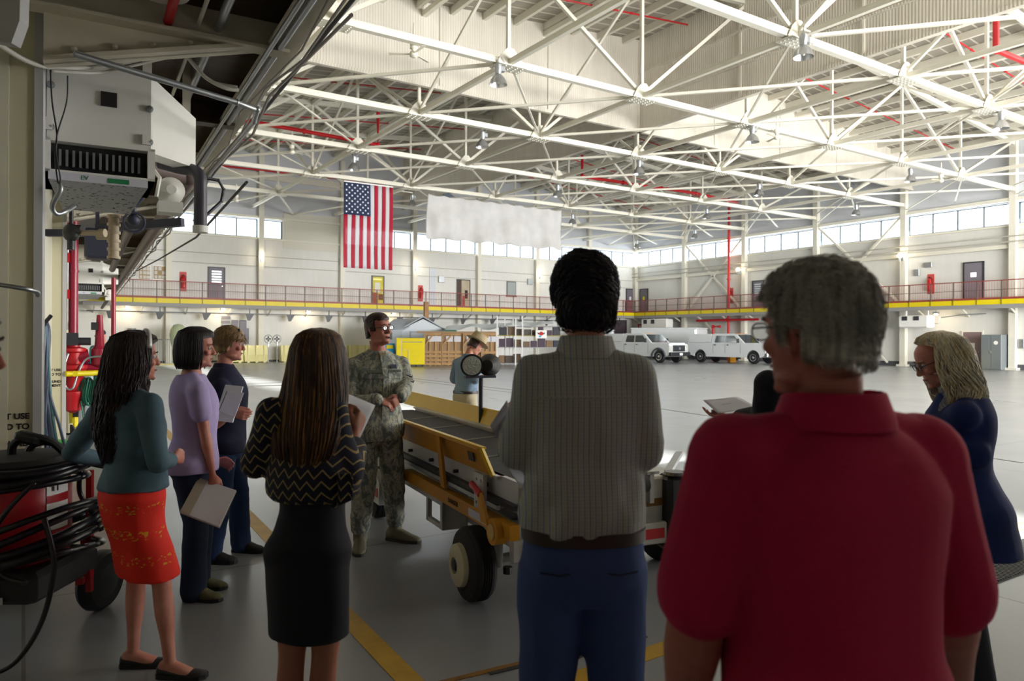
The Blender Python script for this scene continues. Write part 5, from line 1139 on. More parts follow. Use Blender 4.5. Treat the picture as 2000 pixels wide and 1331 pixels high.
mb = MB(); mb.prism([(-.22, -.012, .36), (-.1, -.012, .3), (-.13, -.012, .22), (-.2, -.012, .26)], (0, .006, 0)).prism([(.22, -.012, .36), (.1, -.012, .3), (.13, -.012, .22), (.2, -.012, .26)], (0, .006, 0)); mb.build('black_wings', M_DARK, t); MB().box2((-.14, -.012, .06), (-.0, -.004, .16)).build('blue_mark', mat('emblem_blue', '3aa0d0', .5), t)
# yellow water barriers
M_BAR = mat('faded_yellow_plastic', 'efe6a4', .5, var=.05, vscale=1)
def barrier(px, d, lab):
    t = thing('road_barrier', lab, 'barrier', at(px, d), 0, 'faded yellow plastic barriers along the back wall')
    b = MB(); b.prism([(-.72, -.28, .06), (-.72, .28, .06), (-.72, .14, .5), (-.72, .1, 1.08), (-.72, -.1, 1.08), (-.72, -.14, .5)], (1.44, 0, 0)); b.build('shell', M_BAR, t)
    for x in (-.5, 0, .5): MB().box2((x-.08, -.3, 0), (x+.08, .3, .1)).build('foot', M_BAR, t); MB().box2((x-.03, -.2, .3), (x+.03, -.12, 1.1)).build('rib', M_BAR, t)
b0 = Vector((bx(418), YW-1.2, 0))
for i in range(9):
    if i == 2: continue
    lab = ['faded yellow barrier under the grey shuttered window, left one', 'faded yellow barrier under the grey shuttered window, right one', '', 'faded yellow barrier just right of the gap', 'faded yellow barrier left of the long haired woman, second past the gap', 'faded yellow barrier beside the long brown hair', 'faded yellow barrier behind the long brown hair', 'faded yellow barrier hidden between the woman and airman', 'faded yellow barrier behind the airman'][i]
    t = thing('road_barrier', lab, 'barrier', b0+Vector((.75+i*1.52-(.75 if i > 2 else 0), 0, 0)), 0, None)
    b = MB(); b.prism([(-.72, -.28, .06), (-.72, .28, .06), (-.72, .14, .5), (-.72, .1, 1.08), (-.72, -.1, 1.08), (-.72, -.14, .5)], (1.44, 0, 0)); b.build('shell', M_BAR, t)
    for x in (-.5, 0, .5): MB().box2((x-.08, -.3, 0), (x+.08, .3, .1)).build('foot', M_BAR, t); MB().box2((x-.03, -.2, .3), (x+.03, -.12, 1.1)).build('rib', M_BAR, t)
# crowd control fence, green lamp globe, drums, fans
t = thing('crowd_fence', 'grey steel crowd barrier left of the bobbed woman', 'fence', at(303, 41.5), -YAW); mb = MB(); mb.tube([(0, 0, .1), (0, 0, 1.45), (1.75, 0, 1.45), (1.75, 0, .1), (0, 0, .1)], .03, 6); mb.build('frame', M_GALV, t)
for k in range(12): MB().cyl((.14+k*.135, 0, .1), (.14+k*.135, 0, 1.45), .016, n=6).build('bar', M_GALV, t)
MB().box2((-.1, -.2, 0), (1.9, .25, .1)).build('base', M_BAR, t)
t = thing('dome_cover', 'pale olive dome shaped cover standing behind the crowd barrier', 'cover', at(348, 43.5), -YAW); mb = MB(); mb.lathe((0, 0, 0), (0, 0, 1), [(0, .3), (.9, .32), (1.3, .42), (1.7, .48), (2.05, .42), (2.3, .25), (2.36, .05)], 20); mb.build('dome', mat('olive_dome', 'a9b494', .4), t, smooth=40)
t = thing('cable_drum', 'small grey ribbed canister left of the olive dome', 'canister', at(258, 44.0), -YAW); mb = MB(); mb.lathe((0, 0, 0), (0, 0, 1), [(k*.1, .2+.02*(k % 2)) for k in range(22)], 16); mb.build('body', M_GALV, t)
for px, lab in ((524, 'left of two grey pedestal fans behind the yellow barriers'), (541, 'right of two grey pedestal fans behind the yellow barriers')):
    t = thing('pedestal_fan', lab, 'fan', at(px, 45.5), -YAW); mb = MB(); mb.cyl((0, 0, 0), (0, 0, 1.3), .03).lathe((0, 0, 0), (0, 0, 1), [(0, .25), (.04, .2)], 14); mb.build('stand', M_GALV, t); mb = MB(); mb.tube([(.25*math.cos(a), 0, 1.5+.25*math.sin(a)) for a in [i*PI/8 for i in range(17)]], .02, 6); mb.build('guard', M_GALV, t)
    for k in range(4): MB().box((.1*math.cos(k*PI/2), 0, 1.5+.1*math.sin(k*PI/2)), (.14 if k % 2 == 0 else .08, .02, .08 if k % 2 == 0 else .14)).build('blade', M_TGR, t)
# yellow legged stand behind pickup
tag(MB().box2((-.3, -.1, 0), (.3, .1, .55)).build('wheel_stand', M_LYD), 'small yellow stand seen under the side-on pickup', 'stand').location = CW(15.6, 52.5)
# ================================================================== people
def smoothstep(a, b, x): t = np.clip((x-a)/(b-a), 0, 1); return t*t*(3-2*t)
def lerp_tab(tab, z):
    for i in range(len(tab)-1):
        a, b = tab[i], tab[i+1]
        if z <= b[0]:
            t = (z-a[0])/(b[0]-a[0]); t = max(0, min(1, t)); t = t*t*(3-2*t)*.5+t*.5; return [a[k]+(b[k]-a[k])*t for k in range(1, len(a))]
    return list(tab[-1][1:])
def sring(c, rx, ry, n=28, p=2.3, yf=None):
    out = []
    for i in range(n):
        a = 2*PI*i/n; ca, sa = math.cos(a), math.sin(a)
        x = rx*abs(ca)**(2/p)*(1 if ca >= 0 else -1); y = (ry if (sa < 0 or yf is None) else yf)*abs(sa)**(2/p)*(1 if sa >= 0 else -1)
        out.append(Vector((c[0]+x, c[1]+y, c[2])))
    return out
def folds(seed, amp, k=(30, 30, 12), n=5, along=None):
    r = np.random.RandomState(seed); K = r.normal(size=(n, 3)); K /= np.linalg.norm(K, axis=1)[:, None]; K = K*np.array(k); ph = r.uniform(0, 6.28, n); am = r.uniform(.5, 1, n); am /= am.sum()
    def f(co, no):
        w = np.zeros(len(co))
        for i in range(n):
            ww = np.sin(co @ K[i]+ph[i]+1.5*np.sin(co @ K[(i+1) % n]*.5)); w += am[i]*(1-2*np.abs(ww)) if i % 2 else am[i]*ww
        return co+no*(w*amp)[:, None]
    return f
def limb(mb, J, R, n=14, flat=1.0, sub=7):
    """J joints, R radii (one more per mid-bulge allowed: list of (t, r) along the whole chain)"""
    pts = []; L = [0]
    for i in range(1, len(J)): L.append(L[-1]+(J[i]-J[i-1]).length)
    tot = L[-1]; P = []; RR = []
    m = sub*(len(J)-1)
    for k in range(m+1):
        d = tot*k/m
        for i in range(len(J)-1):
            if d <= L[i+1]+1e-9: break
        t = (d-L[i])/(L[i+1]-L[i]); p = J[i].lerp(J[i+1], t)
        # round the bend a little
        if 0 < i < len(J)-1 and t < .18: p = p.lerp((J[i]+(J[i-1]-J[i])*.1+(J[i+1]-J[i])*.1)*.5+J[i]*.0+p*.5-(J[i])*0, .0)
        P.append(p); RR.append(lerp_tab([(a, b) for a, b in R], k/m)[0])
    mb.tube(P, RR, n)
    mb.ball(P[0], RR[0]*.98, 12, 8); mb.ball(P[-1], RR[-1]*.98, 12, 8)
    for j in J[1:-1]:
        q = min(range(len(P)), key=lambda i: (P[i]-j).length); mb.ball(j, RR[q]*.99, 12, 8)
def hand(mb, w, d, pn, side, curl=.5, s=1.0, thumb=.6, spread=1.0):
    """w wrist, d pointing direction, pn palm normal, side = direction the thumb leaves"""
    d = Vector(d).normalized(); pn = Vector(pn); pn = (pn-d*pn.dot(d)).normalized(); sd = d.cross(pn)
    if sd.dot(Vector(side)) < 0: sd = -sd
    rings = []
    for t, hw, ht in ((-.01, .024, .018), (.02, .030, .016), (.05, .039, .0145), (.08, .041, .0125), (.094, .038, .009)):
        c = w+d*t*s; rings.append([c+sd*math.cos(2*PI*i/14)*hw*s+pn*math.sin(2*PI*i/14)*ht*s for i in range(14)])
    mb.loft(rings)
    for i, (o, L, r) in enumerate(((.031, .072, .0083), (.0105, .082, .0086), (-.0105, .076, .0082), (-.031, .060, .0072))):
        p = w+d*.088*s+sd*o*s; dirn = (d+sd*o*1.6*spread).normalized(); pts = [p-dirn*.012*s]; pts.append(p)
        c_ = curl*(1+.12*i)
        for k, f in enumerate((.45, .31, .24)):
            ang = c_*(.9, 1.05, .8)[k]; dirn = (dirn*math.cos(ang)+pn*math.sin(ang)*(1)).normalized(); pn_l = pn
            pts.append(pts[-1]+dirn*L*f*s); 
            ax = sd; 
        rad = [r*s*q for q in (1.02, 1.05, 1.0, .92, .78)]; mb.tube(pts, rad, 8); mb.ball(pts[-1], rad[-1]*.98, 8, 6)
        for q in (1, 2, 3): mb.ball(pts[q], rad[q]*1.02, 8, 6)
    p0 = w+d*.022*s+sd*.022*s+pn*.004*s; t1 = (d*.75+sd*(.75-thumb*.3)+pn*thumb*.45).normalized(); p1 = p0+t1*.042*s; t2 = (d*.95+sd*(.3-thumb*.45)+pn*thumb*.5).normalized(); p2 = p1+t2*.034*s; p3 = p2+(t2+d*.3-sd*.15*thumb).normalized()*.026*s
    mb.tube([p0, p1, p2, p3], [.0155*s, .0125*s, .0105*s, .008*s], 9); mb.ball(p3, .0078*s, 8, 6); mb.ball(p1, .0125*s, 8, 6)
HEADT = [(-.120, .052, .005, .016), (-.112, .078, .022, .034), (-.095, .089, .040, .049), (-.07, .0885, .058, .060), (-.04, .0865, .074, .067), (-.01, .0865, .088, .071), (.02, .089, .097, .0755), (.05, .0895, .101, .0775), (.08, .080, .097, .073), (.103, .056, .078, .057), (.117, .02, .045, .03), (.121, .004, .02, .012)]
def head_mesh(mb, M, s, male=True):
    rings = []
    for k in range(25):
        z = -.120+.241*k/24; yf, yb, w = lerp_tab(HEADT, z)
        cy = -.005; rings.append([M @ (p*s) for p in sring((0, cy, z), w*(1.0 if male else .96), yb-abs(cy)*0, 36, 2.2, yf-cy)])
    mb.loft(rings)
    def tb(pts, r, n=10): mb.tube([M @ (Vector(p)*s) for p in pts], [q*s for q in r], n)
    def bl(c, r, rot=None): 
        b = MB(); b.ball(c, r, 14, 10); mb.add([M @ (p*s) for p in b.v], b.f)
    tb([(0, .082, .03), (0, .092, .012), (0, .102, -.010), (0, .110, -.027), (0, .100, -.036)], [.009, .0088, .010, .0118, .008])
    for q in (-1, 1):
        bl((q*.011, .1, -.030), (.009, .011, .008)); bl((q*.033, .080, .030), (.022, .012, .007)); bl((q*.042, .066, -.022), (.022, .02, .018))
        bl((q*.074, -.012, -.004), (.008, .016, .026)); bl((q*.079, -.018, .006), (.007, .015, .02)); bl((q*.077, -.008, -.03), (.006, .009, .01))
        bl((q*.045, .02, -.085), (.016, .04, .014))
    bl((0, .0885, -.058), (.021, .008, .0065)); bl((0, .0875, -.0685), (.019, .0085, .006)); bl((0, .082, -.103), (.02, .014, .014))
def eyes_dent(M, s):
    """push eye sockets in, after the skin is grown"""
    C = [np.array(M @ Vector((q*.033*s, .092*s, .010*s))) for q in (-1, 1)]; fw = np.array((M.to_3x3() @ Vector((0, 1, 0))))
    L = np.array(M @ Vector((0, .1*s, -.063*s))); up = np.array((M.to_3x3() @ Vector((0, 0, 1))))
    def f(co, no):
        for c in C:
            d2 = ((co-c)**2).sum(1); co = co-fw*(.010*s*np.exp(-d2/(2*(.0135*s)**2)))[:, None]
        d = co-L; dz = d @ up; d2 = ((d-np.outer(dz, up))**2).sum(1); co = co-fw*(.005*s*np.exp(-d2/(2*(.017*s)**2)-dz**2/(2*(.0028*s)**2)))[:, None]
        return co
    return f
def skin_mat(name, c, c2=None):
    if name in MATS: return MATS[name]
    g = NG(name, .5, spec=.35); n = g.noise(9, 5); g.color(g.mix(g.ramp(n, [(.35, .0), (.7, .5)]), c, c2 or c)); g.b.inputs['Subsurface Weight'].default_value = .08; g.b.inputs['Subsurface Radius'].default_value = (.02, .008, .004); g.bump(g.noise(120, 3), .12, .003); return g.m
def hair_mat(name, c, c2, sc=90):
    if name in MATS: return MATS[name]
    g = NG(name, .38, spec=.4); n = g.noise(sc, 4, stretch=(1, 1, .06)); g.color(g.mix(g.ramp(n, [(.35, .0), (.68, 1.0)]), c, c2)); g.bump(n, .5, .006); return g.m
class Person:
    def __init__(s, label, x, d, head_deg, H, group=None):
        s.H = H; s.s = H/1.8; s.root = thing('person', label, 'person', CW(x, d), math.radians(head_deg)-YAW, group)
        s.hd = head_deg; s.M = Matrix.Translation(s.root.location) @ Matrix.Rotation(math.radians(head_deg)-YAW, 4, 'Z'); s.Mi = s.M.inverted()
    def L(s, px, py, d): return s.Mi @ PX(px, py, d)
    def cdir(s, v):
        """direction in camera terms (right, forward, up) -> local"""
        w = RT*v[0]+FW*v[1]+Vector((0, 0, v[2])); return (s.Mi.to_3x3() @ w)
    def setup(s, bw=1.0, bd=1.0, belly=0.0, lean=(0, 0), hipshift=(0, 0), shw=.19, female=False, hiprise=0.0):
        k = s.s; s.bw, s.bd, s.belly, s.lean, s.hs, s.female = bw, bd, belly, lean, hipshift, female
        hw = 1.08 if female else 1.0; ww = .86 if female else 1.0
        s.T = [(.80*k, .085*bw*k, .09*bd*k, 0.0), (.86*k, .155*bw*hw*k, .112*bd*k, -.01), (.94*k, .168*bw*hw*k, .118*bd*k, -.012), (1.03*k, .152*bw*ww*1.02*k, .108*bd*(1+belly*.5)*k, .0), (1.10*k, .140*bw*ww*k, .102*bd*(1+belly)*k, .008+belly*.03), (1.2*k, .150*bw*(.93 if female else 1)*k, .108*bd*(1+belly*.6)*k, .008+belly*.02), (1.31*k, .165*bw*(.92 if female else 1)*k, .118*bd*k, .002), (1.38*k, .168*bw*(.92 if female else 1)*k, .110*bd*k, -.008), (1.43*k, .138*bw*(.92 if female else 1)*k, .092*bd*k, -.016), (1.47*k, .096*bw*k, .074*bd*k, -.02), (1.505*k, .066*k, .062*k, -.018), (1.535*k, .058*k, .058*k, -.016)]
        s.sh = {}; s.hip = {}
        for q, nm in ((-1, 'L'), (1, 'R')):
            s.sh[nm] = s.sp(1.392*k)+Vector((q*shw*bw*k*(.9 if female else 1), -.012, 0)); s.hip[nm] = s.sp(.90*k)+Vector((q*.088*bw*k, -.01, 0))
        s.neck = s.sp(1.51*k)+Vector((0, -.012, 0)); s.arm = {}; s.leg = {}; s.hands = {}
    def sp(s, z):
        k = s.s; t = max(0, min(1, (z-.9*k)/(.6*k))); return Vector((s.hs[0]+s.lean[0]*t, s.hs[1]+s.lean[1]*t, z))
    def torso(s, mb, z0, z1, infl=0.0, n=36, tab=None, step=.03, p=2.3):
        rings = []; m = max(3, int((z1-z0)/step))
        for i in range(m+1):
            z = z0+(z1-z0)*i/m; rx, ry, yo = lerp_tab(tab or s.T, z); c = s.sp(z); e = infl(z) if callable(infl) else infl
            rings.append(sring((c.x, c.y+yo, z), rx+e, ry+e, n, p))
        mb.loft(rings)
    def set_arm(s, side, elbow, wrist, sh=None):
        if sh is not None: s.sh[side] = sh
        s.arm[side] = (s.sh[side], elbow, wrist)
    def set_leg(s, side, foot, yaw_deg, knee=None, heel=0.0):
        """foot: ankle floor point (world), yaw in camera degrees"""
        f = s.Mi @ Vector((foot.x, foot.y, 0)); k = s.s; an = Vector((f.x, f.y, .085*k+heel)); h = s.hip[side]; yr = math.radians(yaw_deg-s.hd); fd = Vector((-math.sin(yr), math.cos(yr), 0))
        kn = (h*.5+an*.5)+Vector((0, .03, .03*k)) if knee is None else knee
        s.leg[side] = (h, kn, an, fd, heel)
    def set_head(s, yaw_deg, pitch=0.0, roll=0.0, off=(0, 0, 0), hs=1.0):
        """yaw in camera degrees"""
        k = s.s; R_ = Matrix.Rotation(math.radians(yaw_deg-s.hd), 4, 'Z') @ Matrix.Rotation(math.radians(pitch), 4, 'X') @ Matrix.Rotation(math.radians(roll), 4, 'Y')
        s.hsz = hs*(.97 if s.female else 1.0)*(.5+.5*k); base = s.neck+Vector(off); s.HM = Matrix.Translation(base+Vector((0, .01, .03*k))) @ R_ @ Matrix.Translation(Vector((0, .012, .13*s.hsz)))
    def body(s, skin, voxel=.006, arms_r=1.0, legs_r=1.0, hands=None, barefoot=False, cut=None):
        mb = MB(); k = s.s; s.torso(mb, .80*k, 1.535*k, 0)
        hb = s.HM @ (Vector((0, -.03, -.075))*s.hsz); mb.tube([s.neck-Vector((0, 0, .04)), s.neck.lerp(hb, .5), hb], [.064*k, .055*k*(.9 if s.female else 1), .056*k*(.9 if s.female else 1)], 18)
        for nm, (a, b, c) in s.arm.items():
            r = arms_r*k*(.86 if s.female else 1); limb(mb, [a, b, c], [(0, .056*r), (.2, .050*r), (.42, .042*r), (.5, .040*r), (.62, .042*r), (.85, .030*r), (1, .025*r)])
            h = s.hands.get(nm)
            if h: hand(mb, c, h['d'], h['pn'], h['side'], h.get('curl', .5), h.get('s', k*(.9 if s.female else 1.0)), h.get('thumb', .6), h.get('spread', 1.0))
        for nm, (h, kn, an, fd, heel) in s.leg.items():
            r = legs_r*k; limb(mb, [h, kn, an], [(0, .088*r), (.25, .078*r), (.47, .056*r), (.53, .052*r), (.68, .055*r), (.9, .036*r), (1, .034*r)], 16)
            sd = fd.cross(Vector((0, 0, 1))); rings = []
            for t, w, hh, z in ((-.055, .02, .02, .05), (-.045, .03, .035, .045), (0, .034, .045, .048), (.06, .038, .032, .036), (.12, .042, .02, .022), (.16, .036, .014, .016), (.178, .02, .009, .012)):
                zz = z*k+heel*(1-max(0, min(1, (t)/.12))); c_ = Vector((an.x, an.y, 0))+fd*t*k+Vector((0, 0, zz)); rings.append([c_+sd*math.cos(2*PI*i/14)*w*k+Vector((0, 0, math.sin(2*PI*i/14)*hh*k)) for i in range(14)])
            mb.loft(rings)
        head_mesh(mb, s.HM, s.hsz, not s.female)
        s.bodyo = obj('body', remeshed(mb, voxel, 3, eyes_dent(s.HM, s.hsz)), skin, s.root)
        s.face(skin); return s.bodyo
    def hp(s, x, y, z): return s.HM @ (Vector((x, y, z))*s.hsz)
    def face(s, skin):
        for q in (-1, 1):
            mb = MB(); mb.ball(s.hp(q*.033, .0745, .010), .0125*s.hsz, 14, 10); e = mb.build('eye', mat('eye_white', 'd8d4cf', .2), s.root, smooth=True)
            mb = MB(); mb.ball(s.hp(q*.033, .0835, .0095), .0062*s.hsz, 10, 8); mb.build('iris', mat('iris_brown', '2a1c14', .15), e, smooth=True)
        mb = MB(); 
        for q in (-1, 1): mb.tube([s.hp(q*.013, .0935, .030), s.hp(q*.033, .0945, .036), s.hp(q*.053, .082, .031)], [.0025*s.hsz, .0035*s.hsz, .002*s.hsz], 6)
        mb.build('eyebrows', getattr(s, 'browm', mat('brow_brown', '2c1e18', .8)), s.root, smooth=True)
        mb = MB(); mb.tube([s.hp(-.023, .088, -.063), s.hp(-.01, .0965, -.0605), s.hp(0, .0975, -.061), s.hp(.01, .0965, -.0605), s.hp(.023, .088, -.063)], [.002*s.hsz, .0045*s.hsz, .0045*s.hsz, .0045*s.hsz, .002*s.hsz], 7); mb.build('lips', getattr(s, 'lipm', mat('lip_pink', '9a5550', .45)), s.root, smooth=True)
    def cloth(s, name, mb, m, voxel=.010, fold=None, smooth=5): return obj(name, remeshed(mb, voxel, smooth, fold), m, s.root)
    def top(s, name, m, z0, infl=.018, sleeve=1.0, sl_r=(.066, .052, .045), voxel=.010, fold=None, z1=1.50, hem=None, slm=1.0, p=2.3):
        """shirt: torso from z0 to the neck with sleeves reaching `sleeve` of the arm (1 = wrist, .5 = elbow)"""
        mb = MB(); k = s.s; s.torso(mb, z0*k, z1*k, infl, p=p)
        for nm, (a, b, c) in s.arm.items():
            la, lb = (b-a).length, (c-b).length; tot = la+lb; e = sleeve[nm] if isinstance(sleeve, dict) else sleeve; dd = tot*e
            J = [a, b, b+(c-b)*((dd-la)/lb)] if dd > la+.02 else [a, a+(b-a)*(dd/la)]
            r0, r1, r2 = [q*k*slm*(.9 if s.female else 1) for q in sl_r]
            if len(J) == 3: limb(mb, J, [(0, r0), (.25, r0*.95), (la/dd, r1), (1, r2)])
            else: limb(mb, J, [(0, r0), (1, r1)])
            mb.ball(s.sh[nm]+Vector((0, 0, .0)), r0*1.02, 14, 10)
            mb.tube([s.sp(1.36*k)+Vector((0, -.015, .0)), a+Vector((0, 0, .0))], [.085*k, r0*.98], 14)
            # trapezius slope
            q0 = s.sp(1.495*k)+Vector((0, -.02, 0)); mb.tube([q0, q0.lerp(a+Vector((0, 0, r0*.25)), .45)+Vector((0, -.006, .0)), a+Vector((0, -.002, r0*.22))], [.050*k, .052*k, r0*.72], 14)
        return s.cloth(name, mb, m, voxel, fold)
    def collar(s, m, r=.066, h=.035, z=1.505, thick=.006, tilt=0.0, name='collar'):
        k = s.s; c = s.sp(z*k)+Vector((0, -.016, 0)); mb = MB(); prof = [(0, r*1.08), (h, r*.98), (h+.006, r*.99), (h+.004, r*1.05), (h*.3, r*1.24), (0, r*1.26)]
        rings = []
        for i in range(29):
            a = 2*PI*i/28; rings.append([Vector((c.x+rr*k*math.cos(a), c.y+rr*k*.95*math.sin(a), c.z+zz*k-.012*k*max(0, math.sin(a)))) for zz, rr in prof])
        mb.loft(rings, False); return mb.build(name, m, s.root, smooth=50)
    def skirt(s, m, ztop, zbot, margin, hipm, fold=None, n=44):
        k = s.s; mb = MB(); rings = []; N = 26
        for i in range(N):
            z = ztop*k+(zbot-ztop*k)*i/(N-1); t = i/(N-1)
            zc = max(z, .86*k); rx, ry, yo = lerp_tab(s.T, zc); c = s.sp(zc); cx, cy = c.x, c.y+yo; rx += hipm; ry += hipm
            if z < .9*k:
                pts = []
                for nm in 'LR':
                    h, kn, an = s.leg[nm][:3]; a, b = (h, kn) if z > kn.z else (kn, an); q = max(0, min(1, (a.z-z)/(a.z-b.z))); p = a.lerp(b, q); pts.append(p)
                lx = abs(pts[0].x-pts[1].x)/2+.075*k+margin; ly = abs(pts[0].y-pts[1].y)/2+.078*k+margin; mx, my = (pts[0].x+pts[1].x)/2, (pts[0].y+pts[1].y)/2
                w = min(1, (.9*k-z)/(.25*k)); w = w*w*(3-2*w); cx += (mx-cx)*w; cy += (my-cy)*w; rx = rx+(max(lx, 0)-rx)*w; ry = ry+(max(ly, 0)-ry)*w
            rings.append(sring((cx, cy, z), rx, ry, n, 2.3))
        mb.loft(rings); return s.cloth('skirt', mb, m, .010, fold)
    def pants(s, m, ztop=1.02, infl=.012, r=(.105, .078, .07), zb=.07, voxel=.011, fold=None, name='trousers', rb=None, rz=None):
        mb = MB(); k = s.s; s.torso(mb, .80*k, ztop*k, infl, p=2.5)
        for nm, (h, kn, an, fd, heel) in s.leg.items():
            bot = an+Vector((0, 0, zb*k-.085*k)); limb(mb, [h, kn, bot], [(0, r[0]*k), (.45, r[1]*k), (.55, r[1]*k*.98), (1, (rb or r[2])*k)], 18)
        return s.cloth(name, mb, m, voxel, fold)
    def belt(s, m, z=1.03, w=.035, infl=.022, buckle=True):
        k = s.s; mb = MB(); rx, ry, yo = lerp_tab(s.T, z*k); c = s.sp(z*k); n = 40; R_ = []
        for zz, e in ((-w/2, infl), (w/2, infl), (w/2, infl-.012), (-w/2, infl-.012)): R_.append(sring((c.x, c.y+yo, z*k+zz), rx+e, ry+e, n, 2.5))
        mb.loft(R_+[R_[0]], False); return mb.build('belt', m, s.root, smooth=40)
    def shoe(s, side, m, sole=None, boot=0.0, L=1.0, flat=False, w=1.0):
        h, kn, an, fd, heel = s.leg[side]; k = s.s; sd = fd.cross(Vector((0, 0, 1))); mb = MB(); rings = []
        P = ((-.068, .022, .03, .04), (-.058, .034, .046, .052), (0, .040, .06, .062), (.06, .043, .045, .048), (.12, .048, .03, .034), (.165, .044, .024, .028), (.195, .028, .018, .022), (.205, .012, .01, .018))
        if flat: P = ((-.062, .022, .024, .028), (-.052, .033, .03, .034), (0, .038, .026, .028), (.06, .041, .018, .02), (.12, .045, .02, .022), (.165, .038, .017, .02), (.19, .018, .012, .015))
        for t, ww, hh, z in P:
            zz = z*k+heel*(1-max(0, min(1, t/.12))); c_ = Vector((an.x, an.y, 0))+fd*t*k*L+Vector((0, 0, zz)); rings.append([c_+sd*math.cos(2*PI*i/18)*ww*k*w+Vector((0, 0, max(-zz+.003, math.sin(2*PI*i/18)*hh*k))) for i in range(18)])
        mb.loft(rings)
        if boot: mb.tube([an-Vector((0, 0, .03)), an+Vector((0, 0, boot))+(kn-an).normalized()*.0], [.052*k, .056*k], 16)
        o = obj('shoe', remeshed(mb, .006, 3), m, s.root)
        if sole is not None:
            b = MB(); pr = []
            for z in (.0, .022):
                pr.append([Vector((an.x, an.y, 0))+fd*(t*k*L)+sd*q*ww*k*1.06*w+Vector((0, 0, z)) for q, seq in ((1, P), (-1, P[::-1])) for t, ww, hh, zz in seq])
            b.loft(pr); b.build('sole', sole, o)
        return o
    def glasses(s, m, lensm, w=.028):
        mb = MB(); 
        for q in (-1, 1):
            pts = [s.hp(q*.034+w*.92*math.cos(a)*abs(math.cos(a))**-.35 if abs(math.cos(a)) > .05 else q*.034, .104-.15*abs(q*.034+w*math.cos(a)-0)*.25, .008+.017*math.sin(a)) for a in [i*PI/10 for i in range(21)]]; mb.tube(pts, .0018, 6)
            mb.tube([s.hp(q*.063, .097, .014), s.hp(q*.078, .06, .014), s.hp(q*.083, -.012, .012), s.hp(q*.082, -.03, -.008)], .0022, 6)
        mb.tube([s.hp(-.009, .104, .012), s.hp(0, .107, .015), s.hp(.009, .104, .012)], .0018, 6); g = mb.build('glasses', m, s.root)
        for q in (-1, 1):
            b = MB(); b.ball(s.hp(q*.034, .1005, .008), (.024, .024, .0165), 14, 8); c = s.hp(q*.034, .1005, .008); nrm = (s.HM.to_3x3() @ Vector((0, 1, 0))).normalized(); b.v = [c+(p-c)-nrm*(p-c).dot(nrm)*.96 for p in b.v]; b.build('lens', lensm, g, smooth=True)
        return g
    def cap_hair(s, m, mask, thick, name='hair', lift=1.0, rough=0.0, seed=1, voxel=None, curl=0.0, n=64, mm=40, strands=0, sl=.05, sr=.0012, sm_=None, fall=.6):
        """short hair: closed shell that sinks under the skin where mask(az, el) is 0"""
        r_ = np.random.RandomState(seed); pr = [(r_.normal(size=3)*k, r_.uniform(0, 6.28), a) for k, a in ((9, .5), (22, .3), (45, .2))]
        def surf(az, el, extra=0.0):
            d = Vector((math.cos(el)*math.sin(az), math.cos(el)*math.cos(az), math.sin(el)))   # az 0 = front
            R0 = (abs(d.x/.0790)**2.5+abs(d.y/(.093 if d.y > 0 else .105))**2.5+abs(d.z/(.124 if d.z > 0 else .135))**2.5)**(-.4)
            k = mask(az, el); t = thick(az, el) if callable(thick) else thick
            nz = sum(a*math.sin(d.x*v[0]*4+d.y*v[1]*4+d.z*v[2]*4+p) for v, p, a in pr)
            return d*(R0-(.013+.035*max(0, -math.sin(el)))*(1-k)+k*(t*(1+rough*nz)+extra)), d, k
        mb = MB(); rings = []
        for j in range(mm+1):
            el = -PI/2+PI*j/mm; el = max(-PI/2+.01, min(PI/2-.01, el)); rings.append([s.HM @ (surf(2*PI*i/n-PI, el)[0]*s.hsz) for i in range(n)])
        mb.loft(rings); o = mb.build(name, m, s.root, smooth=True)
        if strands:
            b = MB(); cnt = 0; rr = random.Random(seed)
            while cnt < strands:
                az = rr.uniform(-PI, PI); el = math.asin(rr.uniform(-.75, 1)); p, d, k = surf(az, el)
                if k < .5: continue
                cnt += 1; u = Vector((0, 0, 1)); tan = (Vector((0, -1.0, -fall))-d*Vector((0, -1.0, -fall)).dot(d)).normalized(); sx = d.cross(tan); ph = rr.uniform(0, 6.28); L = sl*rr.uniform(.6, 1.3); pts = []
                for q in range(6):
                    t = q/5; pts.append(s.HM @ ((p-d*.006+tan*L*t*(1-curl*.5)+d*(.005*lift*math.sin(t*2.6)*(1+curl*.5))+sx*curl*.009*lift*math.sin(t*5+ph)+d*curl*.005*lift*math.cos(t*5+ph))*s.hsz))
                b.tube(pts, [sr, sr, sr, sr*.9, sr*.7, sr*.3], 4)
            b.build('hair_strands', sm_ or m, o, smooth=True)
        return o
    def long_hair(s, m, table, face_open, name='hair', strands=500, sr=.0022, wave=.006, wk=18, seed=1, sm_=None, front=None, jitter=.07, mat_sets=None):
        """table: (z rel. head centre, cx, cy, rx, ry) from crown down; hair in world-up space about the head centre; face_open(z)-> half angle kept free"""
        c0 = s.HM @ Vector((0, 0, 0)); yaw = Matrix.Rotation(s.HM.to_euler().z, 3, 'Z'); k = s.hsz; tab = sorted(table)
        z_top, z_bot = tab[-1][0], tab[0][0]; rr = random.Random(seed)
        def P(z, az, f=1.0):
            cx, cy, rx, ry = lerp_tab(tab, z); return c0+yaw @ Vector((cx+rx*f*math.sin(az), cy+ry*f*math.cos(az), z))*1.0
        mb = MB(); rings = []; n = 60; m_ = 34
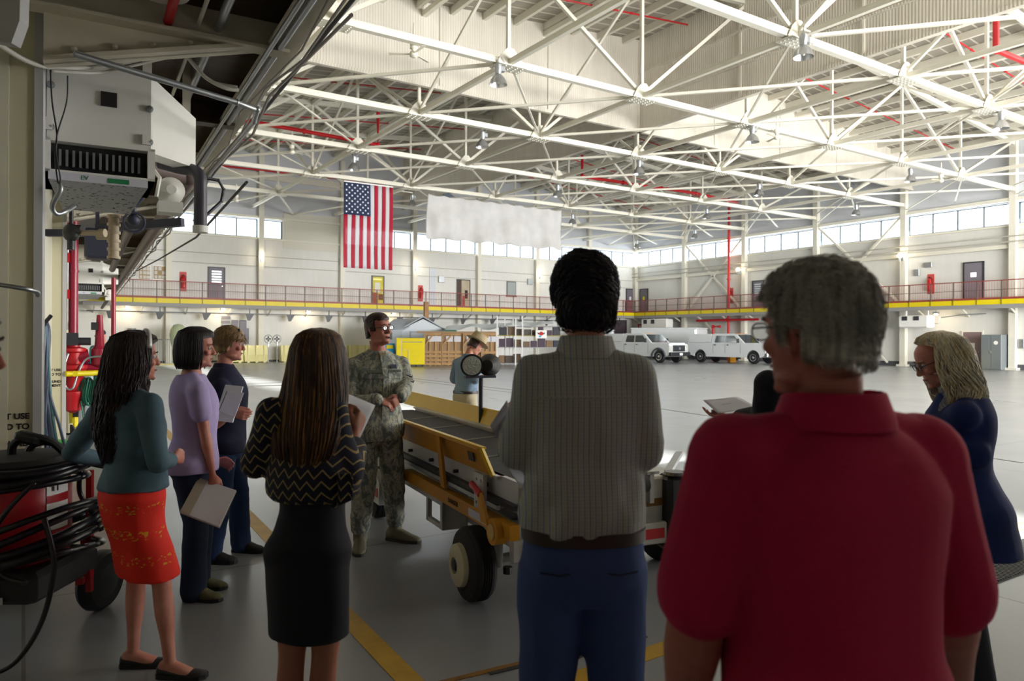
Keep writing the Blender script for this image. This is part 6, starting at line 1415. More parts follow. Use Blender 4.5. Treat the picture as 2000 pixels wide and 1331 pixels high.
        for j in range(m_+1):
            t = j/m_; z = z_top+(z_bot-z_top)*t; op = face_open(z); ring = []
            for i in range(n):
                az = 2*PI*i/n-PI; f = .94
                if op > 0:
                    q = max(0, min(1, (op+.25-abs(az))/.3)); cx, cy, rx, ry = lerp_tab(tab, z)
                    p = P(z, az, f); 
                    if q > 0:
                        az2 = (op+.25)*(1 if az > 0 else -1); p2 = P(z, az2*.999, f*.8); w_ = abs(az)/(op+.25); pc = P(z, 0, 0)+yaw @ Vector((0, -.02, 0)); p = (P(z, (op+.25), f*.82)*(.5+.5*w_*(1 if az > 0 else -1))+P(z, -(op+.25), f*.82)*(.5-.5*w_*(1 if az > 0 else -1)))*q+p*(1-q)
                    ring.append(p)
                else: ring.append(P(z, az, f))
            rings.append(ring)
        mb.loft(rings); o = obj(name, remeshed(mb, .008, 3, folds(seed, .004, (60, 60, 8))), m, s.root)
        sets = mat_sets or [(sm_ or m, 1.0)]; builders = [MB() for _ in sets]
        for q in range(strands):
            az = rr.uniform(-PI, PI); L = rr.uniform(.82, 1.0); ph = rr.uniform(0, 6.28); ja = 0; pts = []; z1 = z_top+(z_bot-z_top)*L; jf = rr.uniform(-jitter, jitter*.5); daz = rr.uniform(-.12, .12)
            N = 22; ok = True; gone = False
            for i in range(N+1):
                t = i/N; z = z_top-.004+(z1-z_top)*t**1.25; op = face_open(z); a = az+daz*t
                if op > 0 and abs(a) < op+.1: a = (op+.1)*(1 if a > 0 else -1)
                w_ = wave*min(1, t*1.5); pts.append(P(z, a, 1.0+jf*t)+Vector((w_*math.sin(z*wk+ph), w_*math.cos(z*wk*.9+ph*1.3), 0)))
            x = rr.random(); acc = 0
            for bi, (mm_, pr_) in enumerate(sets):
                acc += pr_
                if x <= acc: break
            builders[bi].tube(pts, [sr*.6]+[sr]*(N-3)+[sr*.8, sr*.5, sr*.2], 5)
        for b, (mm_, _) in zip(builders, sets):
            if b.v: b.build('hair_strands', mm_, o, smooth=True)
        return o
SK_F = skin_mat('skin_fair', 'c48a72', 'b06a58'); SK_T = skin_mat('skin_tan', 'a9705a', '8f5443'); SK_P = skin_mat('skin_pink', 'c98c7c', 'b25f52')
def sheet(name, label, cat, P, m=None, bend=.006, th=.001, lines=0):
    """paper from 4 world corners"""
    a, b, c, d = [Vector(p) for p in P]; nrm = (b-a).cross(d-a).normalized()
    mb = MB(); mb.grid(lambda u, v: a.lerp(b, u).lerp(d.lerp(c, u), v)+nrm*bend*math.sin(u*PI)*math.sin(v*2.2+.4), 10, 8)
    o = mb.build(name, m or M_PAPER, None, smooth=True); md = o.modifiers.new('s', 'SOLIDIFY'); md.thickness = th; md.offset = 0
    if lines:
        r3 = random.Random(len(label)); b2 = MB()
        for k in range(lines):
            v = .2+.6*k/lines; u0 = r3.uniform(.12, .3); u1 = r3.uniform(.5, .85); q = lambda u, v: a.lerp(b, u).lerp(d.lerp(c, u), v)+nrm*(bend*math.sin(u*PI)*math.sin(v*2.2+.4)+.0022)
            b2.add([q(u0, v), q(u1, v), q(u1, v+.018), q(u0, v+.018)], [(0, 1, 2, 3)])
        b2.build('printing', mat('print_ink', '55555c', .8), o)
    return tag(o, label, cat)
# ------------------------------------------------------------ airman
g = NG('airman_camouflage', .85)
vec = g.nt.nodes.new('ShaderNodeVectorMath'); vec.operation = 'SNAP'; g.link(g.tc.outputs['Object'], vec.inputs[0]); vec.inputs[1].default_value = (.004, .004, .004)
n1 = g.noise(11, 3, vec=vec.outputs[0], stretch=(1.6, 1.6, .8), rough=.6, dist=1.6); c = g.ramp(n1, [(0, '6d7674'), (.40, '7b8481'), (.47, 'acac9b'), (.54, 'c2bda8'), (.60, '8b9599'), (.67, 'cfc9b3')], True)
n3 = g.noise(38, 3, vec=vec.outputs[0], stretch=(1.8, 1.8, .7), rough=.7); c = g.mix(g.ramp(n3, [(.53, .0), (.57, .5)]), c, '5d635f'); g.color(c); g.bump(g.noise(160, 2), .2, .003)
M_CAMO = g.m
def airman():
    P = Person('airman in grey green camouflage uniform and glasses talking beside the belt loader', -1.03, 5.68, -150, 1.81)
    P.setup(bw=1.0, bd=1.02, belly=.05, lean=(0, .02), shw=.185); P.browm = mat('airman_brow', '3a2620', .8)
    P.set_arm('R', P.L(681, 790, 5.50), P.L(736, 781, 5.36)); P.set_arm('L', P.L(793, 750, 5.72), P.L(783, 776, 5.46))
    P.hands['R'] = dict(d=P.cdir((.9, .25, -.30)), pn=P.cdir((.2, .5, -.7)), side=P.cdir((.1, -.2, 1)), curl=.55, s=1.02, thumb=.7)
    P.hands['L'] = dict(d=P.cdir((-.35, -.5, -.35)), pn=P.cdir((-.6, .5, .1)), side=P.cdir((-.2, -.6, .8)), curl=.85, s=1.0, thumb=.8)
    P.set_leg('R', FL(703, 1072), -170); P.set_leg('L', FL(772, 1056), -112)
    P.set_head(-122, 4, 4, off=(0, .01, 0)); P.body(SK_P, .0048)
    f = folds(3, .009, (26, 26, 20), 6); P.top('uniform_jacket', M_CAMO, .83, lambda z: .024+.030*float(smoothstep(1.15, .86, z/P.s)), 1.0, (.073, .062, .05), .008, f, slm=1.03)
    P.pants(M_CAMO, .98, .010, (.108, .094, .078), .17, .009, folds(5, .008, (24, 24, 26), 6)); P.collar(M_CAMO, .074, .03, 1.485)
    SB = mat('sage_suede_boot', '7f7b66', .9, var=.15, vscale=20)
    for q in 'LR': P.shoe(q, SB, mat('boot_sole', '3b3a34', .8), .14, 1.12, w=1.1)
    mask = lambda az, el: float(el > -.1+.0*az and (abs(az) > 1.15 or el > .62+.1*abs(az))) if abs(az) < 1.9 else float(el > -.55)
    P.cap_hair(hair_mat('airman_hair', '2a1a16', '4a3028'), mask, lambda az, el: .004+.006*max(0, math.sin(el)), strands=900, sl=.022, sr=.0011)
    P.glasses(M_DARK, M_GLASS)
    # open mouth, name tapes, patches, pockets
    mb = MB(); mb.ball(P.hp(0, .0935, -.0655), (.014*P.hsz, .008, .0075*P.hsz), 12, 8); mb.build('open_mouth', mat('mouth_dark', '3a1416', .5), P.root, smooth=True)
    mb = MB(); mb.box(P.hp(0, .0955, -.0625), (.02, .004, .004), P.HM.to_3x3().to_4x4()); mb.build('teeth', M_WHITE, P.root)
    k = P.s
    def on_chest(x, z, off=.004):
        rx, ry, yo = lerp_tab(P.T, z*k); c = P.sp(z*k); e = .026; xx = x*k; yy = (ry+e)*max(.05, 1-abs(xx/(rx+e))**2.3)**(1/2.3); return Vector((c.x+xx, c.y+yo+yy+off, z*k))
    def patch(nm, x, z, w, h, m, off=.006, txt=None):
        mb = MB(); vs = [on_chest(x+dx*w/2, z+dz*h/2, off) for dx, dz in ((-1, -1), (1, -1), (1, 1), (-1, 1))]; o2 = Vector((0, .006, 0)); mb.add(vs+[v+o2 for v in vs], [(3, 2, 1, 0), (4, 5, 6, 7), (0, 1, 5, 4), (1, 2, 6, 5), (2, 3, 7, 6), (3, 0, 4, 7)]); return mb.build(nm, m, P.root)
    TAPE = mat('name_tape', '6c6f62', .8); NAVY = mat('insignia_navy', '1f2440', .7)
    patch('name_tape', -.085, 1.36, .11, .022, TAPE, .008); patch('branch_tape', .075, 1.36, .11, .022, TAPE, .008); o = text_obj('U.S. AIR FORCE', .014, NAVY, 'lettering', P.root, .0008)
    pc = on_chest(-.078, 1.36, .017); o.rotation_euler = (PI/2, 0, PI+.25); o.location = pc
    patch('occupational_badge', -.075, 1.395, .05, .03, NAVY, .008)
    for q in (-1, 1):
        patch('chest_pocket', q*.085, 1.27, .12, .12, M_CAMO, .006); patch('pocket_flap', q*.085, 1.325, .125, .035, M_CAMO, .012)
    mb = MB(); pts = [on_chest(.0, z, .012) for z in [1.47-.04*i for i in range(17)]]
    for i in range(16): mb.bar(pts[i], pts[i+1], .04, .008, (0, 1, 0))
    mb.build('button_placket', M_CAMO, P.root)
    mb = MB(); mb.prism([on_chest(-.028, 1.50, .002), on_chest(.028, 1.50, .002), on_chest(0, 1.41, .0)], (0, .012, 0)); mb.build('undershirt', mat('sand_tshirt', '8f8468', .9), P.root)
    # rank chevrons and reflective band on his left upper arm
    a, b, c = P.arm['L']; d = (b-a).normalized(); out = P.cdir((.85, -.5, .1)).normalized()
    for i in range(4):
        mb = MB(); q = a+d*(.08+.022*i)+out*.068*1.0; sx = d.cross(out).normalized(); mb.tube([q+sx*.035-d*.018+out*-.01, q+out*.006, q-sx*.035-d*.018-out*.01], .004, 5); mb.build('rank_chevron', mat('chevron_silver', 'b9bcc4', .6) if i % 2 == 0 else NAVY, P.root)
    return P
airman()
# ------------------------------------------------------------ tall man, striped shirt (back view)
def striped():
    P = Person('tall dark haired man in a grey striped shirt and blue trousers, seen from behind', .215, 2.24, 3, 1.875)
    P.setup(bw=.96, bd=1.0, belly=.05, lean=(.01, .02), shw=.19)
    P.set_arm('L', P.L(1012, 880, 2.26), P.L(1003, 830, 2.58), sh=P.L(1046, 738, 2.22)); P.set_arm('R', P.L(1258, 880, 2.24), P.L(1225, 850, 2.52), sh=P.L(1236, 738, 2.22))
    P.hands['L'] = dict(d=P.cdir((-.1, .5, .2)), pn=P.cdir((1, 0, 0)), side=P.cdir((0, 0, 1)), curl=.8); P.hands['R'] = dict(d=P.cdir((-.8, .4, .2)), pn=P.cdir((0, -1, 0)), side=P.cdir((0, 0, 1)), curl=.8)
    P.set_leg('L', CW(.10, 2.24), 12); P.set_leg('R', CW(.35, 2.24), -10)
    P.set_head(3, -6); P.body(SK_F, .007)
    g = NG('striped_shirt', .85); fx = g.math('FRACT', g.math('MULTIPLY', g.xyz(0), 62.0)); a = g.math('LESS_THAN', fx, .22); fx2 = g.math('FRACT', g.math('ADD', g.math('MULTIPLY', g.xyz(0), 62.0), .5)); b = g.math('LESS_THAN', fx2, .16); fz = g.math('LESS_THAN', g.math('FRACT', g.math('MULTIPLY', g.xyz(2), 100.0)), .2)
    c = g.mix(g.math('MULTIPLY', a, .8), 'a6a6a1', '666f90'); c = g.mix(g.math('MULTIPLY', b, .7), c, '959270'); c = g.mix(g.math('MULTIPLY', fz, .35), c, '787c84'); g.color(c); MS_ = g.m
    f0 = folds(11, .010, (20, 16, 9), 6); f1 = folds(12, .006, (40, 30, 30), 5)
    def fo(co, no):
        co = f1(f0(co, no), no); z = co[:, 2]/P.s; x = co[:, 0]
        w = smoothstep(1.25, 1.02, z); co = co+no*((.005*w*np.sin(x*60+3*np.sin(z*9)))[:, None])
        ple = np.exp(-((np.abs(x-.01)-.012)/.006)**2)*smoothstep(1.0, 1.1, z)*smoothstep(1.42, 1.38, z); return co-no*(ple*.004)[:, None]
    P.top('shirt', MS_, 1.005, lambda z: .020+.030*float(smoothstep(1.25, 1.08, z/P.s))-.018*float(smoothstep(1.07, 1.005, z/P.s)), {'L': .93, 'R': .93}, (.070, .064, .05), .009, fo, slm=1.0)
    P.collar(MS_, .072, .058, 1.50)
    mb = MB(); k = P.s
    mb.tube([Vector((x*k, -.148*k+.04*abs(x)*1.5, (1.395+.0*abs(x))*k)) for x in (-.15, -.1, -.05, 0, .05, .1, .15)], .0025, 5); mb.build('yoke_seam', MS_, P.root)
    PB = mat('blue_chinos', '364a80', .85, var=.12, vscale=6, bump=.15, bscale=200)
    P.pants(PB, 1.005, .016, (.104, .082, .075), .03, .01, folds(13, .006, (22, 22, 16), 6)); P.belt(mat('brown_belt', '2e1d1a', .5), 1.0, .036, .028)
    for x, w in ((-.085, .11), (.085, .11)):
        mb = MB(); mb.tube([Vector((x-w/2, -.135, .955)), Vector((x, -.152, .95)), Vector((x+w/2, -.135, .955))], .003, 5); mb.build('back_pocket_welt', mat('seam_navy', '1c2440', .8), P.root)
    for q in 'LR': P.shoe(q, mat('dark_leather_shoe', '241a18', .4), M_BLACK)
    mask = lambda az, el: float(el > .35+.2*(1.2-abs(az))) if abs(az) < 1.25 else float(el > (.05 if abs(az) < 1.9 else -.8))
    P.cap_hair(hair_mat('dark_curly_hair', '0c0a12', '1d1720'), mask, lambda az, el: .003+.013*max(0, math.sin(el))+.001*math.sin(az*6), rough=.35, seed=5, curl=1.7, lift=1.35, strands=2600, sl=.040, sr=.0016)
    a, b_, c_, d_ = PX(957, 835, 2.5), PX(1016, 760, 2.55), PX(1075, 905, 2.52), PX(1010, 985, 2.45)
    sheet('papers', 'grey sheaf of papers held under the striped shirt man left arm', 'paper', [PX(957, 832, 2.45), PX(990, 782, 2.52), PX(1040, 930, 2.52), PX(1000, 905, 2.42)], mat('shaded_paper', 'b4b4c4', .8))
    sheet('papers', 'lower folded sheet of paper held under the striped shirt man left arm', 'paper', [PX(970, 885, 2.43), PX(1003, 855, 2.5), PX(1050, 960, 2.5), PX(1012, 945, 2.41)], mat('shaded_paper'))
striped()
# ------------------------------------------------------------ red polo man
def redpolo():
    P = Person('big grey haired man in a dark red polo shirt and glasses at the right foreground', .588, 1.33, 22, 1.765)
    P.setup(bw=1.22, bd=1.25, belly=.25, lean=(0, .03), shw=.165)
    P.set_arm('L', P.L(1362, 1190, 1.33), P.L(1330, 1430, 1.43), sh=P.L(1438, 905, 1.32)); P.set_arm('R', P.L(1850, 1150, 1.42), P.L(1868, 1330, 1.62), sh=P.L(1790, 900, 1.40))
    P.hands['L'] = dict(d=P.cdir((0, .4, -1)), pn=P.cdir((1, 0, 0)), side=P.cdir((0, 1, 0)), curl=.5); P.hands['R'] = dict(d=P.cdir((-.5, .6, -.4)), pn=P.cdir((-1, 0, 0)), side=P.cdir((0, .3, 1)), curl=.5)
    P.set_leg('L', CW(.46, 1.33), 25); P.set_leg('R', CW(.75, 1.36), -5)
    P.browm = mat('grey_brow', '6b6660', .8); P.set_head(29, -2, 0, off=(-.01, .0, -.005), hs=.98); P.body(skin_mat('skin_ruddy', 'a96a5c', '8c4038'), .006, arms_r=1.3)
    g = NG('red_polo', .9); n = g.noise(260, 2); g.color(g.mix(g.ramp(n, [(.35, .0), (.65, .35)]), 'ae0840', '86042f')); g.bump(n, .25, .003); MR = g.m
    f0 = folds(21, .006, (12, 12, 8), 5)
    P.top('polo_shirt', MR, .86, .016, .43, (.090, .086, .08), .008, f0, slm=1.0, p=2.5); P.collar(MR, .088, .06, 1.492)
    P.pants(mat('dark_trousers', '1d1f2a', .8), .95, .012, (.115, .09, .08), .03, .012); 
    for q in 'LR': P.shoe(q, mat('dark_leather_shoe'), M_BLACK)
    def mask(az, el):
        a = abs(az)
        if a < 1.0: return float(el > .62)
        if a < 1.32: return float(el > .62-(a-1.0)*1.3)
        if a < 1.95: return float(el > .2 or (a < 1.5 and el > -.12))
        return float(el > -.52)
    P.cap_hair(hair_mat('salt_and_pepper_hair', '6b6661', 'b5b0a9', 130), mask, lambda az, el: .009+.013*max(0, math.sin(el))**.7, rough=.2, seed=9, curl=.5, strands=3600, sl=.03, sr=.0010, sm_=hair_mat('grey_hair_strand', '7c7772', 'c6c1ba', 60), fall=1.0)
    P.glasses(M_DARK, M_GLASS)
redpolo()
# ------------------------------------------------------------ woman in chevron blouse
def chevron():
    P = Person('long haired woman in a black and gold zigzag blouse and black skirt, seen from behind', -.735, 2.70, -18, 1.63)
    P.setup(female=True, bw=.92, bd=.95, lean=(.01, .02), shw=.19)
    P.set_arm('L', P.L(500, 905, 2.72), P.L(545, 860, 3.0), sh=P.L(529, 806, 2.66)); P.set_arm('R', P.L(678, 925, 2.68), P.L(694, 848, 2.90), sh=P.L(652, 806, 2.66))
    P.hands['R'] = dict(d=P.cdir((.15, .35, .6)), pn=P.cdir((-.9, .3, .1)), side=P.cdir((-.3, -.7, .5)), curl=1.05, thumb=.9, s=.95); P.hands['L'] = dict(d=P.cdir((.7, .5, .2)), pn=P.cdir((0, 0, 1)), side=P.cdir((0, 1, 0)), curl=.7)
    P.set_leg('L', CW(-.815, 2.68), -5, heel=.02); P.set_leg('R', CW(-.71, 2.72), -25, heel=.02); P.set_head(-22, -8); P.body(SK_T, .006)
    g = NG('zigzag_blouse', .85)
    tri = g.math('ABSOLUTE', g.math('SUBTRACT', g.math('FRACT', g.math('MULTIPLY', g.xyz(0), 22.0)), .5)); zz = g.math('FRACT', g.math('ADD', g.math('MULTIPLY', g.xyz(2), 26.0), g.math('MULTIPLY', tri, 1.5)))
    g.color(g.mix(g.math('LESS_THAN', zz, .17), '16142a', 'a38c5a')); MZ = g.m
    f0 = folds(31, .009, (18, 18, 10), 6)
    P.top('blouse', MZ, 1.135, lambda z: .022+.034*float(smoothstep(1.35, 1.2, z/P.s))-.02*float(smoothstep(1.17, 1.135, z/P.s)), {'L': .80, 'R': .78}, (.064, .070, .066), .009, f0, slm=1.05)
    mb = MB(); mb.grid(lambda u, v: P.L(648+40*u, 925+70*v-18*(u)*v, 2.60-.05*u)+Vector((0, .012*math.sin(u*9), 0)), 8, 8); o = mb.build('blouse_tail', MZ, P.root, smooth=True); md = o.modifiers.new('s', 'SOLIDIFY'); md.thickness = .004
    g = NG('black_skirt', .9); g.color(g.ramp(g.noise(300, 2), [(.35, '0f0f18'), (.7, '1b1b28')])); P.skirt(g.m, 1.17, .525, .022, .016, folds(33, .004, (20, 20, 6), 4))
    for q in 'LR': P.shoe(q, mat('black_flat', '141418', .5), None, flat=True)
    HB = hair_mat('brown_hair', '1f120e', '4a2c1c'); HG = hair_mat('golden_brown_strand', '6b4424', 'a8743c'); HM_ = hair_mat('mid_brown_strand', '2c1a12', '57341f')
    tab = [(.145, 0, -.01, .012, .012), (.135, 0, -.01, .05, .055), (.11, 0, -.012, .078, .092), (.06, 0, -.014, .095, .112), (0, 0, -.016, .104, .118), (-.08, 0, -.03, .118, .114), (-.16, 0, -.055, .134, .105), (-.24, 0, -.085, .138, .085), (-.30, 0, -.10, .125, .066), (-.35, 0, -.11, .10, .05), (-.40, 0, -.115, .06, .035)]
    P.long_hair(HB, tab, lambda z: 0 if z > .07 else (.75 if z > -.13 else .95), strands=1500, sr=.0021, wave=.004, wk=14, seed=3, mat_sets=[(HB, .45), (HM_, .37), (HG, .18)])
    sheet('note_sheet', 'sheet of notes held by the woman in the zigzag blouse', 'paper', [PX(655, 758, 2.95), PX(733, 792, 3.12), PX(690, 884, 2.98), PX(655, 880, 2.86)], lines=7)
    t = thing('pen', 'dark blue and silver pen in the zigzag blouse woman hand', 'pen', PX(688, 818, 2.94)); a = PX(684, 817, 2.95)-t.location; b = PX(702, 824, 2.99)-t.location
    MB().cyl(a, a.lerp(b, .35), .0055, .006, 10).build('grip', mat('pen_navy', '1c2350', .3), t); MB().cyl(a.lerp(b, .35), b, .005, .0035, 10).build('barrel', M_CHROME, t)
chevron()
# ------------------------------------------------------------ woman in denim jacket and red skirt
def denim():
    P = Person('woman with long dark hair in a denim jacket and orange red skirt at the left', -1.83, 3.60, -46, 1.63)
    P.setup(female=True, bw=1.08, bd=1.1, lean=(0, -.01), shw=.18)
    P.set_arm('L', P.L(140, 885, 3.78), P.L(215, 900, 3.95), sh=P.L(212, 790, 3.66)); P.set_arm('R', P.L(308, 905, 3.42), P.L(338, 895, 3.66), sh=P.L(292, 792, 3.46))
    P.hands['R'] = dict(d=P.cdir((.2, .7, -.1)), pn=P.cdir((-.8, .2, 0)), side=P.cdir((0, .2, 1)), curl=.8); P.hands['L'] = dict(d=P.cdir((.8, -.2, -.2)), pn=P.cdir((0, -1, 0)), side=P.cdir((0, 0, 1)), curl=.6)
    P.set_leg('L', CW(-1.85, 3.63), -84, heel=.005); P.set_leg('R', CW(-1.62, 3.52), -92, heel=.005); P.set_head(-54, -2); P.body(SK_P, .006, legs_r=.92)
    g = NG('denim_jacket', .85); n = g.noise(5, 5); g.color(g.mix(g.ramp(n, [(.3, .0), (.7, .6)]), '3a5161', '5d7b8a')); g.bump(g.noise(220, 2), .3, .003); MJ = g.m
    P.top('denim_jacket', MJ, .98, lambda z: .026+.012*float(smoothstep(1.15, 1.0, z/P.s)), {'L': .93, 'R': .86}, (.074, .062, .052), .009, folds(41, .010, (22, 22, 18), 6), slm=1.05); P.collar(MJ, .07, .04, 1.495)
    g = NG('red_print_skirt', .8)
    band = g.math('FRACT', g.math('MULTIPLY', g.xyz(2), 8.2)); bm_ = g.math('MULTIPLY', g.math('GREATER_THAN', band, .5), g.math('LESS_THAN', band, .86)); sp = g.math('GREATER_THAN', g.noise(48, 4, stretch=(1, 1, 2.2)), .56); sp2 = g.math('GREATER_THAN', g.noise(26, 3, stretch=(1, 1, 1.3)), .50)
    c = g.mix(g.math('MULTIPLY', g.math('MULTIPLY', bm_, sp), sp2), 'e0210c', 'd89a18'); g.color(c); P.skirt(g.m, 1.0, .47, .038, .024, folds(43, .004, (24, 24, 6), 4))
    for q in 'LR': P.shoe(q, mat('black_flat'), M_BLACK, flat=True, L=1.05)
    HD = hair_mat('dark_red_brown_hair', '150a0c', '2b1518'); HD2 = hair_mat('dark_hair_strand', '1a0d10', '3a1d20')
    tab = [(.14, 0, -.01, .012, .012), (.13, 0, -.01, .05, .055), (.105, 0, -.012, .083, .097), (.05, 0, -.016, .100, .118), (-.02, 0, -.025, .110, .122), (-.1, -.01, -.04, .122, .118), (-.2, -.02, -.06, .138, .112), (-.3, -.02, -.075, .150, .1), (-.38, -.03, -.08, .14, .085), (-.46, -.03, -.085, .11, .06), (-.52, -.03, -.09, .06, .035)]
    P.long_hair(HD, tab, lambda z: 0 if z > .085 else (.9 if z > -.11 else .7), strands=1300, sr=.0024, wave=.017, wk=34, seed=6, mat_sets=[(HD, .5), (HD2, .5)], jitter=.12)
    mb = MB(); mb.tube([P.hp(.104*math.cos(a), .042, .022+.130*math.sin(a)) for a in [PI*.08+i*(PI*.84)/14 for i in range(15)]], .007, 6, ry=2.0); mb.build('headband', mat('silver_headband', 'c9c9cc', .3, .5), P.root, smooth=True)
denim()
# ------------------------------------------------------------ woman in lavender top
def lavender():
    P = Person('woman with a dark bob in a lavender top holding a white folder', -1.95, 4.55, -84, 1.665)
    P.setup(female=True, bw=1.06, bd=1.08, lean=(0, 0), shw=.18)
    P.set_arm('R', P.L(404, 868, 4.42), P.L(415, 928, 4.44), sh=P.L(386, 765, 4.40)); P.set_arm('L', P.L(402, 865, 4.75), P.L(425, 900, 4.7))
    P.hands['R'] = dict(d=P.cdir((.18, -.1, -.9)), pn=P.cdir((-.35, .9, 0)), side=P.cdir((.9, .2, 0)), curl=.35, spread=1.6); P.hands['L'] = dict(d=P.cdir((.8, 0, -.3)), pn=P.cdir((0, -1, 0)), side=P.cdir((0, 0, 1)), curl=.5)
    P.set_leg('R', FL(378, 1172), -98); P.set_leg('L', FL(385, 1152), -85); P.set_head(-76, -3); P.body(SK_P, .0055)
    g = NG('lavender_cotton', .85); g.color(g.ramp(g.noise(4, 4), [(.3, 'a698c8'), (.7, 'b6a7d6')])); MLV = g.m
    P.top('lavender_top', MLV, .86, lambda z: .02+.016*float(smoothstep(1.1, .9, z/P.s)), .26, (.074, .072, .06), .009, folds(51, .007, (20, 20, 14), 6), slm=1.05)
    JN = mat('dark_jeans', '1e2c4a', .85, var=.25, vscale=5, bump=.2, bscale=240)
    P.pants(JN, .98, .012, (.104, .082, .085), .05, .010, folds(53, .006, (22, 22, 26), 6), name='jeans')
    for q in 'LR':
        o = P.shoe(q, mat('olive_sneaker', '6d6a4a', .8, var=.3, vscale=30), M_BLACK); h, kn, an, fd, he = P.leg[q]; mb = MB()
        for i in range(3): c = Vector((an.x, an.y, 0))+fd*(.06+.03*i)+Vector((0, 0, .085-.016*i)); sd = fd.cross(Vector((0, 0, 1))); mb.tube([c+sd*.025-Vector((0, 0, .01)), c, c-sd*.025-Vector((0, 0, .01))], .003, 5)
        mb.build('laces', mat('green_laces', '9aa040', .7), o)
    HB = hair_mat('dark_bob_hair', '100a10', '271a22')
    tab = [(.142, 0, -.01, .012, .012), (.13, 0, -.01, .052, .058), (.105, 0, -.012, .085, .1), (.05, 0, -.014, .1, .118), (-.02, 0, -.016, .104, .122), (-.08, 0, -.018, .102, .115), (-.125, 0, -.02, .092, .1)]
    P.long_hair(HB, tab, lambda z: 0 if z > .075 else .95, strands=900, sr=.0018, wave=.001, seed=8, jitter=.02)
    t = thing('folder', 'white folder with papers held low by the woman in the lavender top', 'folder', PX(405, 985, 4.36)); L0 = t.location
    q = [PX(352, 1000, 4.26)-L0, PX(388, 934, 4.44)-L0, PX(461, 958, 4.42)-L0, PX(428, 1029, 4.24)-L0]; nrm = (q[1]-q[0]).cross(q[3]-q[0]).normalized()
    if nrm.dot(FW) < 0: nrm = -nrm
    MB().prism(q, nrm*.012).build('paper_block', mat('bright_paper', 'e6e8f4', .7), t); MB().prism([p+nrm*.013+(p*.02) for p in q], nrm*.004).build('back_cover', mat('folder_cream', 'b5aea0', .7), t)
    q2 = [q[0], q[1], q[0].lerp(q[3], .24)+(q[1]-q[0])*1.0, q[0].lerp(q[3], .24)]; MB().prism([p-nrm*.004 for p in q2], -nrm*.002).build('cover_flap', mat('folder_cream'), t)
lavender()
# ------------------------------------------------------------ person in navy
def navy():
    P = Person('short haired blonde woman in a navy top with sunglasses pushed up on her head', -2.05, 5.32, -78, 1.685)
    P.setup(female=True, bw=1.08, bd=1.1, lean=(0, 0), shw=.18)
    P.set_arm('R', P.L(425, 830, 5.18), P.L(452, 805, 5.14), sh=P.L(432, 760, 5.16)); P.set_arm('L', P.L(452, 828, 5.52), P.L(466, 800, 5.28))
    P.hands['R'] = dict(d=P.cdir((.8, .1, -.25)), pn=P.cdir((-.1, 1, .1)), side=P.cdir((0, -.2, 1)), curl=.7, s=.95); P.hands['L'] = dict(d=P.cdir((-.05, -.35, .9)), pn=P.cdir((-.7, -.3, .1)), side=P.cdir((.2, -1, .2)), curl=.6, s=.95)
    P.set_leg('R', FL(412, 1100), -92); P.set_leg('L', FL(470, 1078), -97); P.set_head(-70, -4); P.browm = mat('blonde_brow', '8a6a45', .8); P.body(SK_P, .005)
    NV = mat('navy_cotton', '15193a', .85, var=.15, vscale=6)
    P.top('navy_top', NV, .84, .022, .42, (.078, .074, .062), .010, folds(61, .007, (20, 20, 14), 5), slm=1.05); P.collar(NV, .07, .03, 1.495)
    JB = mat('blue_jeans', '27406e', .85, var=.3, vscale=5, bump=.2, bscale=240)
    P.pants(JB, .96, .012, (.108, .084, .08), .06, .010, folds(63, .007, (22, 22, 28), 6), name='jeans')
    for q in 'LR': P.shoe(q, mat('dark_sneaker', '2a2426', .7), M_BLACK, w=1.1)
    mask = lambda az, el: float(el > .35) if abs(az) < 1.2 else float(el > (-.1 if abs(az) < 1.6 else -.6))
    P.cap_hair(hair_mat('blonde_short_hair', '7a5f40', 'b3946a'), mask, lambda az, el: .012+.014*max(0, math.sin(el)), strands=1200, sl=.04, sr=.0013, fall=1.2)
    mb = MB(); 
    for q in (-1, 1): mb.ball(P.hp(q*.036, .060, .110), (.03, .012, .02), 12, 8, P.HM.to_3x3().to_4x4().to_3x3()); mb.tube([P.hp(q*.066, .05, .10), P.hp(q*.088, .0, .06), P.hp(q*.09, -.05, .03)], .003, 6)
    mb.tube([P.hp(-.02, .064, .115), P.hp(.02, .064, .115)], .004, 6); mb.build('sunglasses', mat('sunglass_black', '0e0e14', .1), P.root, smooth=True)
    t = thing('notebook', 'white spiral notebook and papers hugged by the woman in navy', 'notebook', PX(450, 790, 5.05)); L0 = t.location
    q = [PX(418, 822, 4.96)-L0, PX(440, 752, 5.10)-L0, PX(474, 756, 5.08)-L0, PX(454, 826, 4.94)-L0]; MB().prism(q, FW*.015).build('pages', mat('bright_paper'), t)
    q = [PX(428, 804, 4.92)-L0, PX(444, 765, 5.0)-L0, PX(476, 768, 4.98)-L0, PX(458, 816, 4.90)-L0]; MB().prism(q, FW*.006).build('front_sheet', mat('bright_paper'), t); q = [p-FW*-.008-RT*.008 for p in q]; MB().prism(q, FW*.004).build('dark_cover', M_DARK, t)
navy()
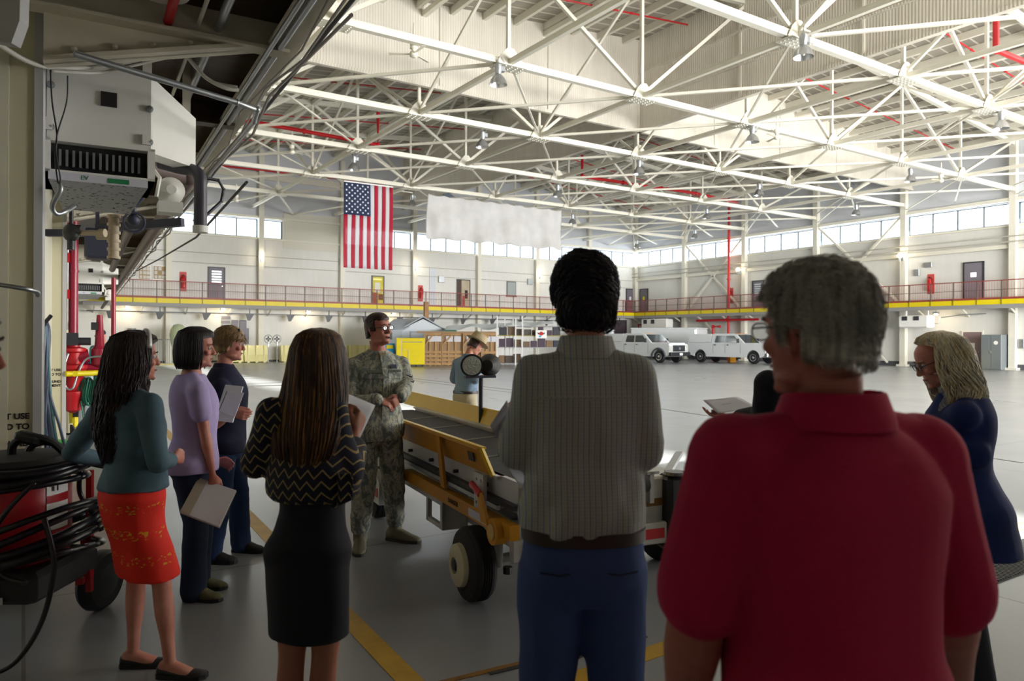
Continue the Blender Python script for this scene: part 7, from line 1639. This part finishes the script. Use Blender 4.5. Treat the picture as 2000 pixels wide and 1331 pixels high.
# ------------------------------------------------------------ man in straw hat
def hatman():
    P = Person('man in a straw hat and blue plaid shirt looking down beyond the loader', -.60, 9.55, -40, 1.66)
    P.setup(bw=1.0, bd=1.05, lean=(0, .06), shw=.185)
    P.set_arm('L', P.L(886, 745, 9.9), P.L(905, 750, 10.1)); P.set_arm('R', P.L(930, 740, 9.45), P.L(945, 735, 9.75))
    P.hands['R'] = dict(d=P.cdir((.4, .6, .0)), pn=P.cdir((0, 0, 1)), side=P.cdir((-1, 0, 0)), curl=.6); P.hands['L'] = dict(d=P.cdir((.4, .6, 0)), pn=P.cdir((0, 0, 1)), side=P.cdir((1, 0, 0)), curl=.6)
    P.set_leg('L', CW(-.68, 9.6), -40); P.set_leg('R', CW(-.5, 9.45), -40); P.set_head(-62, -34, 0, off=(0, .02, 0)); P.body(SK_F, .009)
    g = NG('plaid_shirt', .85); a = g.math('LESS_THAN', g.math('FRACT', g.math('MULTIPLY', g.xyz(0), 45.0)), .3); b = g.math('LESS_THAN', g.math('FRACT', g.math('MULTIPLY', g.xyz(2), 45.0)), .3); g.color(g.mix(g.math('MULTIPLY', g.math('MAXIMUM', a, b), .5), '7d93a8', '4f6580'))
    P.top('plaid_shirt', g.m, .98, .026, .5, (.078, .076, .07), .011, folds(71, .008, (20, 20, 12), 5)); P.collar(g.m, .07, .035, 1.495)
    P.pants(mat('khaki_trousers', 'b0a68c', .85, var=.08, vscale=6), 1.0, .014, (.108, .09, .085), .03, .012, folds(73, .006, (20, 20, 16), 5)); P.belt(mat('brown_belt'), 1.0, .035, .024)
    for q in 'LR': P.shoe(q, mat('dark_leather_shoe'), M_BLACK)
    P.cap_hair(hair_mat('airman_hair', '2a1a16', '4a3028'), lambda az, el: float(abs(az) > 1.5 and el > -.5), .006)
    o = P.root; t = thing('straw_hat', 'straw trilby hat on the head of the man in the plaid shirt', 'hat', P.M @ P.hp(0, -.005, .06)); Rm = (P.M @ P.HM).to_3x3(); t.rotation_euler = Rm.to_euler()
    ST = mat('straw', 'b9a784', .8, var=.15, vscale=40, bump=.4, bscale=150)
    mb = MB(); rings = []
    for z, r, ry_ in ((0, .142, .168), (.006, .132, .156), (.012, .1, .118), (.03, .099, .117), (.09, .09, .108), (.115, .08, .098), (.118, .06, .075), (.105, .03, .04)):
        rings.append([Vector((r*math.cos(2*PI*i/28), ry_*math.sin(2*PI*i/28), z+(.012*abs(math.cos(2*PI*i/28)) if z < .01 else 0))) for i in range(28)])
    mb.loft(rings); mb.build('crown_and_brim', ST, t, smooth=40); MB().lathe((0, 0, .014), (0, 0, 1), [(0, .104), (.022, .103)], 28, cap=False).build('hat_band', mat('hat_band', '8d7f66', .8), t)
hatman()
# ------------------------------------------------------------ blonde woman in navy cardigan
def blonde():
    P = Person('woman with wavy blonde hair and glasses in a long navy cardigan at the right', 2.08, 3.42, 62, 1.66)
    P.setup(female=True, bw=1.12, bd=1.15, belly=.05, lean=(0, .02), shw=.18)
    P.set_arm('L', P.L(1790, 880, 3.55), P.L(1775, 850, 3.85)); P.set_arm('R', P.L(1905, 890, 3.25), P.L(1850, 880, 3.3))
    P.hands['R'] = dict(d=P.cdir((-.8, .3, .1)), pn=P.cdir((0, 1, 0)), side=P.cdir((0, 0, 1)), curl=.6); P.hands['L'] = dict(d=P.cdir((-.6, .4, .1)), pn=P.cdir((0, -1, 0)), side=P.cdir((0, 0, 1)), curl=.6)
    P.set_leg('L', CW(2.0, 3.52), 62); P.set_leg('R', CW(2.12, 3.34), 62); P.set_head(78, -26, 0, off=(0, .02, 0)); P.browm = mat('blonde_brow'); P.body(SK_P, .0055)
    g = NG('navy_cardigan', .9); g.color(g.ramp(g.noise(6, 4), [(.3, '0c1c50'), (.7, '142a68')])); g.bump(g.noise(200, 2), .2, .003); MC = g.m
    P.top('blouse', mat('patterned_collar', '8e8c96', .8, color2='2c2c3c', vscale=90), 1.38, .022, .1, (.06, .06, .06), .01, None, z1=1.53)
    def infl(z): return .030+.06*float(smoothstep(1.15, .8, z/P.s))
    T0 = [(.70*P.s, .16*P.s*1.12, .13*P.s*1.1, -.02)]+P.T[1:]; keep = P.T; P.T = T0
    P.top('cardigan', MC, .72, infl, .95, (.082, .072, .062), .010, folds(81, .010, (18, 18, 8), 6), slm=1.05, z1=1.49); P.T = keep
    P.pants(mat('dark_trousers'), .98, .01, (.1, .08, .08), .03, .012)
    for q in 'LR': P.shoe(q, mat('black_flat'), M_BLACK)
    HBL = hair_mat('ash_blonde_hair', 'c6bda8', 'ece5d2'); HB2 = hair_mat('golden_blonde_strand', 'c2ac80', 'e6d8b0'); HB3 = hair_mat('grey_blonde_strand', '958c7e', 'c0b8a8')
    tab = [(.142, 0, -.01, .012, .012), (.13, 0, -.012, .052, .058), (.105, 0, -.016, .086, .1), (.05, 0, -.022, .108, .12), (-.02, 0, -.034, .118, .124), (-.09, 0, -.055, .124, .12), (-.16, 0, -.075, .125, .11), (-.22, 0, -.09, .11, .09), (-.28, 0, -.1, .075, .06)]
    P.long_hair(HBL, tab, lambda z: 0 if z > .08 else .98, strands=1300, sr=.0023, wave=.021, wk=40, seed=12, mat_sets=[(HBL, .4), (HB2, .35), (HB3, .25)], jitter=.1)
    P.glasses(M_DARK, M_GLASS)
blonde()
# ------------------------------------------------------------ hidden person with paper, behind the grey haired man
def hidden():
    P = Person('person in dark sleeves with a paper, mostly hidden behind the grey haired man', 1.30, 3.15, 45, 1.64)
    P.setup(female=True, bw=1.0, lean=(0, .02), shw=.185)
    P.set_arm('L', P.L(1492, 815, 3.22), P.L(1432, 818, 3.42), sh=P.L(1500, 750, 3.12)); P.set_arm('R', P.L(1640, 830, 3.1), P.L(1560, 840, 3.35))
    P.hands['L'] = dict(d=P.cdir((-.9, .3, .05)), pn=P.cdir((0, .1, 1)), side=P.cdir((0, 1, .2)), curl=.35, s=.9); P.hands['R'] = dict(d=P.cdir((-.8, .3, .1)), pn=P.cdir((0, 0, 1)), side=P.cdir((0, 1, 0)), curl=.5)
    P.set_leg('L', CW(1.22, 3.2), 45); P.set_leg('R', CW(1.40, 3.1), 45); P.set_head(50, -15); P.body(SK_P, .007)
    P.top('dark_jacket', mat('dark_navy_wool', '14121f', .85), .86, .024, {'L': .86, 'R': .9}, (.072, .064, .052), .010, folds(91, .008, (20, 20, 14), 5), slm=1.05); P.pants(mat('dark_trousers'), .98, .012, (.1, .08, .075), .03, .012)
    for q in 'LR': P.shoe(q, mat('black_flat'), M_BLACK)
    P.cap_hair(hair_mat('dark_bob_hair', '100a10', '271a22'), lambda az, el: float(abs(az) > 1.1 or el > .5), .02, strands=300)
    sheet('note_sheet', 'printed sheet of paper held out left of the grey haired man face', 'paper', [PX(1373, 782, 3.5), PX(1440, 775, 3.72), PX(1478, 795, 3.62), PX(1402, 808, 3.40)], lines=6)
hidden()
# ------------------------------------------------------------ worker in teal shirt
def teal():
    P = Person('worker in a teal shirt, jeans and dark cap standing behind the red valves', -8.05, 14.6, 176, 1.76)
    P.setup(bw=1.05, bd=1.1, belly=.1, lean=(0, .03), shw=.19)
    P.set_arm('R', P.L(180, 715, 14.5), P.L(205, 712, 14.25)); P.set_arm('L', P.L(226, 715, 14.5), P.L(203, 708, 14.25))
    for q in 'LR': P.hands[q] = dict(d=P.cdir((.5 if q == 'R' else -.5, -.4, .1)), pn=P.cdir((0, 1, 0)), side=P.cdir((0, 0, 1)), curl=.6)
    P.set_leg('R', CW(-8.16, 14.6), 165); P.set_leg('L', CW(-7.93, 14.6), -175); P.set_head(178, -22); P.body(SK_P, .010)
    P.top('teal_shirt', mat('teal_cotton', '12808a', .85, var=.1, vscale=5), .90, .024, .36, (.08, .078, .07), .012, folds(95, .008, (18, 18, 12), 5)); P.pants(mat('blue_jeans'), .98, .014, (.108, .088, .082), .04, .013, name='jeans'); P.belt(mat('black_belt', '17171c', .5), .99, .035, .026)
    for q in 'LR': P.shoe(q, mat('dark_sneaker'), M_BLACK)
    mb = MB(); b = MB(); b.ball((0, -.008, .045), (.088, .108, .092), 18, 12); b.v = [Vector((p.x, p.y, max(p.z, .035))) for p in b.v]; mb.add([P.HM @ (p*P.hsz) for p in b.v], b.f)
    q = [P.hp(.075*math.cos(a), .07+.085*math.sin(a), .045-.01*math.sin(a)) for a in [i*PI/10 for i in range(11)]]; mb.prism(q, (0, 0, .008)); w = mb.build('cap_shape', mat('black_cap', '1c1e24', .8)); w.name = 'baseball_cap'
    w.data.transform(P.M); w.data.transform(Matrix.Translation(-(P.M @ P.hp(0, 0, .05)))); w.location = P.M @ P.hp(0, 0, .05); tag(w, 'dark cap on the head of the teal shirted worker', 'cap')
    o = text_obj('JGB', .04, M_WHITE, 'cap_lettering', w, .001); o.rotation_euler = (PI/2, 0, -YAW); o.location = Vector((0, 0, .02))-FW*.105
teal()
# ------------------------------------------------------------ person cut off by the left edge
def edge():
    P = Person('person whose nose and chin just show at the left edge of the photo', -1.345, 1.62, -86, 1.70)
    P.setup(bw=1.0, lean=(0, 0), shw=.17)
    P.set_arm('R', P.L(-130, 960, 1.5), P.L(-110, 1150, 1.5)); P.set_arm('L', P.L(-80, 960, 1.85), P.L(-80, 1150, 1.8))
    for q in 'LR': P.hands[q] = dict(d=P.cdir((.1, 0, -1)), pn=P.cdir((0, 1, 0)), side=P.cdir((1, 0, 0)), curl=.4)
    P.set_leg('R', CW(-1.22, 1.5), -86); P.set_leg('L', CW(-1.2, 1.74), -86); P.set_head(-84, 0, off=(0, .10, 0)); P.body(skin_mat('skin_ruddy', 'a96a5c', '8c4038'), .006)
    P.top('khaki_shirt', mat('khaki_shirt', '6b6250', .85), .90, .022, .9, (.07, .062, .052), .012, folds(98, .006, (18, 18, 12), 5)); P.pants(mat('khaki_trousers'), .98, .012, (.1, .08, .075), .03, .012)
    for q in 'LR': P.shoe(q, mat('dark_leather_shoe'), M_BLACK)
    P.cap_hair(hair_mat('airman_hair', '2a1a16', '4a3028'), lambda az, el: float(abs(az) > 1.3 and el > -.5 or el > .6), .012)
edge()
